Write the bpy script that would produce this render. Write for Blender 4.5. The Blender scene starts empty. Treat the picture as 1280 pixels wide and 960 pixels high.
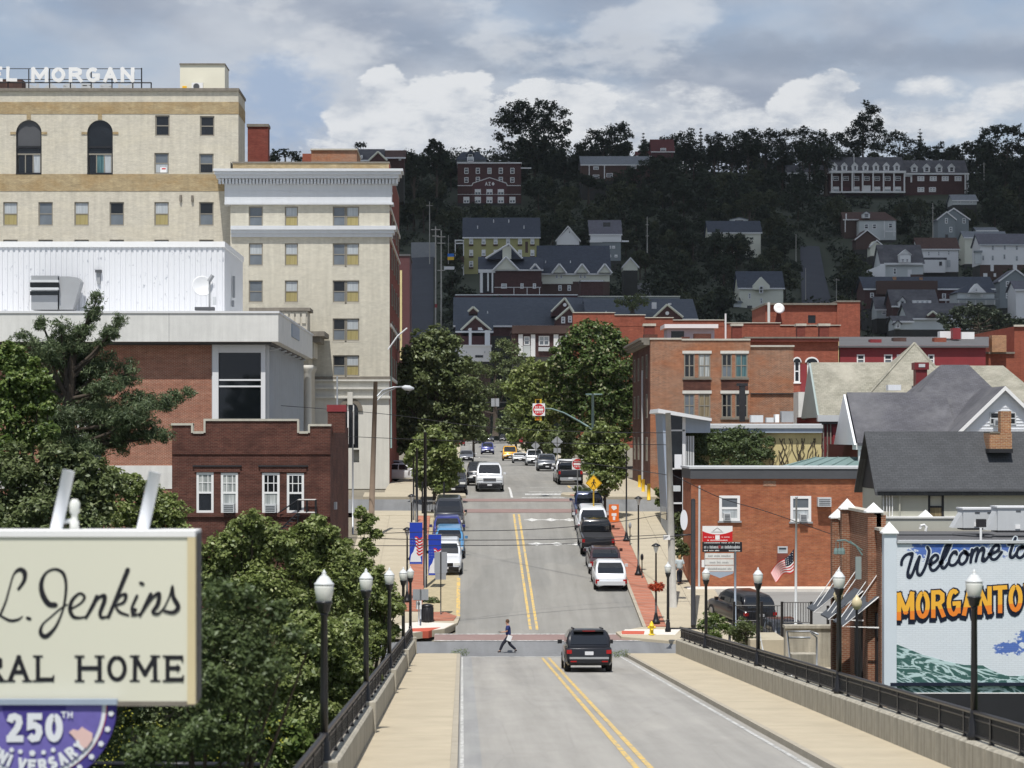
import bpy,math,random
import numpy as np
from mathutils import Vector,Matrix
rnd=random.Random(7)
SC=bpy.context.scene
COL=SC.collection
# ---------------------------------------------------------------- camera, sky, sun
# The street runs along +Y, its vanishing point sits left of and below the picture's centre.
F,VX,VY=3000.0,578.0,545.0          # focal length and vanishing point, in 1280 x 960 photo pixels
cam=bpy.data.cameras.new('camera');camo=bpy.data.objects.new('camera',cam);COL.objects.link(camo)
cam.sensor_width=36;cam.lens=36*F/1280
cam.shift_x=(640-VX)/1280;cam.shift_y=(VY-480)/1280
camo.location=(0,0,0);camo.rotation_euler=(math.radians(90),0,0)
cam.clip_start=1;cam.clip_end=20000
cam.dof.use_dof=True;cam.dof.focus_distance=150;cam.dof.aperture_fstop=2.3
SC.camera=camo
SC.view_settings.view_transform='Standard';SC.view_settings.look='None'
SC.view_settings.exposure=0;SC.view_settings.gamma=1
SUN=Vector((-0.20,-1.0,2.15)).normalized()      # towards the sun
sl=bpy.data.lights.new('sun','SUN');sl.energy=4.6;sl.angle=math.radians(0.5);sl.color=(1,.96,.9)
so=bpy.data.objects.new('sun',sl);COL.objects.link(so)
so.rotation_euler=SUN.to_track_quat('Z','Y').to_euler();so.location=(0,-50,200)

class NT:
    """tiny node-tree writer"""
    def __init__(s,tree):s.t=tree;s.t.nodes.clear()
    def n(s,typ,ins=None,**props):
        nd=s.t.nodes.new(typ)
        for k,v in props.items():setattr(nd,k,v)
        for k,v in (ins or {}).items():s.set(nd,k,v)
        return nd
    def set(s,nd,k,v):
        inp=nd.inputs[k]
        if isinstance(v,bpy.types.NodeSocket):s.t.links.new(v,inp)
        elif isinstance(v,bpy.types.Node):s.t.links.new(v.outputs[0],inp)
        else:
            if isinstance(v,(tuple,list)) and inp.type=='RGBA' and len(v)==3:v=(*v,1)
            inp.default_value=v
    def m(s,op,a,b=0.0,c=0.0):
        nd=s.t.nodes.new('ShaderNodeMath');nd.operation=op
        s.set(nd,0,a);s.set(nd,1,b);s.set(nd,2,c);return nd.outputs[0]
    def vm(s,op,a,b=(0,0,0)):
        nd=s.t.nodes.new('ShaderNodeVectorMath');nd.operation=op
        s.set(nd,0,a);s.set(nd,1,b);return nd.outputs[0]
    def sep(s,v):
        nd=s.n('ShaderNodeSeparateXYZ',{0:v});return nd.outputs
    def comb(s,x,y,z):return s.n('ShaderNodeCombineXYZ',{0:x,1:y,2:z}).outputs[0]
    def noise(s,vec,scale,detail=4,rough=.55,dist=0):
        return s.n('ShaderNodeTexNoise',{'Vector':vec,'Scale':scale,'Detail':detail,'Roughness':rough,'Distortion':dist}).outputs[0]
    def mix(s,f,a,b):
        nd=s.t.nodes.new('ShaderNodeMix');nd.data_type='RGBA'
        s.set(nd,0,f);s.set(nd,6,a);s.set(nd,7,b);return nd.outputs[2]
    def ss(s,x,lo,hi):
        nd=s.t.nodes.new('ShaderNodeMapRange');nd.interpolation_type='SMOOTHSTEP'
        s.set(nd,0,x);s.set(nd,1,lo);s.set(nd,2,hi);s.set(nd,3,0.0);s.set(nd,4,1.0);return nd.outputs[0]

world=bpy.data.worlds.new('World');SC.world=world;world.use_nodes=True
w=NT(world.node_tree)
sky=w.n('ShaderNodeTexSky',sky_type='NISHITA',sun_disc=False)
sky.sun_elevation=math.asin(SUN.z);sky.sun_rotation=math.atan2(SUN.x,SUN.y);sky.altitude=300
g=w.n('ShaderNodeTexCoord').outputs['Generated']
gx,gy,gz=w.sep(w.vm('NORMALIZE',g))
az=w.m('ARCTAN2',gx,gy);el=w.m('ARCSINE',gz)
flat=w.comb(w.m('MULTIPLY',gx,1.0),gy,w.m('MULTIPLY',gz,2.2))
def K(v):return tuple(c*10 for c in v)            # background strength is 0.1
wob=w.noise(flat,42,8,.62)
n1=w.noise(w.vm('ADD',flat,(3.1,1.7,.4)),7,5,.48)
n2=w.noise(w.vm('ADD',flat,(7.7,2.3,5.1)),13,5,.48)
n3=w.noise(w.vm('ADD',flat,(1.2,9.3,2.6)),34,6,.6)
high=w.ss(el,.22,.75)
blue=w.mix(.45,sky.outputs[0],K((.34,.44,.62)))
cover=w.m('MULTIPLY',w.ss(n1,w.m('ADD',.28,w.m('MULTIPLY',high,.2)),w.m('ADD',.52,w.m('MULTIPLY',high,.14))),w.m('SUBTRACT',1.0,w.m('MULTIPLY',high,.35)))
grey=w.mix(w.ss(n2,.36,.62),K((.33,.38,.475)),K((.55,.595,.665)))
col=w.mix(cover,blue,grey)
def ell(a0,e0,ra,re,wa=.55):# one cumulus, its edge broken up by noise
    da=w.m('DIVIDE',w.m('SUBTRACT',az,a0),ra);de=w.m('DIVIDE',w.m('SUBTRACT',el,e0),re)
    r2=w.m('ADD',w.m('MULTIPLY',da,da),w.m('MULTIPLY',de,de))
    return w.m('SUBTRACT',w.m('ADD',1.0,w.m('MULTIPLY',w.m('SUBTRACT',wob,.5),5.2*wa)),r2)
def pxa(px,py):return ((px-VX)/F,(VY-py)/F)
def mx(*a):
    r=a[0]
    for b in a[1:]:r=w.m('MAXIMUM',r,b)
    return r
# dark flat-bottomed bank, then the lit cumulus heads in front of it
for (px,py,rx,ry) in ((760,74,420,34),(1150,84,260,26)):
    a0,e0=pxa(px,py)
    col=w.mix(w.m('MULTIPLY',w.ss(ell(a0,e0,rx/F,ry/F,.5),-.3,1.3),.75),col,K((.30,.355,.45)))
a0,e0=pxa(345,130)
col=w.mix(w.m('MULTIPLY',w.ss(ell(a0,e0,95/F,72/F,.5),-.1,.9),.85),col,K((.35,.455,.63)))
heads=[(445,150,42,40),(478,118,40,34),(560,122,66,36),(560,165,130,46),(690,140,90,40),(640,190,260,36),
         (1010,140,56,34),(1040,112,34,20),(840,134,110,30),(780,160,160,34),(900,165,200,30),(1120,165,200,36),(1165,122,60,20),(1250,135,70,30),(700,120,80,26)]
mask=None
for (px,py,rx,ry) in heads:
    a0,e0=pxa(px,py);e=ell(a0,e0,rx/F,ry/F)
    if px in (840,780,900,1120,1165,1250,700):e=w.m('MULTIPLY',e,.34)
    mask=e if mask is None else w.m('MAXIMUM',mask,e)
white=w.mix(w.ss(w.m('ADD',w.m('ADD',w.m('MULTIPLY',n3,.6),w.m('MULTIPLY',wob,.4)),w.m('MULTIPLY',w.m('SUBTRACT',el,.135),2.6)),.34,.56),K((.47,.52,.60)),K((.77,.79,.815)))
col=w.mix(w.m('MULTIPLY',w.ss(mask,.05,.38),.96),col,white)
# the same kind of heads all round the horizon, outside the picture too
round_=w.m('MULTIPLY',w.ss(w.noise(w.vm('ADD',flat,(5,5,5)),9,7,.58),.54,.62),w.m('MULTIPLY',w.ss(el,.45,.1),.55))
col=w.mix(round_,col,white)
lowh=w.ss(el,.07,-.01)
col=w.mix(w.m('MULTIPLY',lowh,.4),col,K((.52,.57,.65)))
bg=w.n('ShaderNodeBackground',{'Color':col,'Strength':.1})
w.t.links.new(bg.outputs[0],w.n('ShaderNodeOutputWorld').inputs[0])

# ---------------------------------------------------------------- materials
MATS={}
def base(name):
    m=bpy.data.materials.new(name);m.use_nodes=True;MATS[name]=m
    t=NT(m.node_tree)
    out=t.n('ShaderNodeOutputMaterial');bs=t.n('ShaderNodeBsdfPrincipled')
    t.t.links.new(bs.outputs[0],out.inputs[0])
    oc=t.n('ShaderNodeTexCoord').outputs['Object']
    return m,t,bs,oc,out
def flatmat(name,c,rough=.7,var=.18,scale=1.3,metal=0,spec=.4,streak=0,bump=0,emis=None):
    m,t,bs,oc,out=base(name)
    n=t.noise(oc,scale,6,.62)
    k=t.m('ADD',1-var,t.m('MULTIPLY',n,2*var))
    if streak:# rain streaks down a wall
        sv=t.vm('MULTIPLY',oc,(2.6,2.6,.18));k=t.m('MULTIPLY',k,t.m('ADD',1-streak,t.m('MULTIPLY',t.noise(sv,1.6,5,.6),2*streak)))
    col_=t.vm('SCALE',tuple(c));t.set(col_.node,3,k)
    t.set(bs,'Base Color',col_);bs.inputs['Roughness'].default_value=rough
    bs.inputs['Metallic'].default_value=metal;bs.inputs['Specular IOR Level'].default_value=spec
    if bump:
        b=t.n('ShaderNodeBump',{'Height':t.noise(oc,scale*8,5,.6),'Strength':bump,'Distance':.03});t.set(bs,'Normal',b)
    return m
def brick(name,c1,c2,mortar,patch=None,pamt=.5,pscale=.25,bw=.22,bh=.075,rough=.9,dark=0.0,msize=.012,amp=1.0):
    m,t,bs,oc,out=base(name)
    x,y,z=t.sep(oc);v=t.comb(t.m('ADD',x,y),z,0.0)
    b=t.n('ShaderNodeTexBrick',{'Vector':v,'Color1':c1,'Color2':c2,'Mortar':mortar,'Scale':1.0,'Mortar Size':msize,'Mortar Smooth':.3,'Bias':0.0,'Brick Width':bw,'Row Height':bh})
    cc=b.outputs[0]
    vs=t.vm('MULTIPLY',v,(1,2.2,1))
    if patch:cc=t.mix(t.m('MULTIPLY',t.ss(t.noise(vs,pscale,7,.7),.42,.64),pamt),cc,patch)
    k=t.m('ADD',1-.58*amp,t.m('MULTIPLY',t.noise(vs,1.1,8,.78),1.16*amp))
    k=t.m('MULTIPLY',k,t.m('ADD',1-.42*amp,t.m('MULTIPLY',t.noise(t.vm('MULTIPLY',v,(2.2,6.5,1)),1.3,5,.7),.84*amp)))
    k=t.m('MULTIPLY',k,t.m('ADD',.8,t.m('MULTIPLY',t.noise(t.vm('MULTIPLY',v,(3,.25,1)),1.0,4),.4)))
    sc=t.vm('SCALE',cc);t.set(sc.node,3,k);t.set(bs,'Base Color',sc)
    bs.inputs['Roughness'].default_value=rough;bs.inputs['Specular IOR Level'].default_value=.25
    bp=t.n('ShaderNodeBump',{'Height':b.outputs[1],'Strength':.5,'Distance':.01});bp.invert=True;t.set(bs,'Normal',bp)
    return m
def shingle(name,c1,c2,row=.16,wid=.3,patch=None,rough=.9):
    m,t,bs,oc,out=base(name)
    x,y,z=t.sep(oc);v=t.comb(x,t.m('ADD',t.m('MULTIPLY',y,.8),t.m('MULTIPLY',z,.8)),0.0)
    b=t.n('ShaderNodeTexBrick',{'Vector':v,'Color1':c1,'Color2':c2,'Mortar':tuple(q*.55 for q in c1),'Scale':1.0,'Mortar Size':.012,'Brick Width':wid,'Row Height':row})
    cc=b.outputs[0]
    if patch:cc=t.mix(t.ss(t.noise(oc,.35,6,.65),.4,.7),cc,patch)
    k=t.m('ADD',.6,t.m('MULTIPLY',t.noise(oc,.9,8,.75),.8));sc=t.vm('SCALE',cc);t.set(sc.node,3,k)
    t.set(bs,'Base Color',sc);bs.inputs['Roughness'].default_value=rough
    return m
def glass(name,c,rough=.06,spec=.6,cur=None):
    m,t,bs,oc,out=base(name)
    x,y,z=t.sep(oc)
    if cur:# curtain or blind folds behind the pane
        n=t.noise(t.comb(t.m('MULTIPLY',t.m('ADD',x,y),9.0),t.m('MULTIPLY',z,.6),0.0),1.0,3);cc=t.mix(t.ss(n,.3,.7),c,cur)
    else:cc=t.mix(t.noise(oc,.9,3),tuple(q*.6 for q in c),tuple(q*1.5 for q in c))
    t.set(bs,'Base Color',cc);bs.inputs['Roughness'].default_value=rough;bs.inputs['Specular IOR Level'].default_value=spec
    return m
def leafmat(name,dark,light,tip=None,trans=.28,tipamt=.12):
    m,t,bs,oc,out=base(name)
    r=t.n('ShaderNodeNewGeometry').outputs['Random Per Island']
    cc=t.mix(r,dark,light)
    if tip:cc=t.mix(t.m('MULTIPLY',t.ss(r,1-tipamt,1-tipamt*.5),.9),cc,tip)
    k=t.m('ADD',.65,t.m('MULTIPLY',t.noise(oc,.45,4),.7));sc=t.vm('SCALE',cc);t.set(sc.node,3,k)
    ds=t.n('ShaderNodeBsdfDiffuse',{0:sc});tr=t.n('ShaderNodeBsdfTranslucent',{0:sc});gl=t.n('ShaderNodeBsdfGlossy',{0:(.5,.55,.5),'Roughness':.45})
    a=t.n('ShaderNodeMixShader',{0:trans,1:ds.outputs[0],2:tr.outputs[0]})
    b=t.n('ShaderNodeMixShader',{0:.045,1:a.outputs[0],2:gl.outputs[0]})
    t.t.nodes.remove(bs);t.t.links.new(b.outputs[0],out.inputs[0]);return m
fm=flatmat
fm('asphalt',(.235,.235,.225),.95,.13,.35,bump=.2)
def roadmat(name,c,tint):
    m,t,bs,oc,out=base(name)
    x,y,z=t.sep(oc)
    lane=t.noise(t.comb(t.m('MULTIPLY',x,1.1),t.m('MULTIPLY',y,.035),0.0),1.0,5,.6)      # wheel paths run along the street
    spot=t.noise(t.comb(x,t.m('MULTIPLY',y,.35),0.0),.8,7,.7);fine=t.noise(oc,22,4,.7)
    k=t.m('ADD',.34,t.m('ADD',t.m('MULTIPLY',lane,.74),t.m('ADD',t.m('MULTIPLY',spot,.4),t.m('MULTIPLY',fine,.16))))
    crack=t.n('ShaderNodeTexVoronoi',{'Vector':t.comb(t.m('MULTIPLY',x,.35),t.m('MULTIPLY',t.m('ADD',y,t.m('MULTIPLY',spot,3.0)),.12),0.0),'Scale':1.0},feature='DISTANCE_TO_EDGE').outputs[0]
    k=t.m('MULTIPLY',k,t.m('ADD',.93,t.m('MULTIPLY',t.ss(crack,.0,.012),.07)))
    patch=t.ss(t.noise(t.comb(t.m('MULTIPLY',x,.25),t.m('MULTIPLY',y,.06),0.0),1.0,2),.5,.53)
    cc=t.mix(t.m('MULTIPLY',patch,.5),c,tint);sc=t.vm('SCALE',cc);t.set(sc.node,3,k)
    t.set(bs,'Base Color',sc);bs.inputs['Roughness'].default_value=.93
    t.set(bs,'Normal',t.n('ShaderNodeBump',{'Height':fine,'Strength':.25,'Distance':.02}));return m
roadmat('road',(.25,.243,.222),(.205,.203,.19));roadmat('roadb',(.325,.312,.285),(.29,.28,.26));roadmat('roadx',(.19,.195,.2),(.16,.165,.17))
roadmat('roadf',(.30,.30,.29),(.25,.25,.25))
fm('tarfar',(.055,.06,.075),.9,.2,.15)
fm('walk',(.43,.38,.285),.9,.2,.8,streak=.05);fm('walkb',(.45,.39,.285),.92,.22,.7,bump=.2);fm('kerb',(.38,.34,.27),.9,.3,2.2)
fm('parapet',(.36,.335,.275),.95,.35,1.6,streak=.75,bump=.4)
brick('redpave',(.42,.17,.11),(.36,.14,.09),(.36,.19,.14),bw=.2,bh=.1)
fm('redwalk',(.25,.175,.16),.9,.2,1);fm('warn',(.48,.10,.06),.8,.15,2);fm('whiteconc',(.66,.62,.56),.9,.15,1.5)
fm('paver',(.40,.34,.22),.9,.3,2.5)
def wornpaint(name,c,ground=(.28,.28,.27),lo=.34):
    m,t,bs,oc,out=base(name)
    n=t.noise(oc,5,8,.75);t.set(bs,'Base Color',t.mix(t.ss(n,lo,lo+.14),ground,c));bs.inputs['Roughness'].default_value=.8
wornpaint('ypaint',(.66,.45,.12),lo=.40);wornpaint('wpaint',(.66,.66,.64),lo=.38);wornpaint('wpaint2',(.6,.6,.58),lo=.42)
fm('yellow',(.80,.50,.03),.5,.06);fm('signyellow',(.85,.48,.02),.4,.04);fm('orange',(.75,.16,.02),.5,.08)
fm('black',(.012,.012,.014),.38,.2,spec=.5);fm('blackm',(.02,.02,.023),.6,.3);fm('rail',(.016,.016,.019),.35,.3,3,spec=.5)
fm('tyre',(.015,.015,.015),.9,.2);fm('rim',(.35,.35,.36),.3,.1,metal=.8)
fm('steel',(.42,.44,.46),.45,.15,metal=.5,streak=.1);fm('grey',(.30,.31,.32),.6,.15);fm('dgrey',(.075,.078,.085),.6,.2);fm('lgrey',(.52,.54,.55),.6,.1,streak=.08)
fm('white',(.80,.80,.79),.6,.05,streak=.05);fm('cream',(.74,.71,.58),.5,.05);fm('offwhite',(.67,.67,.64),.7,.16,streak=.16)
fm('panelw',(.70,.71,.72),.6,.04,.5,streak=.05)
fm('signcream',(.70,.69,.565),.35,.035,.3)
fm('hotelw',(.60,.62,.64),.6,.06,streak=.08);fm('bluegrey',(.33,.39,.47),.5,.1,streak=.1)
brick('creambrick',(.60,.57,.485),(.52,.49,.415),(.53,.48,.38),(.60,.55,.43),.5,.18,amp=.5)
brick('creambrick2',(.61,.585,.505),(.55,.525,.45),(.52,.48,.37),(.60,.56,.46),.4,.2,amp=.42)
brick('tanbrick',(.43,.345,.21),(.36,.285,.175),(.36,.28,.16),(.33,.22,.10),.6,.35)
brick('redbrick',(.34,.115,.065),(.26,.080,.046),(.40,.29,.22),(.26,.09,.055),.3,.3,msize=.016)
brick('darkbrick',(.125,.042,.03),(.08,.027,.02),(.15,.09,.07),(.05,.022,.018),.6,.3)
brick('orangebrick',(.43,.145,.06),(.34,.10,.045),(.30,.17,.11),(.27,.085,.045),.7,.22)
brick('tallbrick',(.36,.15,.08),(.22,.09,.055),(.34,.25,.18),(.36,.12,.045),.6,.16,msize=.018)
brick('theatrebrick',(.29,.115,.062),(.22,.085,.048),(.36,.27,.19),(.17,.07,.045),.4,.35)
brick('redwall',(.22,.055,.04),(.18,.045,.034),(.18,.06,.045),(.24,.09,.065),.5,.2)
brick('chimbrick',(.45,.22,.10),(.32,.13,.07),(.50,.38,.25),(.20,.12,.08),.4,.8)
brick('farbrick',(.33,.095,.055),(.26,.075,.045),(.27,.10,.07),(.24,.07,.045),.6,.12)
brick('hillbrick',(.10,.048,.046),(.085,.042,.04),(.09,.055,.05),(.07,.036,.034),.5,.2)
fm('burgundy',(.16,.018,.022),.55,.2);fm('hmaroon',(.095,.034,.036),.6,.2);fm('maroon',(.115,.02,.022),.6,.25);fm('redpaint',(.23,.03,.035),.6,.15,streak=.1)
fm('yellowwall',(.62,.53,.27),.85,.15,.7,streak=.2);fm('stone',(.50,.47,.40),.9,.2,1.2,streak=.25);fm('stonew',(.62,.61,.56),.8,.12,1,streak=.15);fm('stonedark',(.20,.18,.15),.9,.3,2,streak=.3)
fm('putty',(.42,.42,.36),.75,.06,streak=.08);fm('siding',(.74,.76,.79),.6,.05,streak=.06);fm('greenmetal',(.17,.25,.24),.5,.15,streak=.1)
fm('ldgreen',(.30,.36,.35),.6,.1)
shingle('shdark',(.07,.074,.08),(.055,.058,.063),.13,.24);shingle('shslate',(.10,.10,.115),(.075,.075,.085),patch=(.13,.13,.14))
shingle('shgreen',(.30,.29,.235),(.22,.21,.165),.2,.3,patch=(.36,.34,.28));shingle('shnavy',(.065,.078,.105),(.05,.06,.085),.3,.6);shingle('shblue',(.09,.105,.13),(.07,.085,.11),.3,.6)
shingle('shgrey',(.15,.15,.18),(.12,.12,.145),.3,.6);shingle('shbrown',(.10,.055,.045),(.07,.04,.035),.3,.6);shingle('shred',(.13,.035,.035),(.10,.03,.03),.3,.6);shingle('shlight',(.22,.24,.27),(.18,.20,.22),.3,.6)
fm('hwhite',(.80,.80,.79),.7,.05,.4,streak=.05);fm('hcream',(.74,.74,.62),.7,.06,.4);fm('hyellow',(.38,.36,.16),.8,.08,.4);fm('hgrey',(.24,.27,.28),.8,.08,.4);fm('hpale',(.58,.61,.60),.8,.08,.4);fm('hbrown',(.09,.055,.045),.8,.15,.4)
fm('flatroof',(.10,.10,.105),.9,.25,.4);fm('roofwhite',(.55,.56,.57),.7,.1)
glass('pdark',(.012,.014,.017));glass('pgrey',(.13,.15,.17));glass('pcurt',(.22,.24,.24),cur=(.50,.52,.50));glass('plight',(.35,.38,.40),.2,cur=(.46,.49,.50));glass('pyel',(.30,.25,.10),.2,cur=(.38,.32,.14));glass('ptan',(.14,.11,.06),cur=(.30,.24,.14));glass('pblack',(.006,.008,.01),.04);glass('pteal',(.03,.08,.09),cur=(.10,.20,.21))
fm('carglass',(.012,.014,.017),.05,.1,spec=.8)
fm('winframe',(.24,.22,.18),.7,.15,2);fm('winframed',(.10,.085,.075),.7,.2,2)
fm('wood',(.20,.15,.11),.9,.3,2,streak=.3);fm('woodgrey',(.40,.385,.35),.9,.25,2,streak=.35);fm('trunk',(.07,.055,.042),.95,.35,3,bump=.6)
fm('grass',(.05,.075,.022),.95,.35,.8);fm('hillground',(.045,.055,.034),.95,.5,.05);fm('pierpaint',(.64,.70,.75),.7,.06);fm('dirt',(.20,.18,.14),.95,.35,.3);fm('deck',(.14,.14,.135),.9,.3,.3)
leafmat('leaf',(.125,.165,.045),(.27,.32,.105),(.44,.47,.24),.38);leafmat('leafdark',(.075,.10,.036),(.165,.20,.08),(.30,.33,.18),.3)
leafmat('leafbright',(.06,.105,.022),(.18,.24,.06),(.36,.42,.18),.34);leafmat('pine',(.05,.075,.035),(.13,.17,.08),(.21,.25,.13),.2)
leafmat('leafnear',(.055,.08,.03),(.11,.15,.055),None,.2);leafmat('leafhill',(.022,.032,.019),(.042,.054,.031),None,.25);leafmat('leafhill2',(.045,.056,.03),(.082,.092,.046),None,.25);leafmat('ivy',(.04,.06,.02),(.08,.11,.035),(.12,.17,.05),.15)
leafmat('flower',(.35,.03,.015),(.55,.10,.03),None,.2);leafmat('yflower',(.5,.5,.05),(.7,.68,.1),None,.2);leafmat('pinktree',(.045,.085,.018),(.14,.19,.055),(.27,.26,.15),.28,.2)
fm('red',(.55,.015,.02),.45,.06);fm('navy',(.02,.035,.20),.5,.1);fm('bannerblue',(.015,.05,.42),.5,.08);fm('ukblue',(.03,.18,.60),.6,.05)
fm('tail',(.35,.01,.01),.25,.1);fm('lamp',(.75,.77,.76),.25,.05);fm('plate',(.65,.66,.68),.5,.05);fm('ink',(.012,.012,.016),.5,.1);fm('inkblue',(.02,.026,.045),.95,.05,spec=.1);fm('inkgrey',(.30,.30,.30),.6,.1)
fm('globe',(.70,.71,.66),.22,.06,spec=.6);fm('globecream',(.62,.53,.33),.4,.1);fm('globecap',(.62,.64,.64),.35,.08)
fm('skin',(.50,.27,.18),.6,.05);fm('hairbrown',(.10,.055,.03),.8,.2);fm('hairblond',(.48,.32,.13),.8,.2);fm('shirtblue',(.03,.045,.16),.9,.1);fm('trousers',(.02,.022,.035),.9,.1);fm('shirtlight',(.42,.48,.50),.9,.1)
fm('cloth_slate',(.075,.085,.10),.8,.15);fm('hydrant',(.85,.60,.03),.5,.1)
def carpaint(name,c,metal=.2):
    m,t,bs,oc,out=base(name);bs.inputs['Base Color'].default_value=(*c,1);bs.inputs['Roughness'].default_value=.28;bs.inputs['Metallic'].default_value=metal;bs.inputs['Coat Weight'].default_value=.6;bs.inputs['Coat Roughness'].default_value=.05
for k_,c_ in dict(cblack=(.012,.012,.015),cwhite=(.74,.76,.78),cnavy=(.016,.03,.10),cnavy2=(.03,.04,.22),csky=(.10,.30,.55),csilver=(.34,.36,.38),cgrey=(.12,.13,.15),cyellow=(.75,.38,.02),cred=(.30,.012,.015),cdark=(.03,.032,.04),cmaroon=(.05,.02,.025)).items():carpaint(k_,c_)
def M(n):return MATS[n]
# corrugated, peeling white metal
m_,t_,b_,oc_,o_=base('corrugated')
x_,y_,z_=t_.sep(oc_)
pe=t_.ss(t_.noise(t_.comb(t_.m('MULTIPLY',t_.m('ADD',x_,y_),3.5),t_.m('MULTIPLY',z_,1.2),0.0),1.6,7,.7),.57,.66)
band=t_.ss(t_.noise(t_.comb(t_.m('MULTIPLY',x_,.3),t_.m('MULTIPLY',z_,1.1),0.0),1.3,3),.44,.58)
t_.set(b_,'Base Color',t_.mix(t_.m('MULTIPLY',pe,band),(.69,.70,.72),(.34,.36,.40)));b_.inputs['Roughness'].default_value=.6
# ---------------------------------------------------------------- mesh helpers
def P(px,py,d):return Vector(((px-VX)*d/F,d,(VY-py)*d/F))
def X(px,d):return (px-VX)*d/F
def Z(py,d):return (VY-py)*d/F
ORG={}
class MB:
    def __init__(s):s.v=[];s.f=[]
    def add(s,vs,fs):
        k=len(s.v);s.v+=[tuple(p) for p in vs];s.f+=[tuple(i+k for i in f) for f in fs];return s
    def poly(s,*pts):return s.add(pts,[range(len(pts))])
    def box(s,x0,x1,y0,y1,z0,z1):
        return s.add([(x0,y0,z0),(x1,y0,z0),(x1,y1,z0),(x0,y1,z0),(x0,y0,z1),(x1,y0,z1),(x1,y1,z1),(x0,y1,z1)],
                     [(0,3,2,1),(4,5,6,7),(0,1,5,4),(1,2,6,5),(2,3,7,6),(3,0,4,7)])
    def pbox(s,px0,px1,py0,py1,d,out=0.0,back=.1):# photo rectangle lying at distance d
        return s.box(X(px0,d),X(px1,d),d-out,d+back,Z(py1,d),Z(py0,d))
    def prism(s,pts,y0,y1):# polygon in x,z extruded along y (counter-clockwise seen from the front)
        n=len(pts);vs=[(x,y0,z) for x,z in pts]+[(x,y1,z) for x,z in pts]
        return s.add(vs,[tuple(range(n)),tuple(range(2*n-1,n-1,-1))]+[((i+1)%n,i,n+i,n+(i+1)%n) for i in range(n)])
    def xprism(s,pts,x0,x1):# polygon in y,z extruded along x
        n=len(pts);vs=[(x0,y,z) for y,z in pts]+[(x1,y,z) for y,z in pts]
        return s.add(vs,[tuple(range(n)),tuple(range(2*n-1,n-1,-1))]+[((i+1)%n,i,n+i,n+(i+1)%n) for i in range(n)])
    def tube(s,pts,r,n=6,cap=True):
        pts=[Vector(p) for p in pts];R=r if isinstance(r,(list,tuple)) else [r]*len(pts);k=len(s.v)
        for i,p in enumerate(pts):
            t=(pts[min(i+1,len(pts)-1)]-pts[max(i-1,0)]).normalized()
            a=t.cross(Vector((0,0,1)) if abs(t.z)<.9 else Vector((0,1,0))).normalized();b=t.cross(a)
            for j in range(n):
                q=2*math.pi*j/n;s.v.append(tuple(p+(a*math.cos(q)+b*math.sin(q))*R[i]))
        for i in range(len(pts)-1):
            for j in range(n):s.f.append((k+i*n+j,k+i*n+(j+1)%n,k+(i+1)*n+(j+1)%n,k+(i+1)*n+j))
        if cap:s.f.append(tuple(range(k,k+n)));s.f.append(tuple(range(len(s.v)-1,len(s.v)-n-1,-1)))
        return s
    def lathe(s,prof,c=(0,0,0),n=14,sx=1,sy=1):
        k=len(s.v)
        for r,z in prof:
            for j in range(n):
                q=2*math.pi*j/n;s.v.append((c[0]+r*math.cos(q)*sx,c[1]+r*math.sin(q)*sy,c[2]+z))
        for i in range(len(prof)-1):
            for j in range(n):s.f.append((k+i*n+j,k+i*n+(j+1)%n,k+(i+1)*n+(j+1)%n,k+(i+1)*n+j))
        s.f.append(tuple(range(k+n-1,k-1,-1)));s.f.append(tuple(range(len(s.v)-n,len(s.v))))
        return s
    def disc_y(s,cx,cz,r,y0,y1,n=16,rz=None):# disc facing the camera
        return s.prism([(cx+r*math.cos(2*math.pi*i/n),cz+(rz or r)*math.sin(2*math.pi*i/n)) for i in range(n)],y0,y1)
    def mesh(s,name,mat,off=(0,0,0),smooth=False):
        me=bpy.data.meshes.new(name);o=Vector(off)
        me.from_pydata([tuple(Vector(p)-o) for p in s.v],[],s.f);me.materials.append(M(mat) if isinstance(mat,str) else mat)
        if smooth:
            for p in me.polygons:p.use_smooth=True
        return me
    def build(s,name,mat,parent=None,loc=None,smooth=False,kind=None,label=None,cat=None,group=None):
        if loc is None and parent is None and kind != 'structure':
            a=np.array(s.v);lo=a.min(0);hi=a.max(0);loc=((lo[0]+hi[0])/2,(lo[1]+hi[1])/2,lo[2])
        org=ORG.get(parent.name,Vector((0,0,0))) if parent is not None else Vector(loc or (0,0,0))
        o=link(name,s.mesh(name,mat,org,smooth),parent)
        if parent is None:o.location=org
        ORG[o.name]=org
        tag(o,label,cat,group,kind);return o
def link(name,me,parent=None):
    o=bpy.data.objects.new(name,me);COL.objects.link(o)
    if parent is not None:o.parent=parent
    return o
def tag(o,label=None,cat=None,group=None,kind=None):
    if label:o['label']=label
    if cat:o['category']=cat
    if group:o['group']=group
    if kind:o['kind']=kind
    return o
def thing(name,label,cat,loc=(0,0,0),rz=0,group=None):
    o=link(name,None);o.location=loc;o.rotation_euler=(0,0,rz);o.empty_display_size=.3
    tag(o,label,cat,group);ORG[o.name]=Vector(loc);return o
def local(name,label,cat,group=None):# a prototype built round its own origin
    o=link(name,None);tag(o,label,cat,group);ORG[o.name]=Vector((0,0,0));return o
def dup(root,loc,rz=0,label=None,scale=None):
    def cp(o,par):
        c=o.copy();COL.objects.link(c);c.parent=par
        for ch in KIDS.get(o.name,[]):cp(ch,c)
        return c
    kids(root);r=cp(root,None);r.location=loc;r.rotation_euler=(0,0,rz)
    if label:r['label']=label
    if scale:r.scale=scale
    return r
KIDS={}
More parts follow.
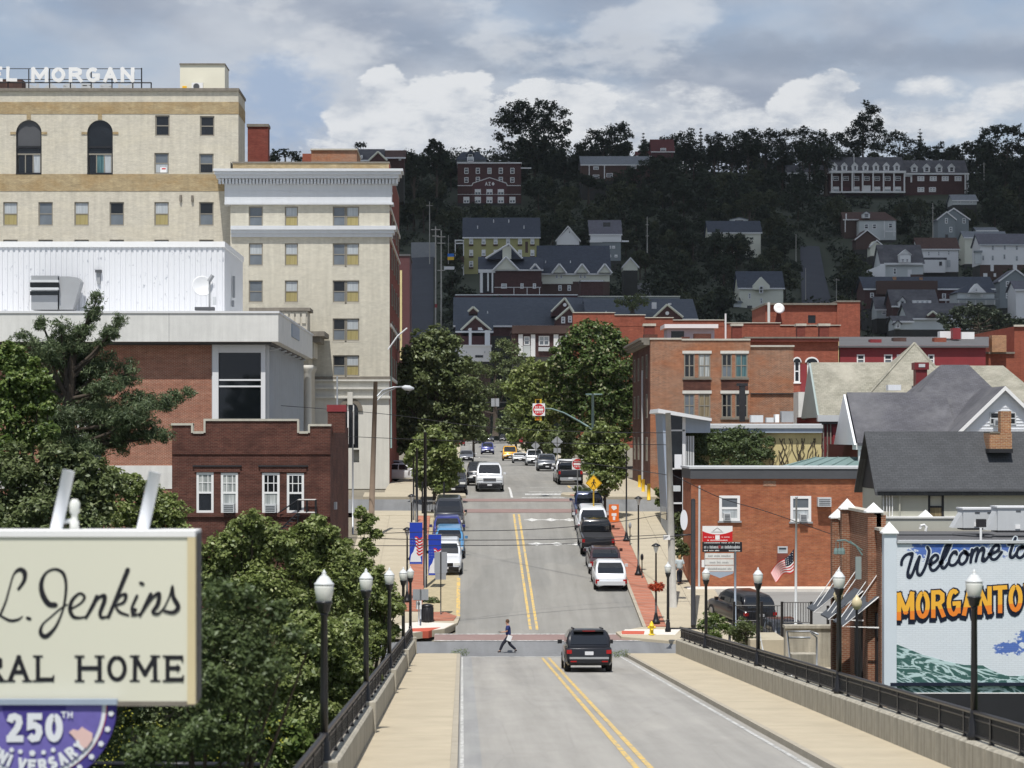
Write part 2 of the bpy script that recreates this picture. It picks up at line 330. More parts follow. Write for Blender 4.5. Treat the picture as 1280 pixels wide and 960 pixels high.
def kids(root):
    if root.name in KIDS:return
    al={}
    for o in COL.objects:
        if o.parent is not None:al.setdefault(o.parent.name,[]).append(o)
    st=[root]
    while st:
        o=st.pop();KIDS[o.name]=al.get(o.name,[]);st+=KIDS[o.name]
def facade(mb,x0,x1,z0,z1,y,ops,rev=.18):
    """front wall with real openings: ops = list of (x0,x1,z0,z1)"""
    xs=sorted({x0,x1,*[v for o in ops for v in o[:2]]});zs=sorted({z0,z1,*[v for o in ops for v in o[2:]]})
    for i in range(len(xs)-1):
        for j in range(len(zs)-1):
            cx=(xs[i]+xs[i+1])/2;cz=(zs[j]+zs[j+1])/2
            if any(o[0]<cx<o[1] and o[2]<cz<o[3] for o in ops):continue
            mb.poly((xs[i],y,zs[j]),(xs[i+1],y,zs[j]),(xs[i+1],y,zs[j+1]),(xs[i],y,zs[j+1]))
    for a,b,c,d in ops:
        r=y+rev
        mb.poly((a,y,c),(a,y,d),(a,r,d),(a,r,c));mb.poly((b,y,c),(b,r,c),(b,r,d),(b,y,d))
        mb.poly((a,y,d),(b,y,d),(b,r,d),(a,r,d));mb.poly((a,y,c),(a,r,c),(b,r,c),(b,y,c))
        mb.poly((a,r+.3,c),(b,r+.3,c),(b,r+.3,d),(a,r+.3,d))
    return mb
def shell(mb,x0,x1,z0,z1,y0,y1,ops=(),rev=.18):# whole building block, real openings in front
    facade(mb,x0,x1,z0,z1,y0,list(ops),rev)
    mb.poly((x1,y0,z0),(x1,y1,z0),(x1,y1,z1),(x1,y0,z1));mb.poly((x0,y1,z0),(x0,y0,z0),(x0,y0,z1),(x0,y1,z1))
    mb.poly((x1,y1,z0),(x0,y1,z0),(x0,y1,z1),(x1,y1,z1));mb.poly((x0,y0,z1),(x1,y0,z1),(x1,y1,z1),(x0,y1,z1));return mb
def pr(px0,py0,px1,py1,d):return (X(px0,d),X(px1,d),Z(py1,d),Z(py0,d))
WC={}
def win(parent,px0,py0,px1,py1,d,style='dh',fr='winframe',up='pgrey',lo='pdark',rec=.1,t=.06,rz=0,sill=None,name='window'):
    """double-hung or gridded window in the rectangle; frame is a part, panes are its sub-parts"""
    w_=abs(X(px1,d)-X(px0,d));h_=abs(Z(py0,d)-Z(py1,d));w_=round(w_,1 if d>400 else 2);h_=round(h_,1 if d>400 else 2)
    return winw(parent,(X(px0,d)+X(px1,d))/2,d+rec,(Z(py0,d)+Z(py1,d))/2,w_,h_,style,fr,up,lo,t,rz,sill,name)
def winw(parent,cx,cy,cz,w_,h_,style='dh',fr='winframe',up='pgrey',lo='pdark',t=.06,rz=0,sill=None,name='window'):
    key=(w_,h_,style,fr,up,lo,t,sill)
    if key not in WC:
        a,b=w_/2,h_/2;mb=MB()
        mb.box(-a,-a+t,-.04,.04,-b,b).box(a-t,a,-.04,.04,-b,b).box(-a+t,a-t,-.04,.04,b-t,b).box(-a+t,a-t,-.04,.04,-b,-b+t)
        if style in ('dh','grid','grid6','cross','double'):mb.box(-a+t,a-t,-.03,.03,-t*.4,t*.4)
        if style in ('cross','double'):mb.box(-t*.5,t*.5,-.035,.035,-b+t,b-t)
        if style=='grid':
            for q in (-1,1):mb.box(q*a/3-.015,q*a/3+.015,-.02,.02,t*.4,b-t)
            mb.box(-a+t,a-t,-.022,.022,b*.5-.015,b*.5+.015)
        if style=='grid6':
            for q in (-.5,0,.5):mb.box(q*a-.02,q*a+.02,-.02,.02,-b+t,b-t)
        frm=mb.mesh('window',fr)
        m1=MB();m1.box(-a+t*.6,a-t*.6,.0,.02,0,b-t*.5);m2=MB();m2.box(-a+t*.6,a-t*.6,.0,.02,-b+t*.5,0)
        sm=None
        if sill:s_=MB();s_.box(-a-.08,a+.08,-.14,.05,-b-.1,-b);sm=s_.mesh('sill',sill)
        WC[key]=(frm,m1.mesh('pane',up),m2.mesh('pane',lo),sm)
    frm,a1,a2,sm=WC[key]
    o=link(name,frm,parent);o.location=Vector((cx,cy,cz))-ORG.get(parent.name,Vector((0,0,0)));o.rotation_euler=(0,0,rz)
    link('pane',a1,o);link('pane',a2,o)
    if sm:link('sill',sm,o)
    return o
# ---------------------------------------------------------------- lettering: centre-line strokes drawn as flat ribbons
def catmull(pts,k=5):
    if len(pts)<3:return pts
    out=[];P_=[pts[0]]+list(pts)+[pts[-1]]
    for i in range(1,len(P_)-2):
        p0,p1,p2,p3=P_[i-1:i+3]
        for j in range(k):
            t=j/k;out.append(tuple(.5*(2*p1[c]+(p2[c]-p0[c])*t+(2*p0[c]-5*p1[c]+4*p2[c]-p3[c])*t*t+(3*p1[c]-p0[c]-3*p2[c]+p3[c])*t**3) for c in range(len(p1))))
    return out+[tuple(pts[-1])]
def ribbon(mb,pts,w_,y,rounded=False):
    """pts: (x,z) or (x,z,width); a strip in the x,z plane at distance y"""
    n=len(pts);L=[];R=[]
    for i in range(n):
        x,z=pts[i][:2];wi=(pts[i][2] if len(pts[i])>2 else w_)/2
        a=pts[max(i-1,0)];b=pts[min(i+1,n-1)]
        d1=(x-a[0],z-a[1]);d2=(b[0]-x,b[1]-z)
        l1=math.hypot(*d1) or 1;l2=math.hypot(*d2) or 1
        if i==0:d1,l1=d2,l2
        if i==n-1:d2,l2=d1,l1
        tx,tz=d1[0]/l1+d2[0]/l2,d1[1]/l1+d2[1]/l2;tl=math.hypot(tx,tz) or 1;tx /= tl;tz /= tl
        k=min(1.6,1/max(.4,abs(tx*d1[0]/l1+tz*d1[1]/l1)))
        L.append((x-tz*wi*k,z+tx*wi*k));R.append((x+tz*wi*k,z-tx*wi*k))
        if rounded and i in (0,n-1):
            e=-1 if i==0 else 1;ex=[(x+tx*e*wi*.85-tz*wi*.5,z+tz*e*wi*.85+tx*wi*.5),(x+tx*e*wi*.85+tz*wi*.5,z+tz*e*wi*.85-tx*wi*.5)]
            if i==0:L.insert(0,ex[0]);R.insert(0,ex[1])
            else:L.append(ex[0]);R.append(ex[1])
    vs=[(x,y,z) for x,z in L]+[(x,y,z) for x,z in R];m=len(L)
    mb.add(vs,[(i,m+i,m+i+1,i+1) for i in range(m-1)])
def arc(cx,cz,rx,rz,a0,a1,n=10):return [(cx+rx*math.cos(math.radians(a0+(a1-a0)*i/n)),cz+rz*math.sin(math.radians(a0+(a1-a0)*i/n))) for i in range(n+1)]
GL={
 'A':[[(0,0),(.5,1),(1,0)],[(.2,.34),(.8,.34)]],'B':[[(0,0),(0,1)],[(0,1),(.6,1),(.85,.9),(.85,.63),(.6,.53),(0,.53)],[(.6,.53),(.95,.4),(.95,.13),(.65,0),(0,0)]],
 'C':[arc(.5,.5,.5,.5,50,310,12)],'D':[[(0,0),(0,1)],[(0,1),(.5,1),(.9,.8),(1,.5),(.9,.2),(.5,0),(0,0)]],
 'E':[[(0,0),(0,1)],[(0,1),(.9,1)],[(0,.52),(.75,.52)],[(0,0),(.95,0)]],'F':[[(0,0),(0,1)],[(0,1),(.9,1)],[(0,.52),(.75,.52)]],
 'G':[arc(.5,.5,.5,.5,50,350,14),[(.98,.12),(.98,.45)],[(1,.46),(.6,.46)]],'H':[[(0,0),(0,1)],[(1,0),(1,1)],[(0,.52),(1,.52)]],'I':[[(.5,0),(.5,1)]],
 'L':[[(0,1),(0,0)],[(0,0),(.9,0)]],'M':[[(0,0),(.02,1),(.5,.25),(.98,1),(1,0)]],'N':[[(0,0),(0,1),(1,0),(1,1)]],
 'O':[arc(.5,.5,.5,.5,90,450,18)],'R':[[(0,0),(0,1)],[(0,1),(.6,1),(.92,.88),(.92,.62),(.6,.5),(0,.5)],[(.55,.5),(1,0)]],
 'S':[[(.92,.82),(.7,.98),(.3,.98),(.06,.8),(.1,.6),(.5,.5),(.9,.38),(.95,.18),(.7,.02),(.3,.02),(.04,.2)]],'T':[[(.5,0),(.5,1)],[(0,1),(1,1)]],
 'U':[[(0,1),(0,.25),(.2,.04),(.5,0),(.8,.04),(1,.25),(1,1)]],'V':[[(0,1),(.5,0),(1,1)]],'W':[[(0,1),(.25,0),(.5,.8),(.75,0),(1,1)]],'Y':[[(0,1),(.5,.5),(1,1)],[(.5,.5),(.5,0)]],
 '2':[[(.05,.75),(.2,.96),(.5,1),(.85,.92),(.92,.72),(.75,.48),(.3,.2),(.05,0)],[(.05,0),(1,0)]],'5':[[(.9,1),(.15,1)],[(.15,1),(.1,.55),(.5,.62),(.88,.5),(.95,.28),(.75,.04),(.35,0),(.05,.15)]],
 '0':[arc(.5,.5,.5,.5,90,450,18)],'Σ':[[(.95,1),(.05,1),(.5,.5),(.05,0),(.95,0)]],'Φ':[arc(.5,.5,.5,.33,90,450,14),[(.5,0),(.5,1)]],'.':[[(.3,0),(.6,0)]],'-':[[(.1,.5),(.9,.5)]]}
def letters(mb,txt,x0,z0,w_,h,gap,sw,y,shear=0.0,slope=0.0,serif=0,sp=.55,step=.0006):
    """upper-case text; x,z of the lower left corner, cell width w_"""
    x=x0;n=0
    for ch in txt:
        if ch==' ':x+=(w_+gap)*sp;continue
        gw=w_*(.45 if ch=='I' else 1.25 if ch in 'MW' else 1.0)
        for st in GL[ch]:
            n+=1;pts=[]
            for (u,v) in st:
                px=x+sw/2+u*(gw-sw);pz=z0+sw/2+v*(h-sw)+slope*(px-x0);pts.append((px+shear*v*h,pz))
            if len(pts)==2 or ch in 'MNVWAL':# straight strokes run out to the cap lines
                q=[]
                for i in range(len(pts)-1):
                    (ax,az_),(bx,bz)=pts[i],pts[i+1];l=math.hypot(bx-ax,bz-az_) or 1;ux,uz=(bx-ax)/l*sw/2,(bz-az_)/l*sw/2
                    ribbon(mb,[(ax-ux,az_-uz),(bx+ux,bz+uz)],sw,y-step*(n+i%2))
                n+=1
            else:ribbon(mb,pts,sw,y-step*n)
        if serif:
            feet={'A':[(0,0),(1,0)],'L':[(0,1),(0,0)],'H':[(0,0),(1,0),(0,1),(1,1)],'M':[(0,0),(1,0),(0,1),(1,1)],'E':[(0,0),(0,1)],'R':[(0,0),(1,0),(0,1)]}.get(ch,[])
            for (u,v) in feet:
                cx=x+sw/2+u*(gw-sw);cz=z0+sw*.2+v*(h-sw*.4)
                n+=1;ribbon(mb,[(cx-sw*1.15,cz),(cx+sw*1.15,cz)],sw*.42,y-step*n)
            if ch in 'LE':n+=1;ribbon(mb,[(x+gw*.93,z0),(x+gw*.97,z0+h*.25)],sw*.45,y-step*n)
            if ch=='E':n+=1;ribbon(mb,[(x+gw*.92,z0+h),(x+gw*.92,z0+h*.76)],sw*.45,y-step*n);ribbon(mb,[(x+gw*.66,z0+h*.38),(x+gw*.66,z0+h*.66)],sw*.4,y-step*n)
        x+=gw+gap
    return x
# ---------------------------------------------------------------- foliage
def quads_mesh(name,V,mat):
    n=len(V) // 4;me=bpy.data.meshes.new(name)
    me.vertices.add(4*n);me.loops.add(4*n);me.polygons.add(n)
    me.vertices.foreach_set('co',V.astype(np.float32).ravel());me.loops.foreach_set('vertex_index',np.arange(4*n,dtype=np.int32))
    me.polygons.foreach_set('loop_start',np.arange(0,4*n,4,dtype=np.int32));me.update(calc_edges=True);me.materials.append(M(mat));return me
def leaves(cl,n,size,seed,sub=14,subr=.36,up=.6,squash=.85,aspect=.62,droop=0.0):
    """leaf quads over lumpy clumps; cl rows = x,y,z,r"""
    R_=np.random.RandomState(seed);cl=np.array(cl,float);sub=int(sub*1.6)
    D=R_.normal(size=(len(cl)*sub,3));D /= np.linalg.norm(D,axis=1)[:,None];D[:,2]=D[:,2]*.9+.12
    c=np.repeat(cl,sub,0);rr=R_.uniform(.35,1.12,(len(c),1));sc=c[:,:3]+D*c[:,3:4]*rr*[1,1,squash];sr=c[:,3]*subr*.8*R_.uniform(.5,1.4,len(c))
    p=sr**2;idx=R_.choice(len(c),n,p=p/p.sum())
    d=R_.normal(size=(n,3));d /= np.linalg.norm(d,axis=1)[:,None];rad=R_.uniform(.1,1.25,(n,1))**.6
    pos=sc[idx]+d*sr[idx][:,None]*rad*[1.1,1.1,.75];pos[:,2] -= droop*R_.uniform(0,1,n)*sr[idx]
    k=R_.uniform(size=n)<.28;e=d[k]*c[idx[k]][:,3:4]*R_.uniform(.4,1.08,(k.sum(),1));pos[k]=c[idx[k]][:,:3]+e*[1,1,squash]
    out=pos-c[idx][:,:3];out /= (np.linalg.norm(out,axis=1)[:,None]+1e-6)
    nr=out*.55+R_.normal(size=(n,3))*.55+[0,0,up];nr /= np.linalg.norm(nr,axis=1)[:,None]
    a=np.cross(nr,R_.normal(size=(n,3)));a /= np.linalg.norm(a,axis=1)[:,None];b=np.cross(nr,a)
    s=size*R_.uniform(.55,1.25,(n,1));V=np.empty((n,4,3))
    V[:,0]=pos-a*s*.5;V[:,1]=pos+b*s*aspect*.5-a*s*.05;V[:,2]=pos+a*s*.55;V[:,3]=pos-b*s*aspect*.5-a*s*.05
    return V.reshape(-1,3)
def trunk_mb(h,r,cl,seed,lean=(0,0),limbs=9):
    q=random.Random(seed);mb=MB();top=Vector((lean[0],lean[1],h));pts=[Vector((lean[0]*t**1.5+q.uniform(-.05,.05)*h*.2*t,lean[1]*t**1.5,h*t)) for t in (0,.1,.3,.55,.8,1)]
    mb.tube(pts,[r*1.35,r,r*.85,r*.62,r*.38,r*.12],8)
    for c in q.sample(list(cl),min(limbs,len(cl))):
        e=Vector(c[:3]);t=min(.85,max(.22,(e.z/h)*.62));s_=Vector((lean[0]*t**1.5,lean[1]*t**1.5,h*t));m_=s_.lerp(e,.5)+Vector((0,0,-.06*h))
        mb.tube([s_,m_,e],[r*.45,r*.28,r*.08],5)
    return mb
def auto_clumps(H,R,seed,z0=.28,n=22,cone=0.0):
    q=random.Random(seed);out=[]
    while len(out)<n:
        x,y,z=q.uniform(-1,1),q.uniform(-1,1),q.uniform(-1,1)
        if x*x+y*y+z*z>1:continue
        f=1-cone*(z+1)/2;rr=R*q.uniform(.28,.42)*(1-.5*cone*(z+1)/2)
        out.append((x*R*.75*f,y*R*.75*f,H*(z0+(1-z0)*(.5+z*.42)),rr))
    return out
def tree(name,label,loc,H,R,nl,leaf,mat,seed,clumps=None,group=None,z0=.28,tr=.18,cat='tree',cone=0.0,**kw):
    cl=clumps or auto_clumps(H,R,seed,z0,cone=cone)
    t=thing(name,label,cat,loc,0,group);hh=max(c[2] for c in cl)
    link('trunk',trunk_mb(hh*.92,tr,cl,seed).mesh('trunk','trunk',smooth=True),t)
    link('crown',quads_mesh('crown',leaves(cl,nl,leaf,seed,**kw),mat),t);return t
def pclumps(lst,d,base):# clumps given as photo px, py, radius px, depth offset
    return [(X(a,d)-base[0],dy,Z(b,d)-base[2],r*d/F) for (a,b,r,dy) in lst]
# ---------------------------------------------------------------- ground heights
SY=[(-60,-1.06),(0,-4.28),(112,-10.29),(115.7,-10.45),(119,-10.12),(165,-4.83),(170,-4.32),(176,-3.98),(184,-3.82),(200,-3.7),(240,-3.35),(303,-3.1),(361,-2.7),(440,-1.8),(517,-1.03),(545,-1.2),(600,-6),(700,-10)]
HY=[(517,-1.4),(545,-1.0),(570,8),(600,17),(700,34),(800,53),(900,79),(1000,101),(1032,105),(1060,118),(1120,123),(1300,100),(1700,60),(9000,40)]
def itp(T,y):
    if y <= T[0][0]:return T[0][1]
    for (a,b),(c,d_) in zip(T,T[1:]):
        if y <= c:return b+(d_-b)*(y-a)/(c-a)
    return T[-1][1]
def S(y):return itp(SY,y)
def sm(a,b,t):t=min(1,max(0,(t-a)/(b-a)));return t*t*(3-2*t)
def ZT(x,y):
    if y>517:return itp(HY,y)+3.0*math.sin(x*.021+1)*sm(560,700,y)-.35
    s=S(y)-.3
    if y<121:
        if x<3:return -16+(s+16)*sm(116,121,y)
        v=-15.0;k=sm(92,99,y) if x>10.6 else sm(115,121,y)
        return v+(s-.05-v)*k
    s -= 3.5*(1-sm(-80,-25,x))*(1-sm(300,500,y))
    return s
# ---------------------------------------------------------------- ground, streets, bridge
def sheet(name,x0,x1,ys,dz,mat,xs=None,zf=None,kind='structure',parent=None):
    mb=MB();xs=xs or [x0,x1]
    for i in range(len(ys)-1):
        for j in range(len(xs)-1):
            q=[(xs[j],ys[i]),(xs[j+1],ys[i]),(xs[j+1],ys[i+1]),(xs[j],ys[i+1])]
            mb.poly(*[(a,b,(zf(a,b) if zf else S(b))+dz) for a,b in q])
    return mb.build(name,mat,parent,loc=(0,0,0) if parent is None else None,kind=kind)
def kerbrun(mb,x0,x1,ys,top,dn=.2):
    for a,b in zip(ys,ys[1:]):
        vs=[(x0,a,S(a)-dn),(x1,a,S(a)-dn),(x1,b,S(b)-dn),(x0,b,S(b)-dn),(x0,a,S(a)+top),(x1,a,S(a)+top),(x1,b,S(b)+top),(x0,b,S(b)+top)]
        mb.add(vs,[(4,5,6,7),(0,1,5,4),(1,2,6,5),(2,3,7,6),(3,0,4,7)])
def yr(a,b,st=4):
    k=sorted({a,b,*[q for q,_ in SY if a<q<b]});out=[]
    for p,q in zip(k,k[1:]):
        n=max(1,int((q-p)/st));out+=[p+(q-p)*i/n for i in range(n)]
    return out+[b]
def terrain(name,xs,ys,mat):
    W_=len(xs);v=[(x,y,ZT(x,y)) for y in ys for x in xs]
    f=[(j*W_+i,j*W_+i+1,(j+1)*W_+i+1,(j+1)*W_+i) for j in range(len(ys)-1) for i in range(W_-1)]
    mb=MB();mb.add(v,f);return mb.build(name,mat,loc=(0,0,0),kind='structure',smooth=True)
xa=[-900,-500,-300,-200]+list(range(-150,-30,12))+list(range(-30,-6,3))+[-6,-3.5,-3,3,10.5,10.7]+list(range(12,60,3))+list(range(60,160,10))+[200,300,500,900]
terrain('town_ground',xa,list(range(-60,88,6))+list(range(88,119,1)),'grass');terrain('town_ground',xa,list(range(118,126,1))+list(range(130,300,10))+list(range(300,518,20))+[517],'dirt')
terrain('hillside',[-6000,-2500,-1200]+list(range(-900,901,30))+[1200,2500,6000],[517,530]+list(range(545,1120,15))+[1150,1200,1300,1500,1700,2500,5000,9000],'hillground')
terrain('valley_ground',[-6000,-2500,-900],[-60,100,517],'grass');terrain('valley_ground',[900,2500,6000],[-60,100,517],'grass')
# bridge deck, its road and walks
mb=MB()
for a,b in zip(yr(-40,112),yr(-40,112)[1:]):
    mb.add([(-2.6,a,S(a)-.9),(10.5,a,S(a)-.9),(10.5,b,S(b)-.9),(-2.6,b,S(b)-.9),(-2.6,a,S(a)-.03),(10.5,a,S(a)-.03),(10.5,b,S(b)-.03),(-2.6,b,S(b)-.03)],[(4,5,6,7),(3,2,1,0),(0,1,5,4),(1,2,6,5),(2,3,7,6),(3,0,4,7)])
for y in (20,56,92):
    mb.box(-1.8,9.6,y-.8,y+.8,-17,S(y)-.9)
mb.build('bridge_deck','deck',loc=(0,0,0),kind='structure')
sheet('bridge_road',-.1,7.6,yr(-40,112),0,'roadb')
sheet('gutter',-.1,.42,yr(-40,112),.004,'roadf')
ys=yr(-40,112.2)
for x0,x1 in ((-2.2,-.25),(7.75,9.95)):
    mb=MB();kerbrun(mb,x0,x1,ys,.13);w_=mb.build('bridge_walk','kerb',loc=(0,0,0),kind='structure')
    for k in range(30):a=4+k*3.6;m=MB();kerbrun(m,x0+.005,x1-.005,[a,a+3.575],.15,-.05);m.build('paving_slab','walkb',w_)
mb=MB();kerbrun(mb,-.25,-.1,ys,.148);mb.build('kerb','kerb',loc=(0,0,0),kind='structure')
mb=MB();kerbrun(mb,7.6,7.75,ys,.152);mb.build('kerb','kerb',loc=(0,0,0),kind='structure')
# streets
sheet('cross_street',-40,45,[111.9,113,115.7,118.8],-.004,'roadx',xs=[-40,-12,-4,0,4.5,9,14,30,45],zf=lambda x,y:S(y)-.05*max(0,-2.6-x))
sheet('street',-.35,9.15,yr(118.8,517)+[545,600],.004,'road',zf=lambda x,y:S(y))
sheet('cross_street',-45,-.35,[161.8,165,168.6],.012,'roadx');sheet('cross_street',9.15,60,[161.8,165,168.6],.012,'roadx')
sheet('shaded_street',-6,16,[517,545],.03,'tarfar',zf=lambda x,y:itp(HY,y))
# markings, 4 mm above the road
def mark(name,x0,x1,ya,yb,mat='wpaint',dz=.008):sheet(name,x0,x1,yr(ya,yb),dz,mat)
for x in (3.60,3.90):mark('yellow_line',x,x+.13,0,110.4,'ypaint')
for x in (3.38,3.72):mark('yellow_line',x,x+.14,121.6,161.3,'ypaint',.012)
mark('edge_line',7.30,7.41,0,111.2,'wpaint2');mark('edge_line',-.05,.03,0,111.5,'wpaint2')
mark('stop_line',.3,7.3,111.55,111.85)
sheet('crosswalk',-1.4,9.3,[118.85,120.35],.016,'redwalk')
mark('crosswalk_line',-1.4,9.3,118.7,118.85,'wpaint2',.02);mark('crosswalk_line',-1.4,9.3,120.35,120.5,'wpaint2',.02)
sheet('crosswalk',-.2,9.3,[161.9,163.6],.02,'redwalk');sheet('crosswalk',-.2,9.3,[167.4,168.9],.02,'redwalk')
for y in (148.6,158.6):
    mb=MB();x0=4.1;x1=7.6
    def zz(q):return S(q)+.014
    mb.poly((x0,y,zz(y)),(x1,y,zz(y)),(x1,y+.22,zz(y+.22)),(x0,y+.22,zz(y+.22)))
    for k in range(3):
        c=x0+.5+k*1.25
        mb.poly((c-.38,y+.22,zz(y+.22)),(c+.38,y+.22,zz(y+.22)),(c,y+.8,zz(y+.8)));mb.poly((c+.38,y,zz(y)),(c-.38,y,zz(y)),(c,y-.55,zz(y-.55)))
    mb.build('lane_arrows','wpaint',loc=(0,0,0),kind='structure')
mark('lane_line',3.42,3.58,169.5,181,'wpaint',.014)
for a in (196,214,236,262,292,325,362,405,450):mark('lane_line',3.0-(a-196)*.006,3.18-(a-196)*.006,a,a+5,'wpaint',.014)
for k,(a,b) in enumerate(((169.3,169.6),(171.5,172.9),(174.2,174.5),(180,180.3))):mark('lane_marking',4.2+.3*k,7.2,a,b,'wpaint2',.014)
mark('yellow_line',8.3,8.5,172,176,'ypaint',.014);mark('yellow_line',8.0,8.2,180,184,'ypaint',.014)
# upper pavements
def walk(x0,x1,ya,yb,nx,mat='walk',top=.15,pitch=1.6):
    t=MB();kerbrun(t,x0,x1,yr(ya,yb),top-.03);root=t.build('sidewalk','kerb',loc=(0,0,0),kind='structure')
    w_=(x1-x0)/nx;n=int((yb-ya)/pitch);cache={}
    for i in range(n):
        a=ya+(yb-ya)*i/n;b=ya+(yb-ya)*(i+1)/n;sl_=round((S(b)-S(a))/(b-a),4)
        if sl_ not in cache:
            m=MB();g_=.02;l=(b-a)-g_;h=sl_*l
            m.add([(0,0,-.05),(w_-g_,0,-.05),(w_-g_,l,h-.05),(0,l,h-.05),(0,0,0),(w_-g_,0,0),(w_-g_,l,h),(0,l,h)],[(4,5,6,7),(0,1,5,4),(1,2,6,5),(2,3,7,6),(3,0,4,7)]);cache[sl_]=m.mesh('paving_slab',mat)
        for j in range(nx):
            o=link('paving_slab',cache[sl_],root);o.location=(x0+j*w_+g_/2,a,S(a)+top)
    return root
walk(10.35,13.9,121.6,161.6,2);walk(9.3,13.9,169,200,2,pitch=2.4)
walk(-6.6,-3.05,122,161.6,2);walk(-5.6,-.35,169,186,2,pitch=2.4)
def run(name,x0,x1,ya,yb,top,mat,**k):m=MB();kerbrun(m,x0,x1,yr(ya,yb),top);return m.build(name,mat,loc=(0,0,0),kind='structure',**k)
run('kerb',9.15,9.32,121.6,161.6,.16,'kerb');run('brick_paving',9.32,10.35,121.8,161.6,.145,'redpave')
run('brick_paving',-3.05,-2.15,126,161.6,.145,'redpave');run('sidewalk',9.15,13.9,200,517,.15,'walk');run('sidewalk',-6,-.35,186,517,.15,'walk')
run('parking_bay',-2.15,-.2,124.6,161.6,.03,'paver');run('yellow_kerb_line',-.32,-.12,124.8,136.5,.045,'ypaint')
# left corner: red brick and white ramp with red warning plate
def flatpoly(name,pts,dz,mat):
    m=MB();n=len(pts);top=[(x,y,S(y)+dz) for x,y in pts];bot=[(x,y,S(y)-.2) for x,y in pts]
    m.add(top+bot,[tuple(range(n))]+[((i+1)%n,i,n+i,n+(i+1)%n) for i in range(n)]);return m.build(name,mat,loc=(0,0,0),kind='structure')
flatpoly('corner_pavement',[(-7,120.6),(-2.4,120.2),(-.9,121.2),(-.25,122.8),(-.12,124.6),(-2.2,125.8),(-7,125.8)],.13,'walk');flatpoly('ramp',[(-3.4,120.35),(-2.4,120.25),(-.95,121.2),(-.4,122.6),(-2.2,123.0),(-3.4,122.4)],.142,'whiteconc')
flatpoly('brick_corner',[(-2.2,123.2),(-.45,123.3),(-.3,124.5),(-.9,125.6),(-2.2,125.7)],.155,'redpave')
flatpoly('warning_plate',[(-2.6,120.4),(-1.7,120.5),(-1.1,121.5),(-2.7,121.2)],.15,'warn')
flatpoly('corner_pavement',[(7.9,119.2),(12.8,116.8),(14.2,117.2),(14.2,121.7),(9.1,121.7),(7.7,120.4)],.13,'walk')
flatpoly('ramp',[(7.9,119.7),(10.6,119.6),(11.0,121.0),(8.2,121.0)],.145,'whiteconc');flatpoly('warning_plate',[(7.95,119.75),(9.05,119.72),(9.15,120.5),(8.0,120.55)],.16,'warn')
flatpoly('corner_pavement',[(-7,168.9),(-.9,168.8),(.25,169.4),(.2,171),(-.35,172),(-7,172)],.17,'walk');flatpoly('warning_plate',[(-1.7,168.95),(-.8,168.9),(-.5,169.8),(-1.7,169.8)],.19,'warn')
flatpoly('corner_pavement',[(7.0,170.5),(8.3,168.9),(14,168.8),(14,172),(7.2,172)],.17,'walk');flatpoly('warning_plate',[(7.6,169.8),(8.5,169.1),(9.6,169.1),(9.4,170)],.19,'warn')
flatpoly('corner_pavement',[(-7,159.6),(-1.2,159.6),(.2,160.6),(.3,161.7),(-7,161.8)],.17,'walk');flatpoly('warning_plate',[(-1,160.6),(.1,160.7),(.2,161.5),(-1,161.5)],.19,'warn')
# car park on the right, in front of the orange brick wall
sheet('car_park',14.2,60,yr(116,134),.02,'asphalt');flatpoly('kerb_strip',[(12.4,132.2),(36,132.2),(36,132.95),(12.4,132.95)],.18,'whiteconc')
sheet('yard',10.6,14.2,yr(97,117),.0,'walk');sheet('yard',14.2,40,yr(97,116),.015,'walk')
# ---------------------------------------------------------------- parapets and railings
def parapet(x0,x1,label,pan):
    t=thing('bridge_parapet',label,'parapet',((x0+x1)/2,60,S(60)),group='low concrete walls along the bridge');n=int(round((112-4)/pan));cache=None;k=-.05367
    L_=108/n;m=MB();g_=.05;w_=(x1-x0)/2
    m.add([(-w_,0,0),(w_,0,0),(w_,L_-g_,k*L_),(-w_,L_-g_,k*L_),(-w_,0,.62),(w_,0,.62),(w_,L_-g_,.62+k*L_),(-w_,L_-g_,.62+k*L_),(-w_+.05,0,.66),(w_-.05,0,.66),(w_-.05,L_-g_,.66+k*L_),(-w_+.05,L_-g_,.66+k*L_)],
          [(8,9,10,11),(0,1,5,4),(4,5,9,8),(1,2,6,5),(5,6,10,9),(2,3,7,6),(6,7,11,10),(3,0,4,7),(7,4,8,11)])
    me=m.mesh('wall_panel','parapet')
    for i in range(n):
        y=4+i*L_;o=link('wall_panel',me,t);o.location=Vector(((x0+x1)/2,y,S(y)+.148))-ORG[t.name]
    return t
pl_=parapet(-2.55,-2.2,'low concrete parapet of long panels along the left walk of the bridge',18.0)
pr_=parapet(9.95,10.35,'low stained concrete parapet with upright joints along the right walk of the bridge',2.45)
mb=MB()
for y in (23.2,41.3,59.3,77.5,95.5,111.6):mb.box(-2.58,-2.13,y-.35,y+.1,S(y)+.14,S(y)+.92)
for k in range(len(mb.v) // 8):
    m=MB();m.add(mb.v[k*8:k*8+8],mb.f[:6]);m.build('pilaster','parapet',pl_)
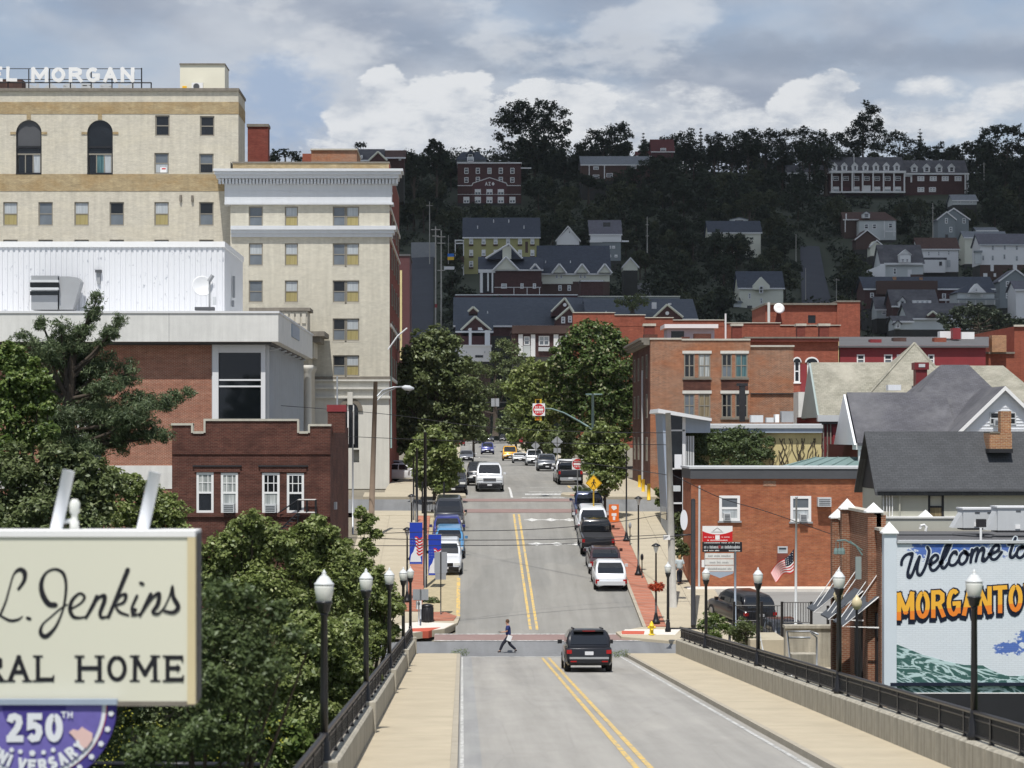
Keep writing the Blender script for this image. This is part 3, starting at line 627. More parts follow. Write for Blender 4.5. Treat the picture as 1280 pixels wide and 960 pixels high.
def railing(x,label,pitch,side):
    t=thing('bridge_railing',label,'railing',(x,60,S(60)),group='black metal railings on the parapets');O=ORG[t.name]
    ys=yr(4,111.8,8)
    for h,r_,nm in ((1.36,.045,'top_rail'),(.90,.022,'bottom_rail'),(1.22,.018,'middle_rail')):
        m=MB();m.tube([(x,y,S(y)+h) for y in ys],r_,8);m.build(nm,'rail',t)
    m=MB();m.box(-.03,.03,-.035,.035,0,.56).box(-.05,.05,-.06,.06,0,.05);pm=m.mesh('post','rail');n=int(107/pitch)
    for i in range(n+1):y=4.4+i*pitch;o=link('post',pm,t);o.location=Vector((x,y,S(y)+.80))-O
    m=MB();y=4.5
    while y<111.5:
        m.add([(x-.011,y,S(y)+.9),(x+.011,y,S(y)+.9),(x+.011,y+.022,S(y)+.9),(x-.011,y+.022,S(y)+.9),(x-.011,y,S(y)+1.33),(x+.011,y,S(y)+1.33),(x+.011,y+.022,S(y)+1.33),(x-.011,y+.022,S(y)+1.33)],[(0,1,5,4),(1,2,6,5),(2,3,7,6),(3,0,4,7)]);y+=.115
    m.build('pickets','rail',t,kind='stuff')
railing(-2.38,'black picket railing with a round top rail on the left parapet',2.25,-1)
railing(10.15,'black picket railing with a round top rail on the right parapet',2.45,1)
# ---------------------------------------------------------------- acorn lamps of the bridge
def make_acorn():
    t=local('street_lamp','x','lamp','acorn lamps standing along the bridge parapets')
    m=MB();m.lathe([(.14,0),(.15,.12),(.11,.2),(.10,.45),(.075,.5),(.085,.56),(.07,.62)],n=12);m.build('base','black',t,smooth=True)
    m=MB();m.lathe([(.07,.6),(.068,1.2),(.058,2.62),(.075,2.64),(.06,2.68)],n=12);m.build('post','black',t,smooth=True)
    m=MB();m.lathe([(.06,2.66),(.10,2.70),(.115,2.78),(.14,2.84),(.15,2.87)],n=14);m.build('collar','black',t,smooth=True)
    m=MB();m.lathe([(.115,2.87),(.125,2.88),(.158,3.02),(.168,3.11),(.162,3.16)],n=20);gl_=m.build('globe','globe',t,smooth=True)
    m=MB();m.lathe([(.172,3.155),(.174,3.175),(.145,3.20),(.10,3.27),(.06,3.31)],n=20);cp_=m.build('cap','globecap',t,smooth=True)
    m=MB();m.lathe([(.06,3.31),(.045,3.325),(.03,3.34),(.042,3.365),(.02,3.385),(.007,3.42)],n=10);m.build('finial','globecap',t,smooth=True)
    return t
ac=make_acorn()
ords=['nearest','second nearest','third','fourth','farthest']
yl=[41.3,59.3,78.2,96.7,112.3];yrr=[47.6,64.7,82.4,100,116.5]
for side,x,lst in (('left',-2.38,yl),('right',10.15,yrr)):
    for i,y in enumerate(lst):
        lb=f'black acorn street lamp, {ords[i]} of those on the {side} parapet of the bridge'
        loc=(x if y<112 else (X(513,y) if side=='left' else X(835,y)),y,S(min(y,112))+.78)
        if side=='left' and i==0:ac.location=loc;ac['label']=lb
        else:dup(ac,loc,0,lb)
# an unseen cloud slab put high over the far hill keeps the sun off it, as in the photograph
q=np.random.RandomState(3);mb=MB();nx,ny=46,30;CX0,CX1,CY0,CY1,CZ=-900,900,262,1350,600
def cz_(i,j,top):
    x=i/nx;y=j/ny;e=min(1,min(x,1-x)*7,min(y,1-y)*9);return CZ+(1 if top else -.35)*(95*e*(.6+.4*math.sin(i*.9+j*.4)*math.cos(j*.7))+2)
V_=[]
for top in (1,0):
    for j in range(ny+1):
        for i in range(nx+1):
            V_.append((CX0+(CX1-CX0)*i/nx,CY0+(CY1-CY0)*j/ny+12*math.sin(i*.8),cz_(i,j,top)))
k0=(nx+1)*(ny+1)
Fc=[(j*(nx+1)+i,j*(nx+1)+i+1,(j+1)*(nx+1)+i+1,(j+1)*(nx+1)+i) for j in range(ny) for i in range(nx)]
Fb=[tuple(k0+a for a in reversed(f)) for f in Fc]
mb.add(V_,Fc+Fb)
mc,tc,bc,occ,oo=base('cloudmat');tc.t.nodes.remove(bc)
a_=tc.n('ShaderNodeBsdfDiffuse',{0:(.85,.85,.87)});b_2=tc.n('ShaderNodeBsdfTranslucent',{0:(.78,.80,.84)})
tc.t.links.new(tc.n('ShaderNodeMixShader',{0:.5,1:a_.outputs[0],2:b_2.outputs[0]}).outputs[0],oo.inputs[0])
mb.build('cloud','cloudmat',loc=(0,0,0),kind='structure',smooth=True)
# ---------------------------------------------------------------- town buildings
def blk(name,label,cat,x0,x1,yt,yb,d,dep,mat,ops=(),rev=.16,group=None,roof=None):
    t=thing(name,label,cat,(X((x0+x1)/2,d),d+dep/2,Z(yb,d)),group=group)
    m=MB();shell(m,X(x0,d),X(x1,d),Z(yb,d),Z(yt,d),d,d+dep,[pr(*o,d) for o in ops],rev);m.build('wall',mat,t)
    if roof:m=MB();m.box(X(x0,d)+.25,X(x1,d)-.25,d+.25,d+dep-.25,Z(yt,d)-.3,Z(yt,d)+.012);m.build('roof',roof,t)
    return t
def trim(t,name,mat,*rects,d,out=.08,back=.02,label=None):# each rectangle is one piece
    for r in rects:
        m=MB();m.pbox(*r[:4],d,r[4] if len(r)>4 else out,back);o=m.build(name,mat,t)
        if label:o['label']=label
def hotel_win(t,o,d,k,dbl=False):
    k=k if k else rnd.choice((0,0,0,3,2))
    up,lo=[('pgrey','pgrey'),('plight','pyel'),('pdark','pgrey'),('plight','pgrey')][k]
    win(t,*o,d,'dh','winframe',up,lo,rec=.13,t=.09,sill='stone')
# annex with the white cornice
D=185;rows=[(258,283),(304,332),(350.5,378),(398,426),(444,470)];cols=[(311,328.5),(356,372.5)];w3=[(416,432),(432.5,449)]
ops=[(c[0],r[0],c[1],r[1]) for r in rows for c in cols+[(416,449)]]
t=thing('hotel_annex','cream brick hotel wing with white dentilled cornice beside the street','building',(X(388,D),D+14,S(190)))
x1=-5.61;m=MB();facade(m,X(288,D),x1,Z(470.6,D),Z(213,D),D,[pr(*o,D) for o in ops],.16)
m.poly((X(288,D),D,Z(202,D)),(X(288,D),D+28,Z(202,D)),(X(288,D),D+28,Z(520,D)),(X(288,D),D,Z(520,D)))
m.build('wall','creambrick2',t)
m=MB();arch_o=pr(429,513,448,560,D);door_o=pr(441,562,449,578,D);shell(m,X(300,D),x1-.02,S(190)-.3,Z(476,D),D-.06,D+28,[(arch_o[0],arch_o[1],arch_o[2],arch_o[3]),door_o],.3);m.build('stone_base','stonew',t)
trim(t,'stone_band','stonedark',(340,488,471,474.5),d=D,out=.25);trim(t,'stone_band','stonew',(340,488,474.5,476.5),(340,488,484,486.5),(340,488,495.5,498),d=D,out=.3)
cx_,cz0=X(438.5,D),Z(513,D);r_=X(448,D)-cx_
m=MB();ro=r_+.35
m.prism([(cx_-ro,cz0-2.6)]+[(cx_+ro*math.cos(a),cz0+ro*math.sin(a)) for a in [math.pi*(1-i/10) for i in range(11)]][1:-1][::1]+[(cx_+ro,cz0-2.6)][:0]+[(cx_+ro,cz0),(cx_+ro,cz0-.01),(cx_+r_,cz0-.01)]+[(cx_+r_*math.cos(a),cz0+r_*math.sin(a)) for a in [math.pi*i/10 for i in range(11)]]+[(cx_-r_,cz0-2.6)],D-.2,D-.05);m.build('arch_surround','stonedark',t)
m=MB();m.disc_y(cx_,cz0,r_*.98,D-.075,D-.063);m.build('arched_pane','pdark',t)
for q in (-.35,.35):m=MB();m.box(cx_+q*r_-.05,cx_+q*r_+.05,D-.13,D-.08,cz0-2.6,cz0+r_*.85);m.build('mullion','white',t)
m=MB();m.pbox(434.5,441,490,506,D,.32,0);m.build('keystone','stonew',t)
for a,b,o in ((-.16,.12,0),):m=MB();m.box(arch_o[0]+.03,arch_o[1]-.03,D+.1,D+.14,arch_o[2],arch_o[3]);m.build('pane','pdark',t)
k=0
for i,r in enumerate(rows):
    hotel_win(t,(cols[0][0],r[0],cols[0][1],r[1]),D,0);hotel_win(t,(cols[1][0],r[0],cols[1][1],r[1]),D,1)
    hotel_win(t,(w3[0][0],r[0],w3[0][1],r[1]),D,0 if i != 3 else 2);hotel_win(t,(w3[1][0],r[0],w3[1][1],r[1]),D,1)
# cornice, frieze, belts: each runs across the front and returns down the street side
def course(nm,mat,px0,y0,y1,out,x0w=None):
    m=MB();m.box(X(px0,D) if x0w is None else x0w,x1+out,D-out,D+1.6+out*.3,Z(y1,D),Z(y0,D));m.build(nm,mat,t)
course('cornice','hotelw',268,212.5,215.5,1.05);course('cornice','hotelw',269.5,215.5,219.5,.9);course('cornice','hotelw',271.5,219.5,224,.72);course('frieze','hotelw',281,224,254,.16);course('frieze','hotelw',281,239,240.4,.2);course('cornice','hotelw',281,253.4,256,.3)
course('belt','hotelw',289,282.8,287.6,.5);course('belt','hotelw',289,287.6,292,.36);course('belt','hotelw',289,292,296.5,.22)
m=MB();m.box(X(291,D),x1-.05,D+.05,D+28,Z(214,D),Z(204,D));m.build('parapet','tanbrick',t);m=MB();m.box(X(290,D),x1,D,D+28.1,Z(204,D),Z(202,D));m.build('coping','stonedark',t)
dm=MB();dm.box(0,.17,0,.42,0,Z(224.4,D)-Z(230.6,D));dme=dm.mesh('dentil','hotelw');n=0;xx=X(274,D)
while xx<x1+.55:o=link('dentil',dme,t);o.location=Vector((xx,D-.58,Z(230.6,D)))-ORG[t.name];xx+=.262
yy=D+.1
while yy<D+1.4:o=link('dentil',dme,t);o.rotation_euler=(0,0,math.pi/2);o.location=Vector((x1+.58,yy,Z(230.6,D)))-ORG[t.name];yy+=.8
m=MB();m.box(x1-.3,x1,D+.06,D+27.9,S(190),Z(204,D));m.build('side_wall','redwall',t)
for a,b in ((258,262),(296,299),(404,408),(470,474)):m=MB();m.box(x1-.02,x1+.12,D+.4,D+27.7,Z(b,D),Z(a,D));m.build('stone_band','stonew',t)
for yy in (190,196,202,208):
    for a,b in rows:winw(t,x1+.05,yy,(Z(a,D)+Z(b,D))/2,1.3,1.7,'dh','winframe','pdark','pgrey',.09,math.pi/2)
# tower
D=187;xr=X(298,D);ar=[(20,52),(109,141)]
sq=[(194,144,212,170),(250,145,268,170),(193,191,211,217),(249,192,267,217)]
row=[(a,252.5,a+18,282) for a in (4,48,93,137,193,249)]+[(a,299.5,a+18,328) for a in (4,48,93,137,193,249)]
aops=[(a,150,b,217) for a,b in ar]
t=thing('hotel_tower','tall cream brick hotel with two dark arched windows and tan bands','building',(X(120,D),D+3,S(190)))
m=MB();shell(m,X(-330,D),xr,S(190)-.5,Z(112,D),D,D+5.6,[pr(*o,D) for o in sq+row+aops],.18);m.build('wall','creambrick',t)
m=MB();m.box(X(-330,D),X(200,D),D+5.7,D+26,S(190),Z(114,D));m.build('rear_wing','creambrick',t)
for (ya,yb) in ((127.5,142.5),(215.5,239)):
    xs_=[-330,297.6] if ya<200 else [-330,20,52,109,141,193,211,249,267,270]
    if ya<200:trim(t,'tan_band','tanbrick',(-330,297.8,ya,yb),d=D,out=.03)
    else:trim(t,'tan_band','tanbrick',(-330,288,217.6,yb),d=D,out=.03)
m=MB();m.box(xr,xr+.03,D-.02,D+5.6,Z(142.5,D),Z(127.5,D));m.build('tan_band','tanbrick',t)
trim(t,'coping','stonedark',(-330,299,110.5,114),d=D,out=.18,back=5.8)
for a,b in ar:
    cx_=X((a+b)/2,D);r_=X(b,D)-cx_;cz0=Z(166,D);top=Z(150,D)
    for s_ in (-1,1):# masonry left in the two corners over the arch
        pts=[(cx_+s_*r_,top+.01),(cx_+s_*r_,cz0)]+[(cx_+s_*r_*math.cos(q),cz0+r_*math.sin(q)) for q in [math.pi/2*i/8 for i in range(1,9)]]
        if s_>0:pts=pts[::-1]
        m=MB();m.prism(pts,D,D+.35);m.build('arch_corner','creambrick',t)
    m=MB();m.box(cx_-r_,cx_+r_,D+.2,D+.26,Z(184,D),top);hd=m.build('arch_panel','pdark' if a>50 else 'dgrey',t)
    m=MB();m.box(cx_-r_,cx_-r_+.1,D+.1,D+.2,Z(217,D),top).box(cx_+r_-.1,cx_+r_,D+.1,D+.2,Z(217,D),top).box(cx_-r_,cx_+r_,D+.08,D+.22,Z(185,D),Z(182.5,D)).box(cx_-r_,cx_+r_,D-.05,D+.22,Z(218,D),Z(216,D));m.build('arch_frame','black',t)
    for i,(u,v,mt) in enumerate(((.08,.36,'pdark'),(.36,.66,'pdark' if a<50 else 'pteal'),(.66,.95,'plight'))):
        m=MB();m.box(cx_-r_+2*r_*u,cx_-r_+2*r_*v-.04,D+.19,D+.215,Z(215.5,D),Z(193.5,D));pn=m.build('pane',mt,t)
        m=MB();m.box(cx_-r_+2*r_*v-.05,cx_-r_+2*r_*v+.03,D+.14,D+.21,Z(216,D),Z(193,D));m.build('mullion','winframe',t)
    m=MB();m.box(cx_-r_+.1,cx_+r_-.1,D+.13,D+.2,Z(193.4,D),Z(191.6,D));m.build('transom','winframe',t);m=MB();m.box(cx_-r_+.12,cx_+r_-.12,D+.19,D+.215,Z(191.6,D),Z(185.2,D));m.build('pane','pdark',t)
    trim(t,'impost','tanbrick',(a-7,a,165,168),(b,b+7,165,168),((a+b)/2-2.5,(a+b)/2+2.5,142.5,149.5),d=D,out=.06)
for i,o in enumerate(sq):win(t,*o,D,'dh','winframe','pdark' if i<2 else 'pgrey','pdark' if i != 2 else 'plight',rec=.13,t=.1,sill='stone')
for i,o in enumerate(row):hotel_win(t,o,D,[1,0,1,0,1,2][i%6])
m=MB();m.tube([P(226,244,D)+Vector((0,-.1,0)),P(226,252,D)+Vector((0,-.1,0))],.1,6);m.build('scupper','stonedark',t);m=MB();m.tube([P(240.5,244.5,D)+Vector((0,-.1,0)),P(240.5,252,D)+Vector((0,-.1,0))],.1,6);m.build('scupper','stonedark',t)
trim(t,'paper_sign','white',(200,208,209,216),d=D,out=-.1,back=.12);trim(t,'paper_sign','red',(202,207,210,211.5),d=D,out=-.09,back=.1)
# roof sign: white letters on a black frame, the reversed letters of its far side below
t=thing('rooftop_sign','large white open-frame hotel letters on the tower roof','sign',tuple(P(80,112,189)))
m=MB()
D=189
for x in range(-250,178,26):m.tube([P(x,86,D),P(x,112,D)],.045,4)
m.tube([P(-260,85.5,D),P(177,86,D)],.03,4);m.tube([P(-260,102.8,D),P(189,103.4,D)],.05,4);m.tube([P(-260,99,D),P(177,99.5,D)],.03,4);m.tube([P(177,85,D),P(177,112,D)],.05,4);m.tube([P(189,103,D),P(189,112,D)],.05,4)
m.build('frame','blackm',t)
def sgn(txt,px,w_px,gap_px,py0,py1,D_,mt,sw):
    for i,ch in enumerate(txt):
        if ch==' ':px+=11;continue
        gw=w_px*(1.22 if ch=='M' else 1);m=MB();letters(m,ch,X(px,D_),Z(py1,D_),X(px+w_px,D_)-X(px,D_),Z(py0,D_)-Z(py1,D_),0,sw,D_-.2)
        k_=len(m.v);fr_=[(a,b+.16,c) for a,b,c in m.v];fs=list(m.f);m.add(fr_,[tuple(reversed(f)) for f in fs]);m.build('letter',mt,t);px+=gw+gap_px
sgn('HOTEL',-66,14.2,4.4,83.6,102,D,'white',.24);sgn('MORGAN',39.5,17,4.6,84.6,103,D,'white',.27)
sgn('NAGROM',33,16,7,105,112,D+3,'lgrey',.2)
m=MB();m.pbox(-60,28,99.5,111.5,190,.3,1.5);m.build('rooftop_unit','shbrown',label='dark brown rooftop unit behind the hotel letters at the left edge',cat='rooftop unit')
t=blk('roof_penthouse','plain cream box on the tower roof with a fan unit','penthouse',225,281,80.5,113,189,3.2,'cream');trim(t,'coping','stonedark',(224.4,281.6,79.3,81),d=189,out=.1,back=3.3)
trim(t,'notice','signyellow',(228,233.5,107.5,112),d=189,out=.03)
t=thing('condenser_unit','small white fan unit on the cream rooftop box','condenser',tuple(P(247,113,188.6)));m=MB();m.pbox(240,254,104,113,188.6,.3,.1);m.build('case','white',t);m=MB();m.disc_y(X(246,188.6),Z(108.8,188.6),.24,188.25,188.29);m.build('fan','dgrey',t)
t=blk('brick_chimney','square red brick chimney behind the hotel cornice','chimney',309.5,335,158,206,200,1.7,'redwall');trim(t,'cap','stonedark',(308.5,336,155,158.4),d=200,out=.1,back=1.8)
# ---------------- modern white-fascia building
D=145;t=thing('office_building','modern red brick building with deep white fascia and finned glass side','building',(X(150,D),160,-8))
m=MB();m.box(X(-330,D),-11.12,D,D+33,Z(427,D),Z(391.5,D));m.build('fascia','offwhite',t)
m=MB();m.box(X(-330,D)-.05,-11.06,D-.06,D+33.06,Z(391.5,D),Z(388.8,D));m.build('coping','panelw',t)
m=MB();m.box(X(-330,D),-11.6,D+.6,D+32.5,Z(430,D),Z(427,D));m.build('soffit','dgrey',t)
for xx in (-235,-62,211):m=MB();m.pbox(xx,xx+.5,391.6,427,D,.012,0);m.build('fascia_joint','grey',t)
m=MB();m.box(-11.13,-11.05,156,163,-(480-545)*0+Z(424,160),Z(408,160));m.build('louvre','bluegrey',t)
D=146.05
m=MB();shell(m,X(-330,D),X(265,D),-16,Z(430,D),D,D+30,[pr(112,540,127,580,D)],.2);m.build('wall','redbrick',t)
trim(t,'concrete_band','offwhite',(-330,264,582,611),d=D,out=.06);trim(t,'concrete_pier','offwhite',(97,111.8,430,582),d=D,out=.2);trim(t,'pane','pblack',(112,127,540,580),d=D,out=-.12,back=.16)
trim(t,'brown_reveal','shbrown',(-330,264,430,431.5),d=D,out=.1)
m=MB();shell(m,X(265,D),X(332,D),-16,Z(430,D),D-.1,D+30,[pr(273.5,441,326.5,523.5,D)],.12);m.build('glass_bay','lgrey',t)
trim(t,'pane','pblack',(274,326,441,474),(274,326,476,482),(274,326,484,523),d=D,out=0,back=.06);trim(t,'transom','panelw',(273.5,326.5,474,476),(273.5,326.5,482,484),d=D,out=.08);trim(t,'mullion','panelw',(266,273.5,431,600),(326.5,332,431,600),d=D,out=.2);trim(t,'head_beam','panelw',(266,332,431,440.8),d=D,out=.16)
xs_=X(332,D)
for i in range(16):
    y=146.7+i*1.85;m=MB();m.box(xs_,xs_+.05,y,y+1.72,-12,Z(430,D));m.build('fin_panel','lgrey',t)
    m=MB();m.box(xs_-.02,xs_+.32,y+1.72,y+1.80,-12,Z(432,D));m.build('fin','lgrey',t)
for i in range(6):y=148+i*4.6;m=MB();m.tube([(xs_,y,Z(437,D)),(xs_+.8,y,Z(434,D))],.05,5);m.build('strut','lgrey',t)
D=152;xr=X(280,D)
t=thing('corrugated_penthouse','white corrugated metal penthouse with peeling paint on the office roof','penthouse',(X(120,D),D+6,Z(391,D)))
m=MB();rib=.34;xx=X(-330,D)
while xx<xr-.01:
    e=min(xx+rib,xr);m.poly((xx,D,Z(392,D)),(xx+rib*.55,D,Z(392,D)),(xx+rib*.55,D,Z(304,D)),(xx,D,Z(304,D)))
    m.poly((xx+rib*.55,D,Z(392,D)),(xx+rib*.62,D+.05,Z(392,D)),(xx+rib*.62,D+.05,Z(304,D)),(xx+rib*.55,D,Z(304,D)))
    m.poly((xx+rib*.62,D+.05,Z(392,D)),(xx+rib*.93,D+.05,Z(392,D)),(xx+rib*.93,D+.05,Z(304,D)),(xx+rib*.62,D+.05,Z(304,D)))
    m.poly((xx+rib*.93,D+.05,Z(392,D)),(xx+rib,D,Z(392,D)),(xx+rib,D,Z(304,D)),(xx+rib*.93,D+.05,Z(304,D)));xx+=rib
m.build('corrugated_wall','corrugated',t)
m=MB();m.box(X(-330,D),xr,D+.06,D+13,Z(392,D),Z(306,D));m.build('side_wall','panelw',t)
m=MB();m.box(X(-330,D),xr+.06,D-.09,D+13.06,Z(309,D),Z(302,D));m.build('roof_edge','white',t)
trim(t,'vent','dgrey',(119.5,127.5,337.5,340.5),d=D,out=.25);trim(t,'vent_pipe','grey',(121.5,125.5,340.5,355),d=D,out=.1)
for y,za,zb in ((157,345,372),(156.4,376,384)):m=MB();m.box(xr+.06,xr+.2,y,y+.35,Z(zb,157),Z(za,157));m.build('conduit','grey',t)
t=thing('air_handler','grey louvred air handler in front of the white penthouse','air handler',tuple(P(70,390,150.3)))
m=MB();m.pbox(39,72,344.5,387,150.3,.0,1.4);m.build('case','grey',t)
for a,b in ((353,359),(364,369)):m=MB();m.prism([(X(37.5,150.3),Z(b,150.3)),(X(73.5,150.3),Z(b,150.3)),(X(73.5,150.3),Z(a,150.3)),(X(37.5,150.3),Z(a,150.3))],150.28,150.29);m.build('louvre','pblack',t)
for a in (351.5,361):m=MB();m.pbox(37.5,74,a-1.2,a+1.6,150.3,.35,0);m.build('hood','lgrey',t)
m=MB();m.pbox(74,86,345.5,387,150.4,0,1.3);m.build('duct','grey',t);m=MB();m.prism([(X(86,150.4),Z(387,150.4)),(X(91,150.4),Z(387,150.4)),(X(101,150.4),Z(352,150.4)),(X(97,150.4),Z(347,150.4)),(X(86,150.4),Z(345.5,150.4))],150.4,151.6);m.build('duct','grey',t)
t=thing('satellite_mast','satellite dish and mast standing on the office roof edge','antenna',tuple(P(258,391,149)))
m=MB();m.tube([P(262,391,149),P(262,349,149)],.06);m.tube([P(261,352,149),P(266,344,149)],.14);m.build('mast','grey',t);m=MB();m.pbox(244,268,384,388,149,.3,.4);m.build('base','dgrey',t)
m=MB();m.lathe([(.02,-.1),(.35,-.06),(.62,.05),(.66,.1),(.6,.08),(.33,-.02),(.02,-.06)],n=18)
me=m.mesh('dish','panelw',smooth=True);o=link('dish',me,t);o.location=P(253,358,149.2)-ORG[t.name];o.rotation_euler=(math.radians(75),0,.25)
m=MB();m.pbox(266,270,371,381,149,.1,.1);m.build('junction_box','lgrey',t)
# ---------------- classical stone building between office and hotel
D=180;t=blk('stone_building','old stone building with heavy dark cornice between office block and hotel','building',200,386,428,640,D,4.6,'stone')
m=MB();m.box(X(290,D),X(386,D)+.9,D-.9,D+4.5,Z(428,D),Z(421,D));m.build('cornice','stonedark',t);m=MB();m.box(X(290,D),X(386,D)+1.25,D-1.25,D+4.8,Z(421,D),Z(415,D));m.build('cornice','stonedark',t);m=MB();m.box(X(290,D),X(386,D)+.4,D-.4,D+4.5,Z(447,D),Z(428,D));m.build('frieze','stone',t)
m=MB();m.box(X(315,D),X(384,D),D+.2,D+3.5,Z(415,D),Z(389,D));m.build('attic','stone',t);m=MB();m.box(X(311,D),X(386,D)+.1,D,D+3.8,Z(388.5,D),Z(384.5,D));m.build('coping','stonedark',t)
for i in range(9):m=MB();m.pbox(318+i*7.4,323+i*7.4,391,404,D,-.1,.2);m.build('baluster','stone',t)
for i in range(4):m=MB();m.lathe([(.42,0),(.4,.2),(.34,.3),(.30,7.5),(.42,7.7),(.46,8.0)],(X(384.5,D),D-.2+i*1.4,Z(590,D)),14);m.build('column','stone' if i else 'stonew',t,smooth=True)
# ---------------- dark brick building by the trees
D=120;xr=X(413,D);wins=[(245.5,590.5,267,641),(276,591,297.5,641),(327.5,591,349.5,641),(358.5,591.5,380,641)]
t=thing('brick_house','dark brown brick building with stepped parapet and four white windows','building',(X(320,D),D+9,-16))
m=MB();shell(m,X(215,D),xr,-16.5,Z(541,D),D,D+19,[pr(*o,D) for o in wins],.14);m.build('wall','darkbrick',t)
for a,b,c in ((215,240,531.5),(256,372,526),(387,413,532.5)):m=MB();m.box(X(a,D),X(b,D),D,D+.35,Z(541,D),Z(c,D));m.build('parapet','darkbrick',t)
for a,b,c in ((214,241.5,529),(254.5,373.5,523.5),(385.5,414,530)):m=MB();m.box(X(a,D),X(b,D),D-.06,D+.42,Z(c+2.7,D),Z(c,D));m.build('coping','stone',t)
for a,b,c,e in ((239,241.5,530,541),(254.5,257,525,541),(371.5,374,525,541),(385,387.5,531,541),(241.5,254.5,539,542),(374,385,539,542)):m=MB();m.pbox(a,b,c,e,D,.065,.42);m.build('coping','stone',t)
m=MB();m.box(xr-.35,xr,D+.36,D+19,Z(541,D),Z(533,D));m.build('side_parapet','darkbrick',t)
trim(t,'soldier_course','darkbrick',(215,413,562,568),d=D,out=.05);trim(t,'lintel','blackm',(241,302,581.5,583.5),(323,385,581.5,583.5),d=D,out=.1);trim(t,'lintel','darkbrick',(243,300,583.5,590),(325.5,383,583.5,590),d=D,out=.05);trim(t,'sill_course','darkbrick',(215,413,642,646),d=D,out=.12)
for i,o in enumerate(wins):win(t,*o,D,'dh' if i != 2 else 'dh','white','pcurt' if i<2 else 'pdark','pdark' if i in (0,3) else 'pcurt',rec=.06,t=.12)
for i,o in enumerate(wins):# upper sash glazing bars
    m=MB()
    for q in (1/3,2/3):xx=o[0]+(o[2]-o[0])*q;m.pbox(xx-.5,xx+.5,o[1]+3,(o[1]+o[3])/2,D,-.035,.05)
    m.pbox(o[0]+3,o[2]-3,o[1]+12.4,o[1]+13.4,D,-.034,.05);m.build('glazing_bars','white',t)
def acbox(px0,px1,py0,py1,d,label,out=.42):
    a=thing('air_conditioner',label,'air conditioner',tuple(P((px0+px1)/2,py1,d)))
    m=MB();m.pbox(px0,px1,py0,py1,d,out,.05);m.build('case','lgrey',a)
    for k in range(4):y=py0+(py1-py0)*(.2+k*.19);m=MB();m.pbox(px0+1.2,px1-1.2,y,y+.9,d,out+.012,0);m.build('grille_slat','dgrey',a)
acbox(279.5,293.5,629,640.5,D,'window air conditioner in the second window of the dark brick building');acbox(331.5,345.5,630,640.5,D,'window air conditioner in the third window of the dark brick building')
t=thing('brick_chimney','brick chimney with red cap at the corner of the dark brick building','chimney',tuple(P(421,541,122)))
m=MB();m.pbox(409.5,431.5,514,541,122,.0,.9);m.build('stack','darkbrick',t);m=MB();m.pbox(408.5,432.5,506,514.5,122,.04,1.0);m.build('cap','redpaint',t);m=MB();m.tube([P(421.5,506,122),P(421.5,470,122)],.045);m.build('flue','steel',t)
m=MB();m.box(xr,xr+.14,123.2,123.8,Z(637,123),Z(628,123));m.build('meter_box','lgrey',label='small grey meter box on the shaded brick side wall',cat='meter box')
t=thing('fire_escape','black iron stair landing below the right window of the dark brick building','stair',tuple(P(372,660,119)))
m=MB();D=119
for a,b in (((348,641),(372,625)),((372,625),(394,625)),((372,641),(394,641)),((394,625),(394,650)),((372,625),(372,662)),((350,662),(372,641)),((383,625),(383,641))):m.tube([P(a[0],a[1],D),P(b[0],b[1],D)],.03,5);m.tube([P(a[0],a[1],D)+Vector((0,.8,0)),P(b[0],b[1],D)+Vector((0,.8,0))],.03,5)
m.build('handrail','black',t)
for k in range(6):m=MB();m.pbox(350+k*3.6,356+k*3.6,662-k*3.5,663-k*3.5,D,0,.8);m.build('step','blackm',t)
# ---------------- theatre with the painted wall
D=85;XL=X(1105,D);XRt=X(1455,D)
t=thing('theatre_building','brick theatre with pyramid-capped piers and a painted welcome wall','building',(18,90,-12))
m=MB();m.box(XL+.02,XRt,D+.02,D+11,-15.5,Z(679.5,D)-.05);m.build('wall','theatrebrick',t)
# the painted brick face, its sky and marbled green hill are flat print
mm,tt,bb,oc,oo=base('mural');x,y,z=tt.sep(oc)
def mell(px,py,rx,ry,amp=1.1,sc=1.3):
    cx,cz=X(px,D)-(XL+XRt)/2,Z(py,D)-Z(866,D)
    a=tt.m('DIVIDE',tt.m('SUBTRACT',x,cx),rx*D/F);b=tt.m('DIVIDE',tt.m('SUBTRACT',z,cz),ry*D/F)
    n=tt.noise(tt.comb(x,tt.m('MULTIPLY',z,1.6),0.0),sc,6,.65)
    return tt.m('SUBTRACT',tt.m('ADD',1.0,tt.m('MULTIPLY',tt.m('SUBTRACT',n,.5),2*amp)),tt.m('ADD',tt.m('MULTIPLY',a,a),tt.m('MULTIPLY',b,b)))
cc=tt.mix(tt.noise(oc,.5,5,.6),(.66,.73,.79),(.78,.81,.84))
bl=tt.mix(tt.noise(oc,1.7,5,.6),(.02,.08,.40),(.07,.19,.58))
for e in ((1168,684,34,20),(1195,676,40,16),(1262,676,40,18),(1262,810,22,9),(1290,795,22,12),(1330,800,30,18),(1350,690,50,20)):cc=tt.mix(tt.m('MULTIPLY',tt.ss(mell(*e,2.0,3.2),.1,.4),.93),cc,bl)
br=tt.n('ShaderNodeTexBrick',{'Vector':tt.comb(x,z,0.0),'Color1':(1,1,1),'Color2':(.96,.96,.96),'Mortar':(.86,.86,.86),'Scale':1.0,'Mortar Size':.008,'Brick Width':.22,'Row Height':.075})
mul=tt.n('ShaderNodeMix',data_type='RGBA',blend_type='MULTIPLY');tt.set(mul,0,1.0);tt.set(mul,6,cc);tt.set(mul,7,br.outputs[0]);tt.set(bb,'Base Color',mul.outputs[2]);bb.inputs['Roughness'].default_value=.75
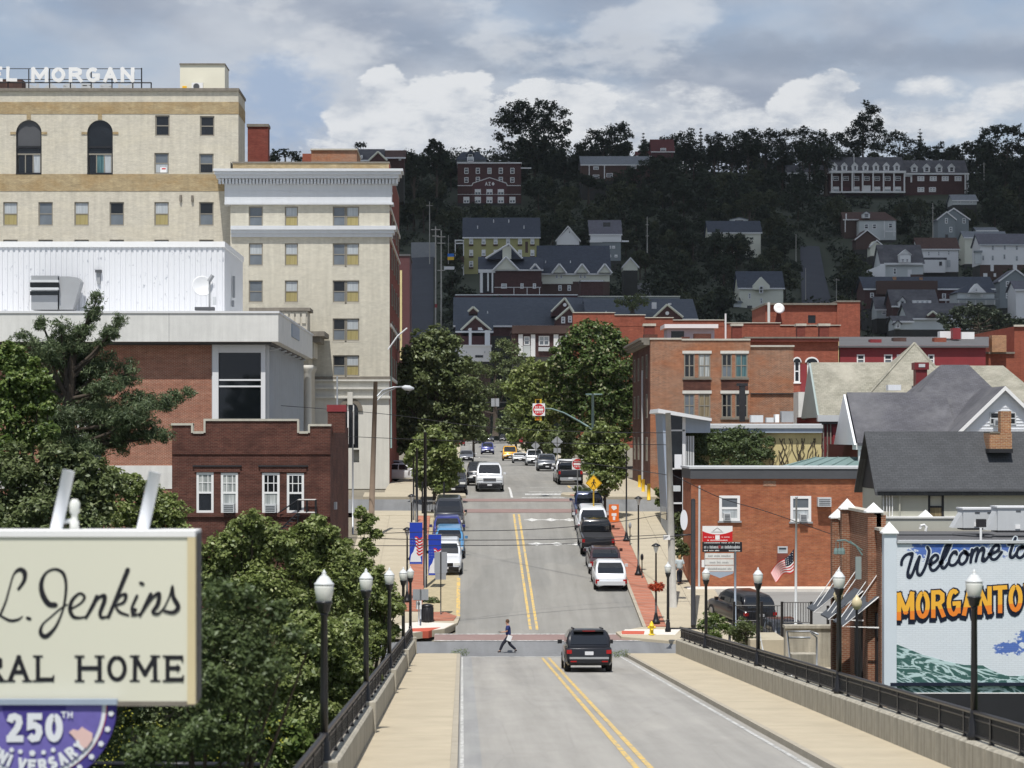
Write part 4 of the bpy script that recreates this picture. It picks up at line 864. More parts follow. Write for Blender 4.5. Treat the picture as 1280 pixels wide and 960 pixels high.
tt.set(bb,'Normal',tt.n('ShaderNodeBump',{'Height':br.outputs[1],'Strength':.3,'Distance':.008}))
mur=thing('mural','painted wall mural reading Welcome to Morgantown over a green wave','mural',((XL+XRt)/2,D,Z(866,D)))
m=MB();m.box(XL,XRt,D-.03,D+.02,Z(866,D),Z(680,D));m.build('painted_wall','mural',mur)
m=MB();m.box(XL-.02,XL+.42,D-.14,D+.3,Z(866,D),Z(667,D));m.build('corner_pier','pierpaint',t)
mm,tt,bb,oc,oo=base('wavepaint');x,y,z=tt.sep(oc)
v=tt.comb(tt.m('ADD',x,tt.m('MULTIPLY',z,.9)),tt.m('SUBTRACT',tt.m('MULTIPLY',z,2.4),tt.m('MULTIPLY',x,-.55)),0.0)
n=tt.noise(v,.55,5,.5,3.2);s_=tt.m('ABSOLUTE',tt.m('SUBTRACT',n,.5));s2=tt.ss(s_,.022,.05);s3=tt.ss(tt.noise(v,.8,4,.6,2.0),.55,.60)
tt.set(bb,'Base Color',tt.mix(tt.m('MAXIMUM',tt.m('SUBTRACT',1.0,s2),s3),(.04,.12,.105),(.50,.66,.66)));bb.inputs['Roughness'].default_value=.7
ct=[(1105,797),(1112,801.5),(1125,807),(1140,813),(1153,818.5),(1165,821.5),(1180,826),(1192,828.5),(1205,831),(1228,831.5),(1236,836),(1247,841),(1262,845),(1280,844.5),(1310,838),(1345,822),(1400,800),(1455,790)]
m=MB();m.prism([(X(1105,D),Z(866,D)),(X(1455,D),Z(866,D))]+[(X(a,D),Z(b,D)) for a,b in ct[::-1]],D-.036,D-.029);m.build('painted_wave','wavepaint',mur)
m=MB();m.box(XL+.1,XRt,D-.08,D+.015,-15.4,Z(867.5,D));m.build('recess_shade_panel','blackm',t)  # flat black panel, shade of the recess under the mural put into its colour
trim(mur,'ledge','inkblue',(1112,1455,853,857),d=D,out=.16);trim(mur,'bottom_edge','white',(1130,1455,865.5,866.8),d=D,out=.07)
trim(t,'coping','lgrey',(1121,1455,675.5,679),d=D,out=.1,back=.35);trim(t,'coping_shadow_strip','dgrey',(1121,1455,679,680),d=D,out=.04)  # thin dark grey strip paints the shadow line beneath the coping
m=MB();m.box(XL+.3,XRt,D+.36,D+10.9,Z(681,D),Z(679.2,D));m.build('roof','flatroof',t)
def script(mb,strokes,ox,oy,sc,sw,y):
    for i,st in enumerate(strokes):
        q=catmull([(ox+p[0]/sc,oy+p[1]/sc)+((p[2]/sc,) if len(p)>2 else ()) for p in st],6)
        ribbon(mb,[(X(p[0],D),Z(p[1],D))+((p[2]*D/F,) if len(p)>2 else ()) for p in q],sw/sc*D/F,y-.0004*i,True)
WEL=[[(122,378),(128,335),(160,290),(215,270),(222,290),(200,370),(182,440),(182,485),(205,492),(232,440),(262,360),(290,300)],
       [(290,300),(272,380),(268,440),(280,470),(305,465),(340,400),(365,320),(378,250),(362,215)],
       [(388,372),(430,350),(458,318),(452,290),(425,290),(392,330),(385,390),(405,428),(440,418),(480,370)],
       [(480,370),(525,300),(560,225),(575,180),(560,172),(530,215),(500,300),(488,370),(500,405),(525,400),(560,350)],
       [(632,280),(625,255),(600,262),(570,310),(562,360),(585,382),(620,370),(650,330)],
       [(715,262),(690,262),(660,300),(655,350),(680,372),(715,345),(732,300),(715,262),(745,285),(770,270)],
       [(775,235),(768,290),(760,355)],[(764,320),(790,250),(820,225),(828,250),(818,300),(808,345)],[(812,320),(835,260),(870,222),(885,240),(875,290),(868,335),(890,340),(925,300)],
       [(935,280),(985,262),(1020,230),(1015,195),(985,200),(950,245),(940,290),(960,325),(1000,318),(1048,258)],
       [(1175,128),(1150,190),(1128,260),(1125,300),(1150,308),(1185,265),(1200,225)],[(1110,190),(1150,178),(1205,168)],
       [(1240,215),(1215,215),(1190,255),(1188,295),(1215,312),(1250,290),(1268,245),(1250,210),(1225,225)]]
m=MB();script(m,WEL,1110,655,7.385,48,D-.0315);m.build('welcome_lettering_outline','pierpaint',mur)
m=MB();script(m,WEL,1110,655,7.385,27,D-.038);m.build('welcome_lettering','inkblue',mur)
mm,tt,bb,oc,oo=base('orangefade');x,y,z=tt.sep(oc);gz_=tt.m('SUBTRACT',tt.m('SUBTRACT',z,Z(778,D)-Z(866,D)),tt.m('MULTIPLY',tt.m('SUBTRACT',x,X(1119,D)-(XL+XRt)/2),.072))
tt.set(bb,'Base Color',tt.mix(tt.m('GREATER_THAN',gz_,.37),(.88,.24,.02),(.92,.47,.04)));bb.inputs['Roughness'].default_value=.7
for nm,mt,dx,dz,sw,yy in (('shadow_letters','inkblue',-1.6,4.6,8.6,.040),('shadow_letters','inkblue',0,1.5,8.6,.048),('outline_letters','inkblue',0,0,8.4,.056),('orange_letters','orangefade',0,0,5.4,.064)):
    m=MB();k=(sw-5.4)/2;s_=D/F
    letters(m,'MORGANTOWN',X(1120.5-k+dx,D),Z(775.5+k+dz,D),(17.7+2*k)*s_,(34.5+2*k)*s_,(1.6-2*k)*s_,sw*s_,D-yy,slope=.072,step=.0002)
    m.build(nm,mt,mur)
# brick street side of the theatre: stepped parapet, piers with white pyramid caps, awnings
WT=Z(642,87.8)
for a,b,zt in ((85.3,86.3,Z(663,85.8)),(86.3,93.6,WT),(93.6,96,Z(649,95.3))):
    m=MB();m.box(XL-.04,XL+.3,a,b,Z(680,D)-.3,zt);m.build('parapet','theatrebrick',t);m=MB();m.box(XL-.12,XL+.36,a,b,zt,zt+.1);m.build('coping','stone',t)
m=MB();shell(m,XL-.05,XL+.1,-9.4,Z(680,D)-.1,85.3,96);m.build('side_wall','theatrebrick',t)
def cap(x0,x1,y0,y1,zb,zt,par,e=.07):
    m=MB();cx,cy=(x0+x1)/2,(y0+y1)/2;m.add([(x0-e,y0-e,zb),(x1+e,y0-e,zb),(x1+e,y1+e,zb),(x0-e,y1+e,zb),(x0-e,y0-e,zb+.05),(x1+e,y0-e,zb+.05),(x1+e,y1+e,zb+.05),(x0-e,y1+e,zb+.05),(cx,cy,zt)],[(0,3,2,1),(0,1,5,4),(1,2,6,5),(2,3,7,6),(3,0,4,7),(4,5,8),(5,6,8),(6,7,8),(7,4,8)]);m.build('pier_cap','white',par)
cap(XL-.02,XL+.42,D-.14,D+.3,Z(667,D),Z(652,D),t)
for (pa,ya,zt,za) in ((14.58,86.3,Z(641,86.3),Z(628,86.5)),(14.58,92.2,Z(637,92.2),Z(623,92.4)),(14.58,94.6,Z(648,94.6),Z(636,94.8))):
    m=MB();m.box(pa,pa+.48,ya,ya+.45,-9.4,zt);m.build('pier','theatrebrick',t);cap(pa,pa+.48,ya,ya+.45,zt,za,t)
m=MB();m.box(X(1148,97),X(1164,97),96.6,97.1,Z(662,97),Z(649,97));m.build('pier','theatrebrick',t);cap(X(1148,97),X(1164,97),96.6,97.1,Z(649,97),Z(637,97),t)
m=MB();m.box(XL+.3,XRt,96,96.3,Z(665,96),Z(648,96));m.build('rear_parapet','putty',t);m=MB();m.box(XL,XRt,95.95,96.35,Z(648,96),Z(646,96));m.build('coping','offwhite',t)
for (a,b) in ((85.7,87.9),(89.0,91.0),(92.7,94.6)):
    m=MB();m.box(XL-.1,XL-.04,a+.2,b-.2,-9.0,-6.35);m.build('door','blackm',t)
    aw=thing('awning','x','awning',(XL-.1,a,-6.3),group='slate awnings on the theatre side wall');aw['label']={85.7:'slate-blue awning nearest the painted wall',89.0:'slate-blue awning in the middle of the brick side wall',92.7:'slate-blue awning farthest along the brick side wall'}[a]
    m=MB();z1,z0=-5.75,-6.75;xo=XL-1.35
    m.add([(XL-.06,a,z1),(XL-.06,b,z1),(xo,b,z0),(xo,a,z0),(XL-.06,a,z1-.05),(XL-.06,b,z1-.05),(xo,b,z0-.05),(xo,a,z0-.05)],[(0,3,2,1),(4,5,6,7),(0,1,5,4),(1,2,6,5),(2,3,7,6),(3,0,4,7)]);m.build('canopy','cloth_slate',aw)
    m=MB();m.tube([(XL-.06,a,z0-.1),(xo,a,z0-.05),(XL-.06,a,z1)],.03,5);m.build('frame','white',aw)
    for f in (.25,.75):m=MB();m.tube([(xo+.1,a+(b-a)*f,z0),(XL-.03,a+(b-a)*f,z1+.75)],.02,4);m.build('stay','white',aw)
for px,py,d in ((1048,740,88),(1071,750,84.5)):
    g_=thing('globe_lamp','cream globe lamp '+('between the awnings' if px<1060 else 'below the nearest awning'),'lamp',tuple(P(px,800,d)),group='cream globe lamps outside the theatre')
    m=MB();m.tube([P(px,850,d),P(px,py+10,d)],.045);m.build('post','black',g_);m=MB();m.lathe([(.09,0),(.17,.12),(.19,.27),(.12,.4),(.07,.44),(.03,.52)],tuple(P(px,py+12,d)),14);m.build('globe','globecream',g_,smooth=True)
t2=thing('wall_bracket_lamps','three small green lamps hanging from an iron bracket on the brick wall','lamp',tuple(P(1060,690,88)))
m=MB();m.tube([P(1078,694,88),P(1070,682,88),P(1056,675,88),P(1046,676,88)],.035,5);m.tube([P(1078,688,88),P(1062,676,88)],.02,4);m.build('bracket','greenmetal',t2)
for px in (1045,1049.5,1053.5):m=MB();m.tube([P(px,677,88),P(px,686,88)],.012,4);m.lathe([(.05,0),(.08,-.1),(.09,-.22),(.03,-.24)],tuple(P(px,685,88)),10);m.build('lamp_shade','greenmetal',t2)
m=MB();m.pbox(1069.5,1076.5,696,724,88,.05,.1);m.build('hanging_sign','ldgreen',label='narrow dark green sign frame hanging on the theatre side wall',cat='sign');
# rooftop plant on the theatre
def rtu(px0,px1,py0,py1,d,label,flare=0):
    a=thing('rooftop_unit',label,'rooftop unit',tuple(P((px0+px1)/2,py1,d)),group='grey cooling units on the theatre roof')
    m=MB();m.pbox(px0,px1,py0,py1,d,0,1.1);m.build('case','lgrey',a)
    m=MB();m.pbox(px0-1,px1+1,py0-2,py0,d,.05,1.2);m.build('lid','panelw',a)
    if flare:m=MB();m.prism([(X(px0-12,d),Z(py1,d)),(X(px0,d),Z(py1,d)),(X(px0,d),Z(py0+3,d))],d+.1,d+.9);m.build('hood','lgrey',a)
    for k in range(2):xx=px0+(px1-px0)*(.35+.4*k);m=MB();m.pbox(xx,xx+6,py1-7,py1-2,d,.03,0);m.build('hatch','white',a);m=MB();m.pbox(xx+1,xx+7,py0+3,py0+4.5,d,.02,0);m.build('vent','dgrey',a)
    m=MB();m.pbox(px0,px1,py1,py1+2.5,d,.02,1.1);m.build('skid','blackm',a)
rtu(1204,1243,637,660,92,'smaller grey cooling unit on the theatre roof',1);rtu(1247,1310,635,663,90,'larger grey cooling unit at the right edge of the theatre roof',1)
m=MB();m.pbox(1222,1233,649,659,89,0,.3);m.build('roof_drum','blackm',label='small black drum between the two grey cooling units',cat='drum')
m=MB();m.tube([P(1150,661,88),P(1151,657,88),P(1155,656,88),P(1158,659,88),P(1157,664,88)],.05,6);m.build('vent_pipe','white',label='curled white vent pipe on the theatre roof behind Welcome',cat='pipe')
m=MB();m.tube([P(1226,676,86),P(1226,660,86)],.045,8);m.build('vent_pipe','white',label='straight white vent pipe on the theatre roof above the mural',cat='pipe')
m=MB();m.tube([P(1122,668,90),P(1190,668,90),P(1240,671,89)],.05,6);m.build('roof_conduit','dgrey',label='dark conduit lying across the theatre roof',cat='pipe')
# ---------------- houses with shingled roofs on the right
def gable_roof(m,x0,x1,yf,yb,ze,zr,ov=.35,th=.14):# ridge along x
    ym=(yf+yb)/2;s_=(zr-ze)/(ym-yf);zo=ze-s_*ov
    m.xprism([(yf-ov,zo),(ym,zr),(yb+ov,zo),(yb+ov,zo+th),(ym,zr+th),(yf-ov,zo+th)],x0-ov,x1+ov)
def gable_roof_y(m,x0,x1,yf,yb,ze,zr,ov=.35,th=.14):# ridge along y, gable faces the camera
    xm=(x0+x1)/2;s_=(zr-ze)/(xm-x0);zo=ze-s_*ov
    m.prism([(x0-ov,zo),(xm,zr),(x1+ov,zo),(x1+ov,zo+th),(xm,zr+th),(x0-ov,zo+th)],yf-ov,yb)
def hip_roof(m,x0,x1,yf,yb,ze,zr,rx0,rx1,ov=.35):
    ym=(yf+yb)/2;m.add([(x0-ov,yf-ov,ze),(x1+ov,yf-ov,ze),(x1+ov,yb+ov,ze),(x0-ov,yb+ov,ze),(rx0,ym,zr),(rx1,ym,zr)],[(0,1,5,4),(2,3,4,5),(1,2,5),(3,0,4),(3,2,1,0)])
D=105;t=thing('shingled_house','putty-coloured house with long dark shingle roof behind the theatre','house',(X(1200,D),111,-12))
m=MB();shell(m,X(1102,D),X(1400,D),-14,Z(612,D),D,D+5,[pr(1160,617,1180,650,D)],.12);m.build('wall','putty',t);m=MB();gable_roof(m,X(1101,D),X(1400,D),D,D+5,Z(611,D),Z(543,D+2.5),.3);m.build('roof','shdark',t)
m=MB();x=X(1101,D);m.add([(x,D,Z(612,D)),(x,D+5,Z(612,D)),(x,D+2.5,Z(545,D+2.5))],[(0,2,1)]);m.build('gable','blackm',t)
win(t,1160,617,1180,650,D,'dh','blackm','putty','ptan',rec=.04,t=.1);trim(t,'lintel','blackm',(1157,1183,613.5,617),d=D,out=.1);trim(t,'gutter','dgrey',(1095,1400,611.5,613.2),d=D,out=.42,back=-.3)
for px in (1104,1108,1111.5,1115):m=MB();m.pbox(px-.6,px+.6,613,652,D,.1,0);m.build('corner_board','white' if px>1104 else 'lgrey',t)
m=MB();m.tube([P(1124,614,D)+Vector((0,-.12,0)),P(1124,652,D)+Vector((0,-.12,0))],.04,6);m.build('downspout','putty',t)
trim(t,'ledge','offwhite',(1112,1160,645,649),(1180,1225,645,649),d=D,out=.2)
c_=thing('brick_chimney','brick chimney of two sizes on the dark shingle roof','chimney',tuple(P(1252,563,106)))
m=MB();m.pbox(1237,1265,541,562,106.0,0,1.2);m.build('stack','chimbrick',c_);m=MB();m.pbox(1251,1264,514,541,106.2,0,.55);m.build('stack','chimbrick',c_);m=MB();m.pbox(1236,1266,561,566,105.9,.05,1.2);m.build('flashing','blackm',c_);m=MB();m.pbox(1237,1250,539.5,541.5,106.0,.03,1.2);m.build('cap','stonedark',c_)
D=150;t=thing('slate_roof_house','maroon house with big dark slate roof and white clapboard gable','house',(X(1180,D),157,-8))
m=MB();m.box(X(1078,D),X(1320,D),D,D+14,-9,Z(556,D));m.build('wall','maroon',t)
m=MB();gable_roof(m,X(1072,D),X(1190,D),D-1,D+7,Z(554,D),Z(494,D+3),.2,.18);m.build('roof','shslate',t)
m=MB();hip_roof(m,X(1108,D),X(1300,D),D-.8,D+14,Z(553,D),Z(456,D+6.6),X(1176,D+6.6),X(1211,D+6.6),.3);m.build('roof','shslate',t)
m=MB();x=X(1071,D)-.22;m.add([(x,D-1.2,Z(556,D)),(x,D+7,Z(556,D)),(x,D+3,Z(493,D+3)),(x-.14,D-1.2,Z(556,D)),(x-.14,D+7,Z(556,D)),(x-.14,D+3,Z(493,D+3))],[(0,1,2),(5,4,3),(0,2,5,3),(2,1,4,5),(1,0,3,4)]);m.build('barge_board','siding',t)
m=MB();m.pbox(1067,1096,554,562,D,1.0,.5);m.build('porch_beam','white',t)
for px in (1071.5,1076.5):m=MB();m.pbox(px-1.2,px+1.2,562,590,D,.9,-.6);m.build('porch_column','white',t)
m=MB();g=146.5;m.add([P(1196,543,g),P(1314,543,g),P(1255,486,g)],[(0,1,2)]);m.build('gable_wall','siding',t)
m=MB()
for k in range(14):
    z=540-k*3.9;hw=(z-487)*59/57
    if hw>2:m.pbox(1255-hw,1255+hw,z,z+.7,g,.03,0)
m.build('clapboards','siding',t,kind='stuff')
m=MB();gable_roof_y(m,X(1196,g),X(1314,g),g,g+7,Z(543,g),Z(486,g),.3,.16);m.build('roof','shslate',t);m=MB();gable_roof_y(m,X(1196,g),X(1314,g),g-.14,g-.33,Z(545,g),Z(488,g),.28,.26);m.build('barge_board','white',t)
win(t,1237,515,1252,531,g,'dh','lgrey','pdark','pdark',rec=-.03,t=.08);win(t,1257,515,1270,531,g,'dh','lgrey','pdark','pdark',rec=-.03,t=.08);acbox(1241,1248.5,524,532,g,'window air conditioner in the white gable')
D=170;t=thing('pale_slate_house','old burgundy house with weathered greenish slate roofs and steep central gable','house',(X(1140,D),176,-6))
m=MB();m.box(X(1028,D),X(1300,D),D,D+13,-7,Z(520,D));m.build('wall','burgundy',t)
m=MB();gable_roof(m,X(1029,D),X(1120,D),D,D+8,Z(519,D),Z(455.5,D+4),.3,.15);m.build('roof','shgreen',t)
m=MB();hip_roof(m,X(1085,D),X(1330,D),D+1,D+13,Z(519,D),Z(457,D+7),X(1110,D+7),X(1254,D+7),.2);m.build('roof','shgreen',t)
g=D-1.0;m=MB();hip_roof(m,X(1071,g),X(1214,g),g,g+11,Z(510,g),Z(429,g+5.5),X(1142,g+5.5),X(1144,g+5.5),0);m.build('roof','shgreen',t)
for s_ in (-1,1):m=MB();m.tube([P(1143,429,g+5.5),(X(1142.5+s_*71.5,g),g,Z(510,g))],.1,5);m.build('hip_ridge','shgreen',t)
m=MB();x=X(1029,D)-.3;m.add([(x,D-.3,Z(522,D)),(x,D+8,Z(522,D)),(x,D+4,Z(454,D+4)),(x-.14,D-.3,Z(522,D)),(x-.14,D+8,Z(522,D)),(x-.14,D+4,Z(454,D+4))],[(0,1,2),(5,4,3),(0,2,5,3),(2,1,4,5),(1,0,3,4)]);m.build('barge_board','ldgreen',t)
trim(t,'eave','lgrey',(1021,1068,519,527),d=D,out=.5);trim(t,'eave','dgrey',(1024,1066,527,530),d=D,out=.3)
for px in (1029,1034,1038,1055,1060):m=MB();m.pbox(px-.8,px+.8,530,575,D,.14,0);m.build('column','stonedark' if px<1050 else 'ldgreen',t)
trim(t,'shutter','redpaint',(1041,1053,534,572),d=D,out=.06)
t3=thing('brick_chimney','dark red flared chimney on the greenish slate roof','chimney',tuple(P(1152,487,169)));m=MB();m.pbox(1145,1159,462,492,169,0,1);m.build('stack','burgundy',t3);m=MB();m.pbox(1143,1161,453,462,169,.1,1.1);m.build('cap','burgundy',t3);m=MB();m.pbox(1148,1156,455,459,169,.13,0);m.build('plaque','lgrey',t3)
m=MB();m.pbox(1110,1126,481,488,168,.1,.8);m.build('skylight','siding',label='small white skylight on the greenish slate roof',cat='skylight')
D=146;t=thing('porch_roof','low green standing-seam metal roof behind the orange brick wall','roof',tuple(P(1020,585,D)))
m=MB();m.add([P(962,586,D),P(1100,586,D),P(1100,571,D+5),P(1018,571.5,D+5)],[(0,1,2,3)]);m.build('metal_sheet','greenmetal',t)
for k in range(6):m=MB();m.tube([P(975+k*19,585.6,D)+Vector((0,0,.03)),P(1020+k*14,571.6,D+5)+Vector((0,0,.03))],.025,4);m.build('seam','greenmetal',t)
# ---------------- orange brick building by the car park
D=133;wins=[(899,619.5,925,651),(988,620,1014,652)]
t=thing('orange_brick_building','low orange brick building with grey fascia beside the car park','building',(X(1000,D),135,S(133)))
m=MB();shell(m,X(864,D),X(1250,D),S(133)-.1,Z(598,D),D,D+5,[pr(*o,D) for o in wins]+[pr(972,683,984.5,691.5,D)],.12);m.build('wall','orangebrick',t)
m=MB();m.box(X(865,D)-.1,X(1250,D),D-.15,D+5.1,Z(598.5,D),Z(586,D));m.build('fascia','dgrey',t);m=MB();m.box(X(864,D)-.12,X(1250,D),D-.2,D+5.2,Z(586,D),Z(583.3,D));m.build('coping','lgrey',t)
for i,o in enumerate(wins):win(t,*o,D,'dh','white','pgrey','plight',rec=.03,t=.15,sill='grey')
win(t,972,683,984.5,691.5,D,'none','lgrey','pgrey','plight',rec=.02,t=.07)
trim(t,'brick_and_shadow_patch','redwall',(971,985,692,706),d=D,out=.02);trim(t,'brick_and_shadow_patch','tallbrick',(954,970,601,608),(905,926,600,604),d=D,out=.015)  # dark red patch under the vent window paints a shadow; the others are brick
acbox(904,913,641,650.5,D,'window air conditioner in the left window of the orange brick wall',.3);acbox(999,1008.5,642,651.5,D,'window air conditioner behind the flagpole',.3);acbox(1021,1037.5,621.5,633,D,'boxy air conditioner sticking out of the bare orange brick',.5)
m=MB();m.tube([P(874,607,D)+Vector((0,-.15,0)),P(873.5,735,D)+Vector((0,-.15,0))],.06,8);m.build('downspout','lgrey',label='pale downpipe on the left end of the orange brick wall',cat='pipe')
m=MB();m.tube([P(866.5,625,128),P(866.5,783,121)],.12,8);m.build('sign_post','blackm',label='thick black post at the corner of the orange brick building',cat='post')
m=MB();m.disc_y(X(855,131),Z(650,131),.2,131,131.08,20,.56);m.build('round_sign','siding',label='round white sign on the side of the orange brick building',cat='sign')
# ---------------- ivy-clad yellow building with tilted metal entrance
D=155;t=blk('yellow_wall_building','low yellow painted building half covered by ivy','building',846,1027,541,690,D,14,'yellowwall')
trim(t,'eave','bluegrey',(846,1027,535,541),d=D,out=.35,back=14);trim(t,'eave','lgrey',(846,1027.5,531,535.4),d=D,out=.45,back=14);m=MB();m.box(X(846,D),X(1027,D),D,D+14,Z(531,D),Z(529.6,D));m.build('roof','roofwhite',t)
t=thing('glass_entrance','tilted blue-grey metal entrance tower with tall dark glazing','building',tuple(P(850,665,151)))
D=151;m=MB();m.prism([(X(821,D),Z(516,D)),(X(888,D),Z(526.5,D)),(X(888,D),Z(523,D)),(X(822,D),Z(511,D))],D-.8,D+6);m.build('roof','panelw',t)
m=MB();m.prism([(X(835,D),Z(668,D)),(X(841,D),Z(668,D)),(X(834,D),Z(516,D)),(X(827,D),Z(515,D))],D-.3,D+5);m.build('tilted_column','bluegrey',t)
m=MB();m.prism([(X(833,D),Z(650,D)),(X(857,D),Z(650,D)),(X(857,D),Z(520,D)),(X(835,D),Z(517,D))],D+.1,D+4);m.build('glazing','pblack',t)
m=MB();m.prism([(X(857,D),Z(541,D)),(X(888,D),Z(541,D)),(X(888,D),Z(526,D)),(X(857,D),Z(521,D))],D+.05,D+4);m.build('panel','bluegrey',t)
for a,b,c,e in ((833,856,537,539),(833,856,585,587),(853,857,520,650),(836,856,628,630)):m=MB();m.pbox(a,b,c,e,D,.0,.1);m.build('mullion','panelw',t)
for k in range(4):m=MB();m.pbox(857+k*3,859+k*3,545,640,D,-.2,.5);m.build('rail','lgrey',t)
m=MB();m.pbox(843,852,568,586,D,.15,0);m.build('hanging_sign','siding',label='small white sign panel in the dark entrance glazing',cat='sign')
# ivy
cl=[(X(a,154.6),0,Z(b,154.6),r*154.6/F) for a,b,r in [(852,548,10),(856,565,13),(866,545,12),(872,562,15),(884,545,12),(890,560,16),(905,545,13),(910,560,16),(925,542,12),(930,556,16),(945,550,14),(950,566,14),(960,552,9),(870,580,12),(895,580,12),(925,578,12),(945,582,12),(962,570,7),(880,600,14),(920,600,14)]]
o=link('ivy',quads_mesh('ivy',leaves([(a,154.4,c,r) for a,b,c,r in cl],15000,.19,5)*[1,.35,1]+[0,154.6*.65,0],'ivy'));tag(o,'thick dark green ivy covering the left of the yellow wall','ivy')
r2=random.Random(4);m=MB()
for k in range(34):
    x=966+r2.random()*58;y=588;pts=[P(x,y,154.95)]
    while y>548 and r2.random()>.07:y -= 5;x+=r2.uniform(-3.5,3.5);pts.append(P(x,y,154.95))
    if len(pts)>2:m.tube(pts,.014+.014*r2.random(),4)
m.build('bare_vines','trunk',label='bare brown creeper stems on the yellow wall',cat='creeper')
# ---------------- tall brick building on the corner beyond
D=178;A=[(855,442,868.5,472),(873,442,888,472),(902,442,915,472),(919,442,934.5,472),(855,492,868.5,522),(873,492,888,522),(902,492,915,522),(919,492,934.5,522)]
t=thing('tall_brick_building','three-storey orange brick building with paired windows at the street corner','building',(X(900,D),D+9,S(D)))
m=MB();shell(m,X(813,D),X(938,D),S(D)-.2,Z(424,D),D,D+18,[pr(*o,D) for o in A],.14);m.build('wall','tallbrick',t)
m=MB();m.box(X(938,D),X(992,D),D+.05,D+14,S(D)-.2,Z(433,D));m.build('wall','tallbrick',t)
for a,b,c in ((812,852,422.3),(852,938,423.4),(938,993,431.5)):m=MB();m.box(X(a,D),X(b,D),D-.07,D+.4,Z(c+2.2,D),Z(c,D));m.build('coping','stone',t)
trim(t,'lintel','stonew',(853,889.5,438.5,442),(900.5,936,438.5,442),(853,889.5,488.2,492),(900.5,936,488.2,492),d=D,out=.05);trim(t,'sill','stonedark',(853,889.5,472,474.5),(900.5,936,472,474.5),(853,889.5,522,524.5),(900.5,936,522,524.5),d=D,out=.1);trim(t,'spandrel','darkbrick',(854,888.5,475,488),(901.5,935,475,488),d=D,out=.015);trim(t,'iron_band','blackm',(938,992,491.5,492.8),d=D,out=.06)
for i,o in enumerate(A):win(t,*o,D,'cross','winframe',['pdark','pcurt','pdark','pteal','pgrey','ptan','pdark','pdark'][i],['pdark','pcurt','pgrey','pteal','pgrey','ptan','pdark','pblack'][i],rec=.06,t=.09)
xl=X(813,D);m=MB();m.box(xl-.05,xl,D+.1,D+17.9,S(D),Z(424,D));m.build('street_side','darkbrick',t)
for k in range(4):
    for za,zb in ((442,472),(492,522),(548,575)):winw(t,xl-.07,D+2.5+k*4.2,(Z(za,D)+Z(zb,D))/2,1.1,1.8,'dh','winframe','pdark','pdark',.09,-math.pi/2)
for k in range(3):m=MB();m.box(xl-.5,xl,D+.1,D+17.9,Z(431-3*k,D),Z(428-3*k,D)) if k==0 else m.box(xl-.5-.15*k,xl,D+.1,D+17.9,Z(431-3*k,D),Z(428-3*k,D)-.005);m.build('cornice','stonedark',t)
m=MB();m.tube([P(803,463,D+4),P(803,600,D+4)],.07,6);m.build('downspout','lgrey',label='pale downpipe at the street corner of the tall brick building',cat='pipe')
t=thing('roof_shelter','grey flat-roofed stair shelter on top of the tall brick building','roof hut',tuple(P(864,424,186)));m=MB();m.pbox(834,893,411,426,186,0,3);m.build('wall','bluegrey',t);m=MB();m.pbox(830,897,405.5,410.5,186,.5,3.5);m.build('roof','panelw',t);m=MB();m.pbox(839,855,414,424,186,.03,0);m.build('window','pblack',t)
for a,b,c in ((868,889,417),(805,822,418),(852,862,421)):m=MB();m.pbox(a,b,c,425,179,.02,1);m.build('brick_chimney','darkbrick',label=f'low sooty brick stack on the tall brick building, {dict([(868, "right of the middle"), (805, "at the street corner"), (852, "smallest, left of the others")])[a]}',cat='chimney')
m=MB();m.tube([P(907,424,182),P(907,392,182)],.07,6);m.build('vent_pipe','panelw',label='tall white pipe on the roof of the tall brick building',cat='pipe')
m=MB();m.pbox(924.5,931.5,482,527,172,0,.25);m.pbox(921,935,479,482.5,172,.03,.3);m.build('chimney_flue','blackm',label='narrow black flue standing before the right brick windows',cat='flue')
for i,(a,b,c,e,mt) in enumerate(((939,954,519,528,'lgrey'),(958,967,522,528,'lgrey'),(969,974,518,528,'white'),(977,992,514,528,'grey'))):m=MB();m.pbox(a,b,c,e,160,0,.8);m.build('rooftop_unit',mt,label=['low pale cooling unit at the left on the yellow building roof','smallest pale unit on the yellow building roof','narrow white unit on the yellow building roof','dark grey cabinet at the right on the yellow building roof'][i],cat='rooftop unit')
# ---------------- red and brick buildings farther up
D=215;t=blk('arched_window_building','red brick building with arched white-trimmed windows','building',930,1048,427,600,D,12,'farbrick',ops=[(992.5,450,1000,478),(1009,450,1020.5,478)])
trim(t,'cornice','redwall',(930,1048,423,427),d=D,out=.4);trim(t,'coping','stonedark',(930,1048,421.3,423.2),d=D,out=.5,back=12)
for a,b in ((992.5,1000),(1009,1020.5)):
    win(t,a,450,b,478,D,'dh','white','pblack','pblack',rec=.05,t=.12,sill='white');cx=X((a+b)/2,D);m=MB();m.prism([(cx+.62*math.cos(q)*(b-a)/11.5,Z(453,D)+.5*math.sin(q)) for q in [math.pi*i/8 for i in range(9)]],D-.08,D+.05);m.build('arch_head','white',t);m=MB();m.prism([(cx+.5*math.cos(q)*(b-a)/11.5,Z(453,D)+.36*math.sin(q)) for q in [math.pi*i/8 for i in range(9)]],D-.1,D-.07);m.build('arch_pane','pblack',t)
trim(t,'white_wall','offwhite',(998,1030,490,545),d=D-8,out=0,back=7.8);trim(t,'red_panel','redpaint',(1000.5,1008,455,491),d=D,out=.04)
D=245;t=blk('long_red_building','long orange-red brick building with stepped parapet above the street trees','building',716,1050,408,560,D+15,12,'farbrick')
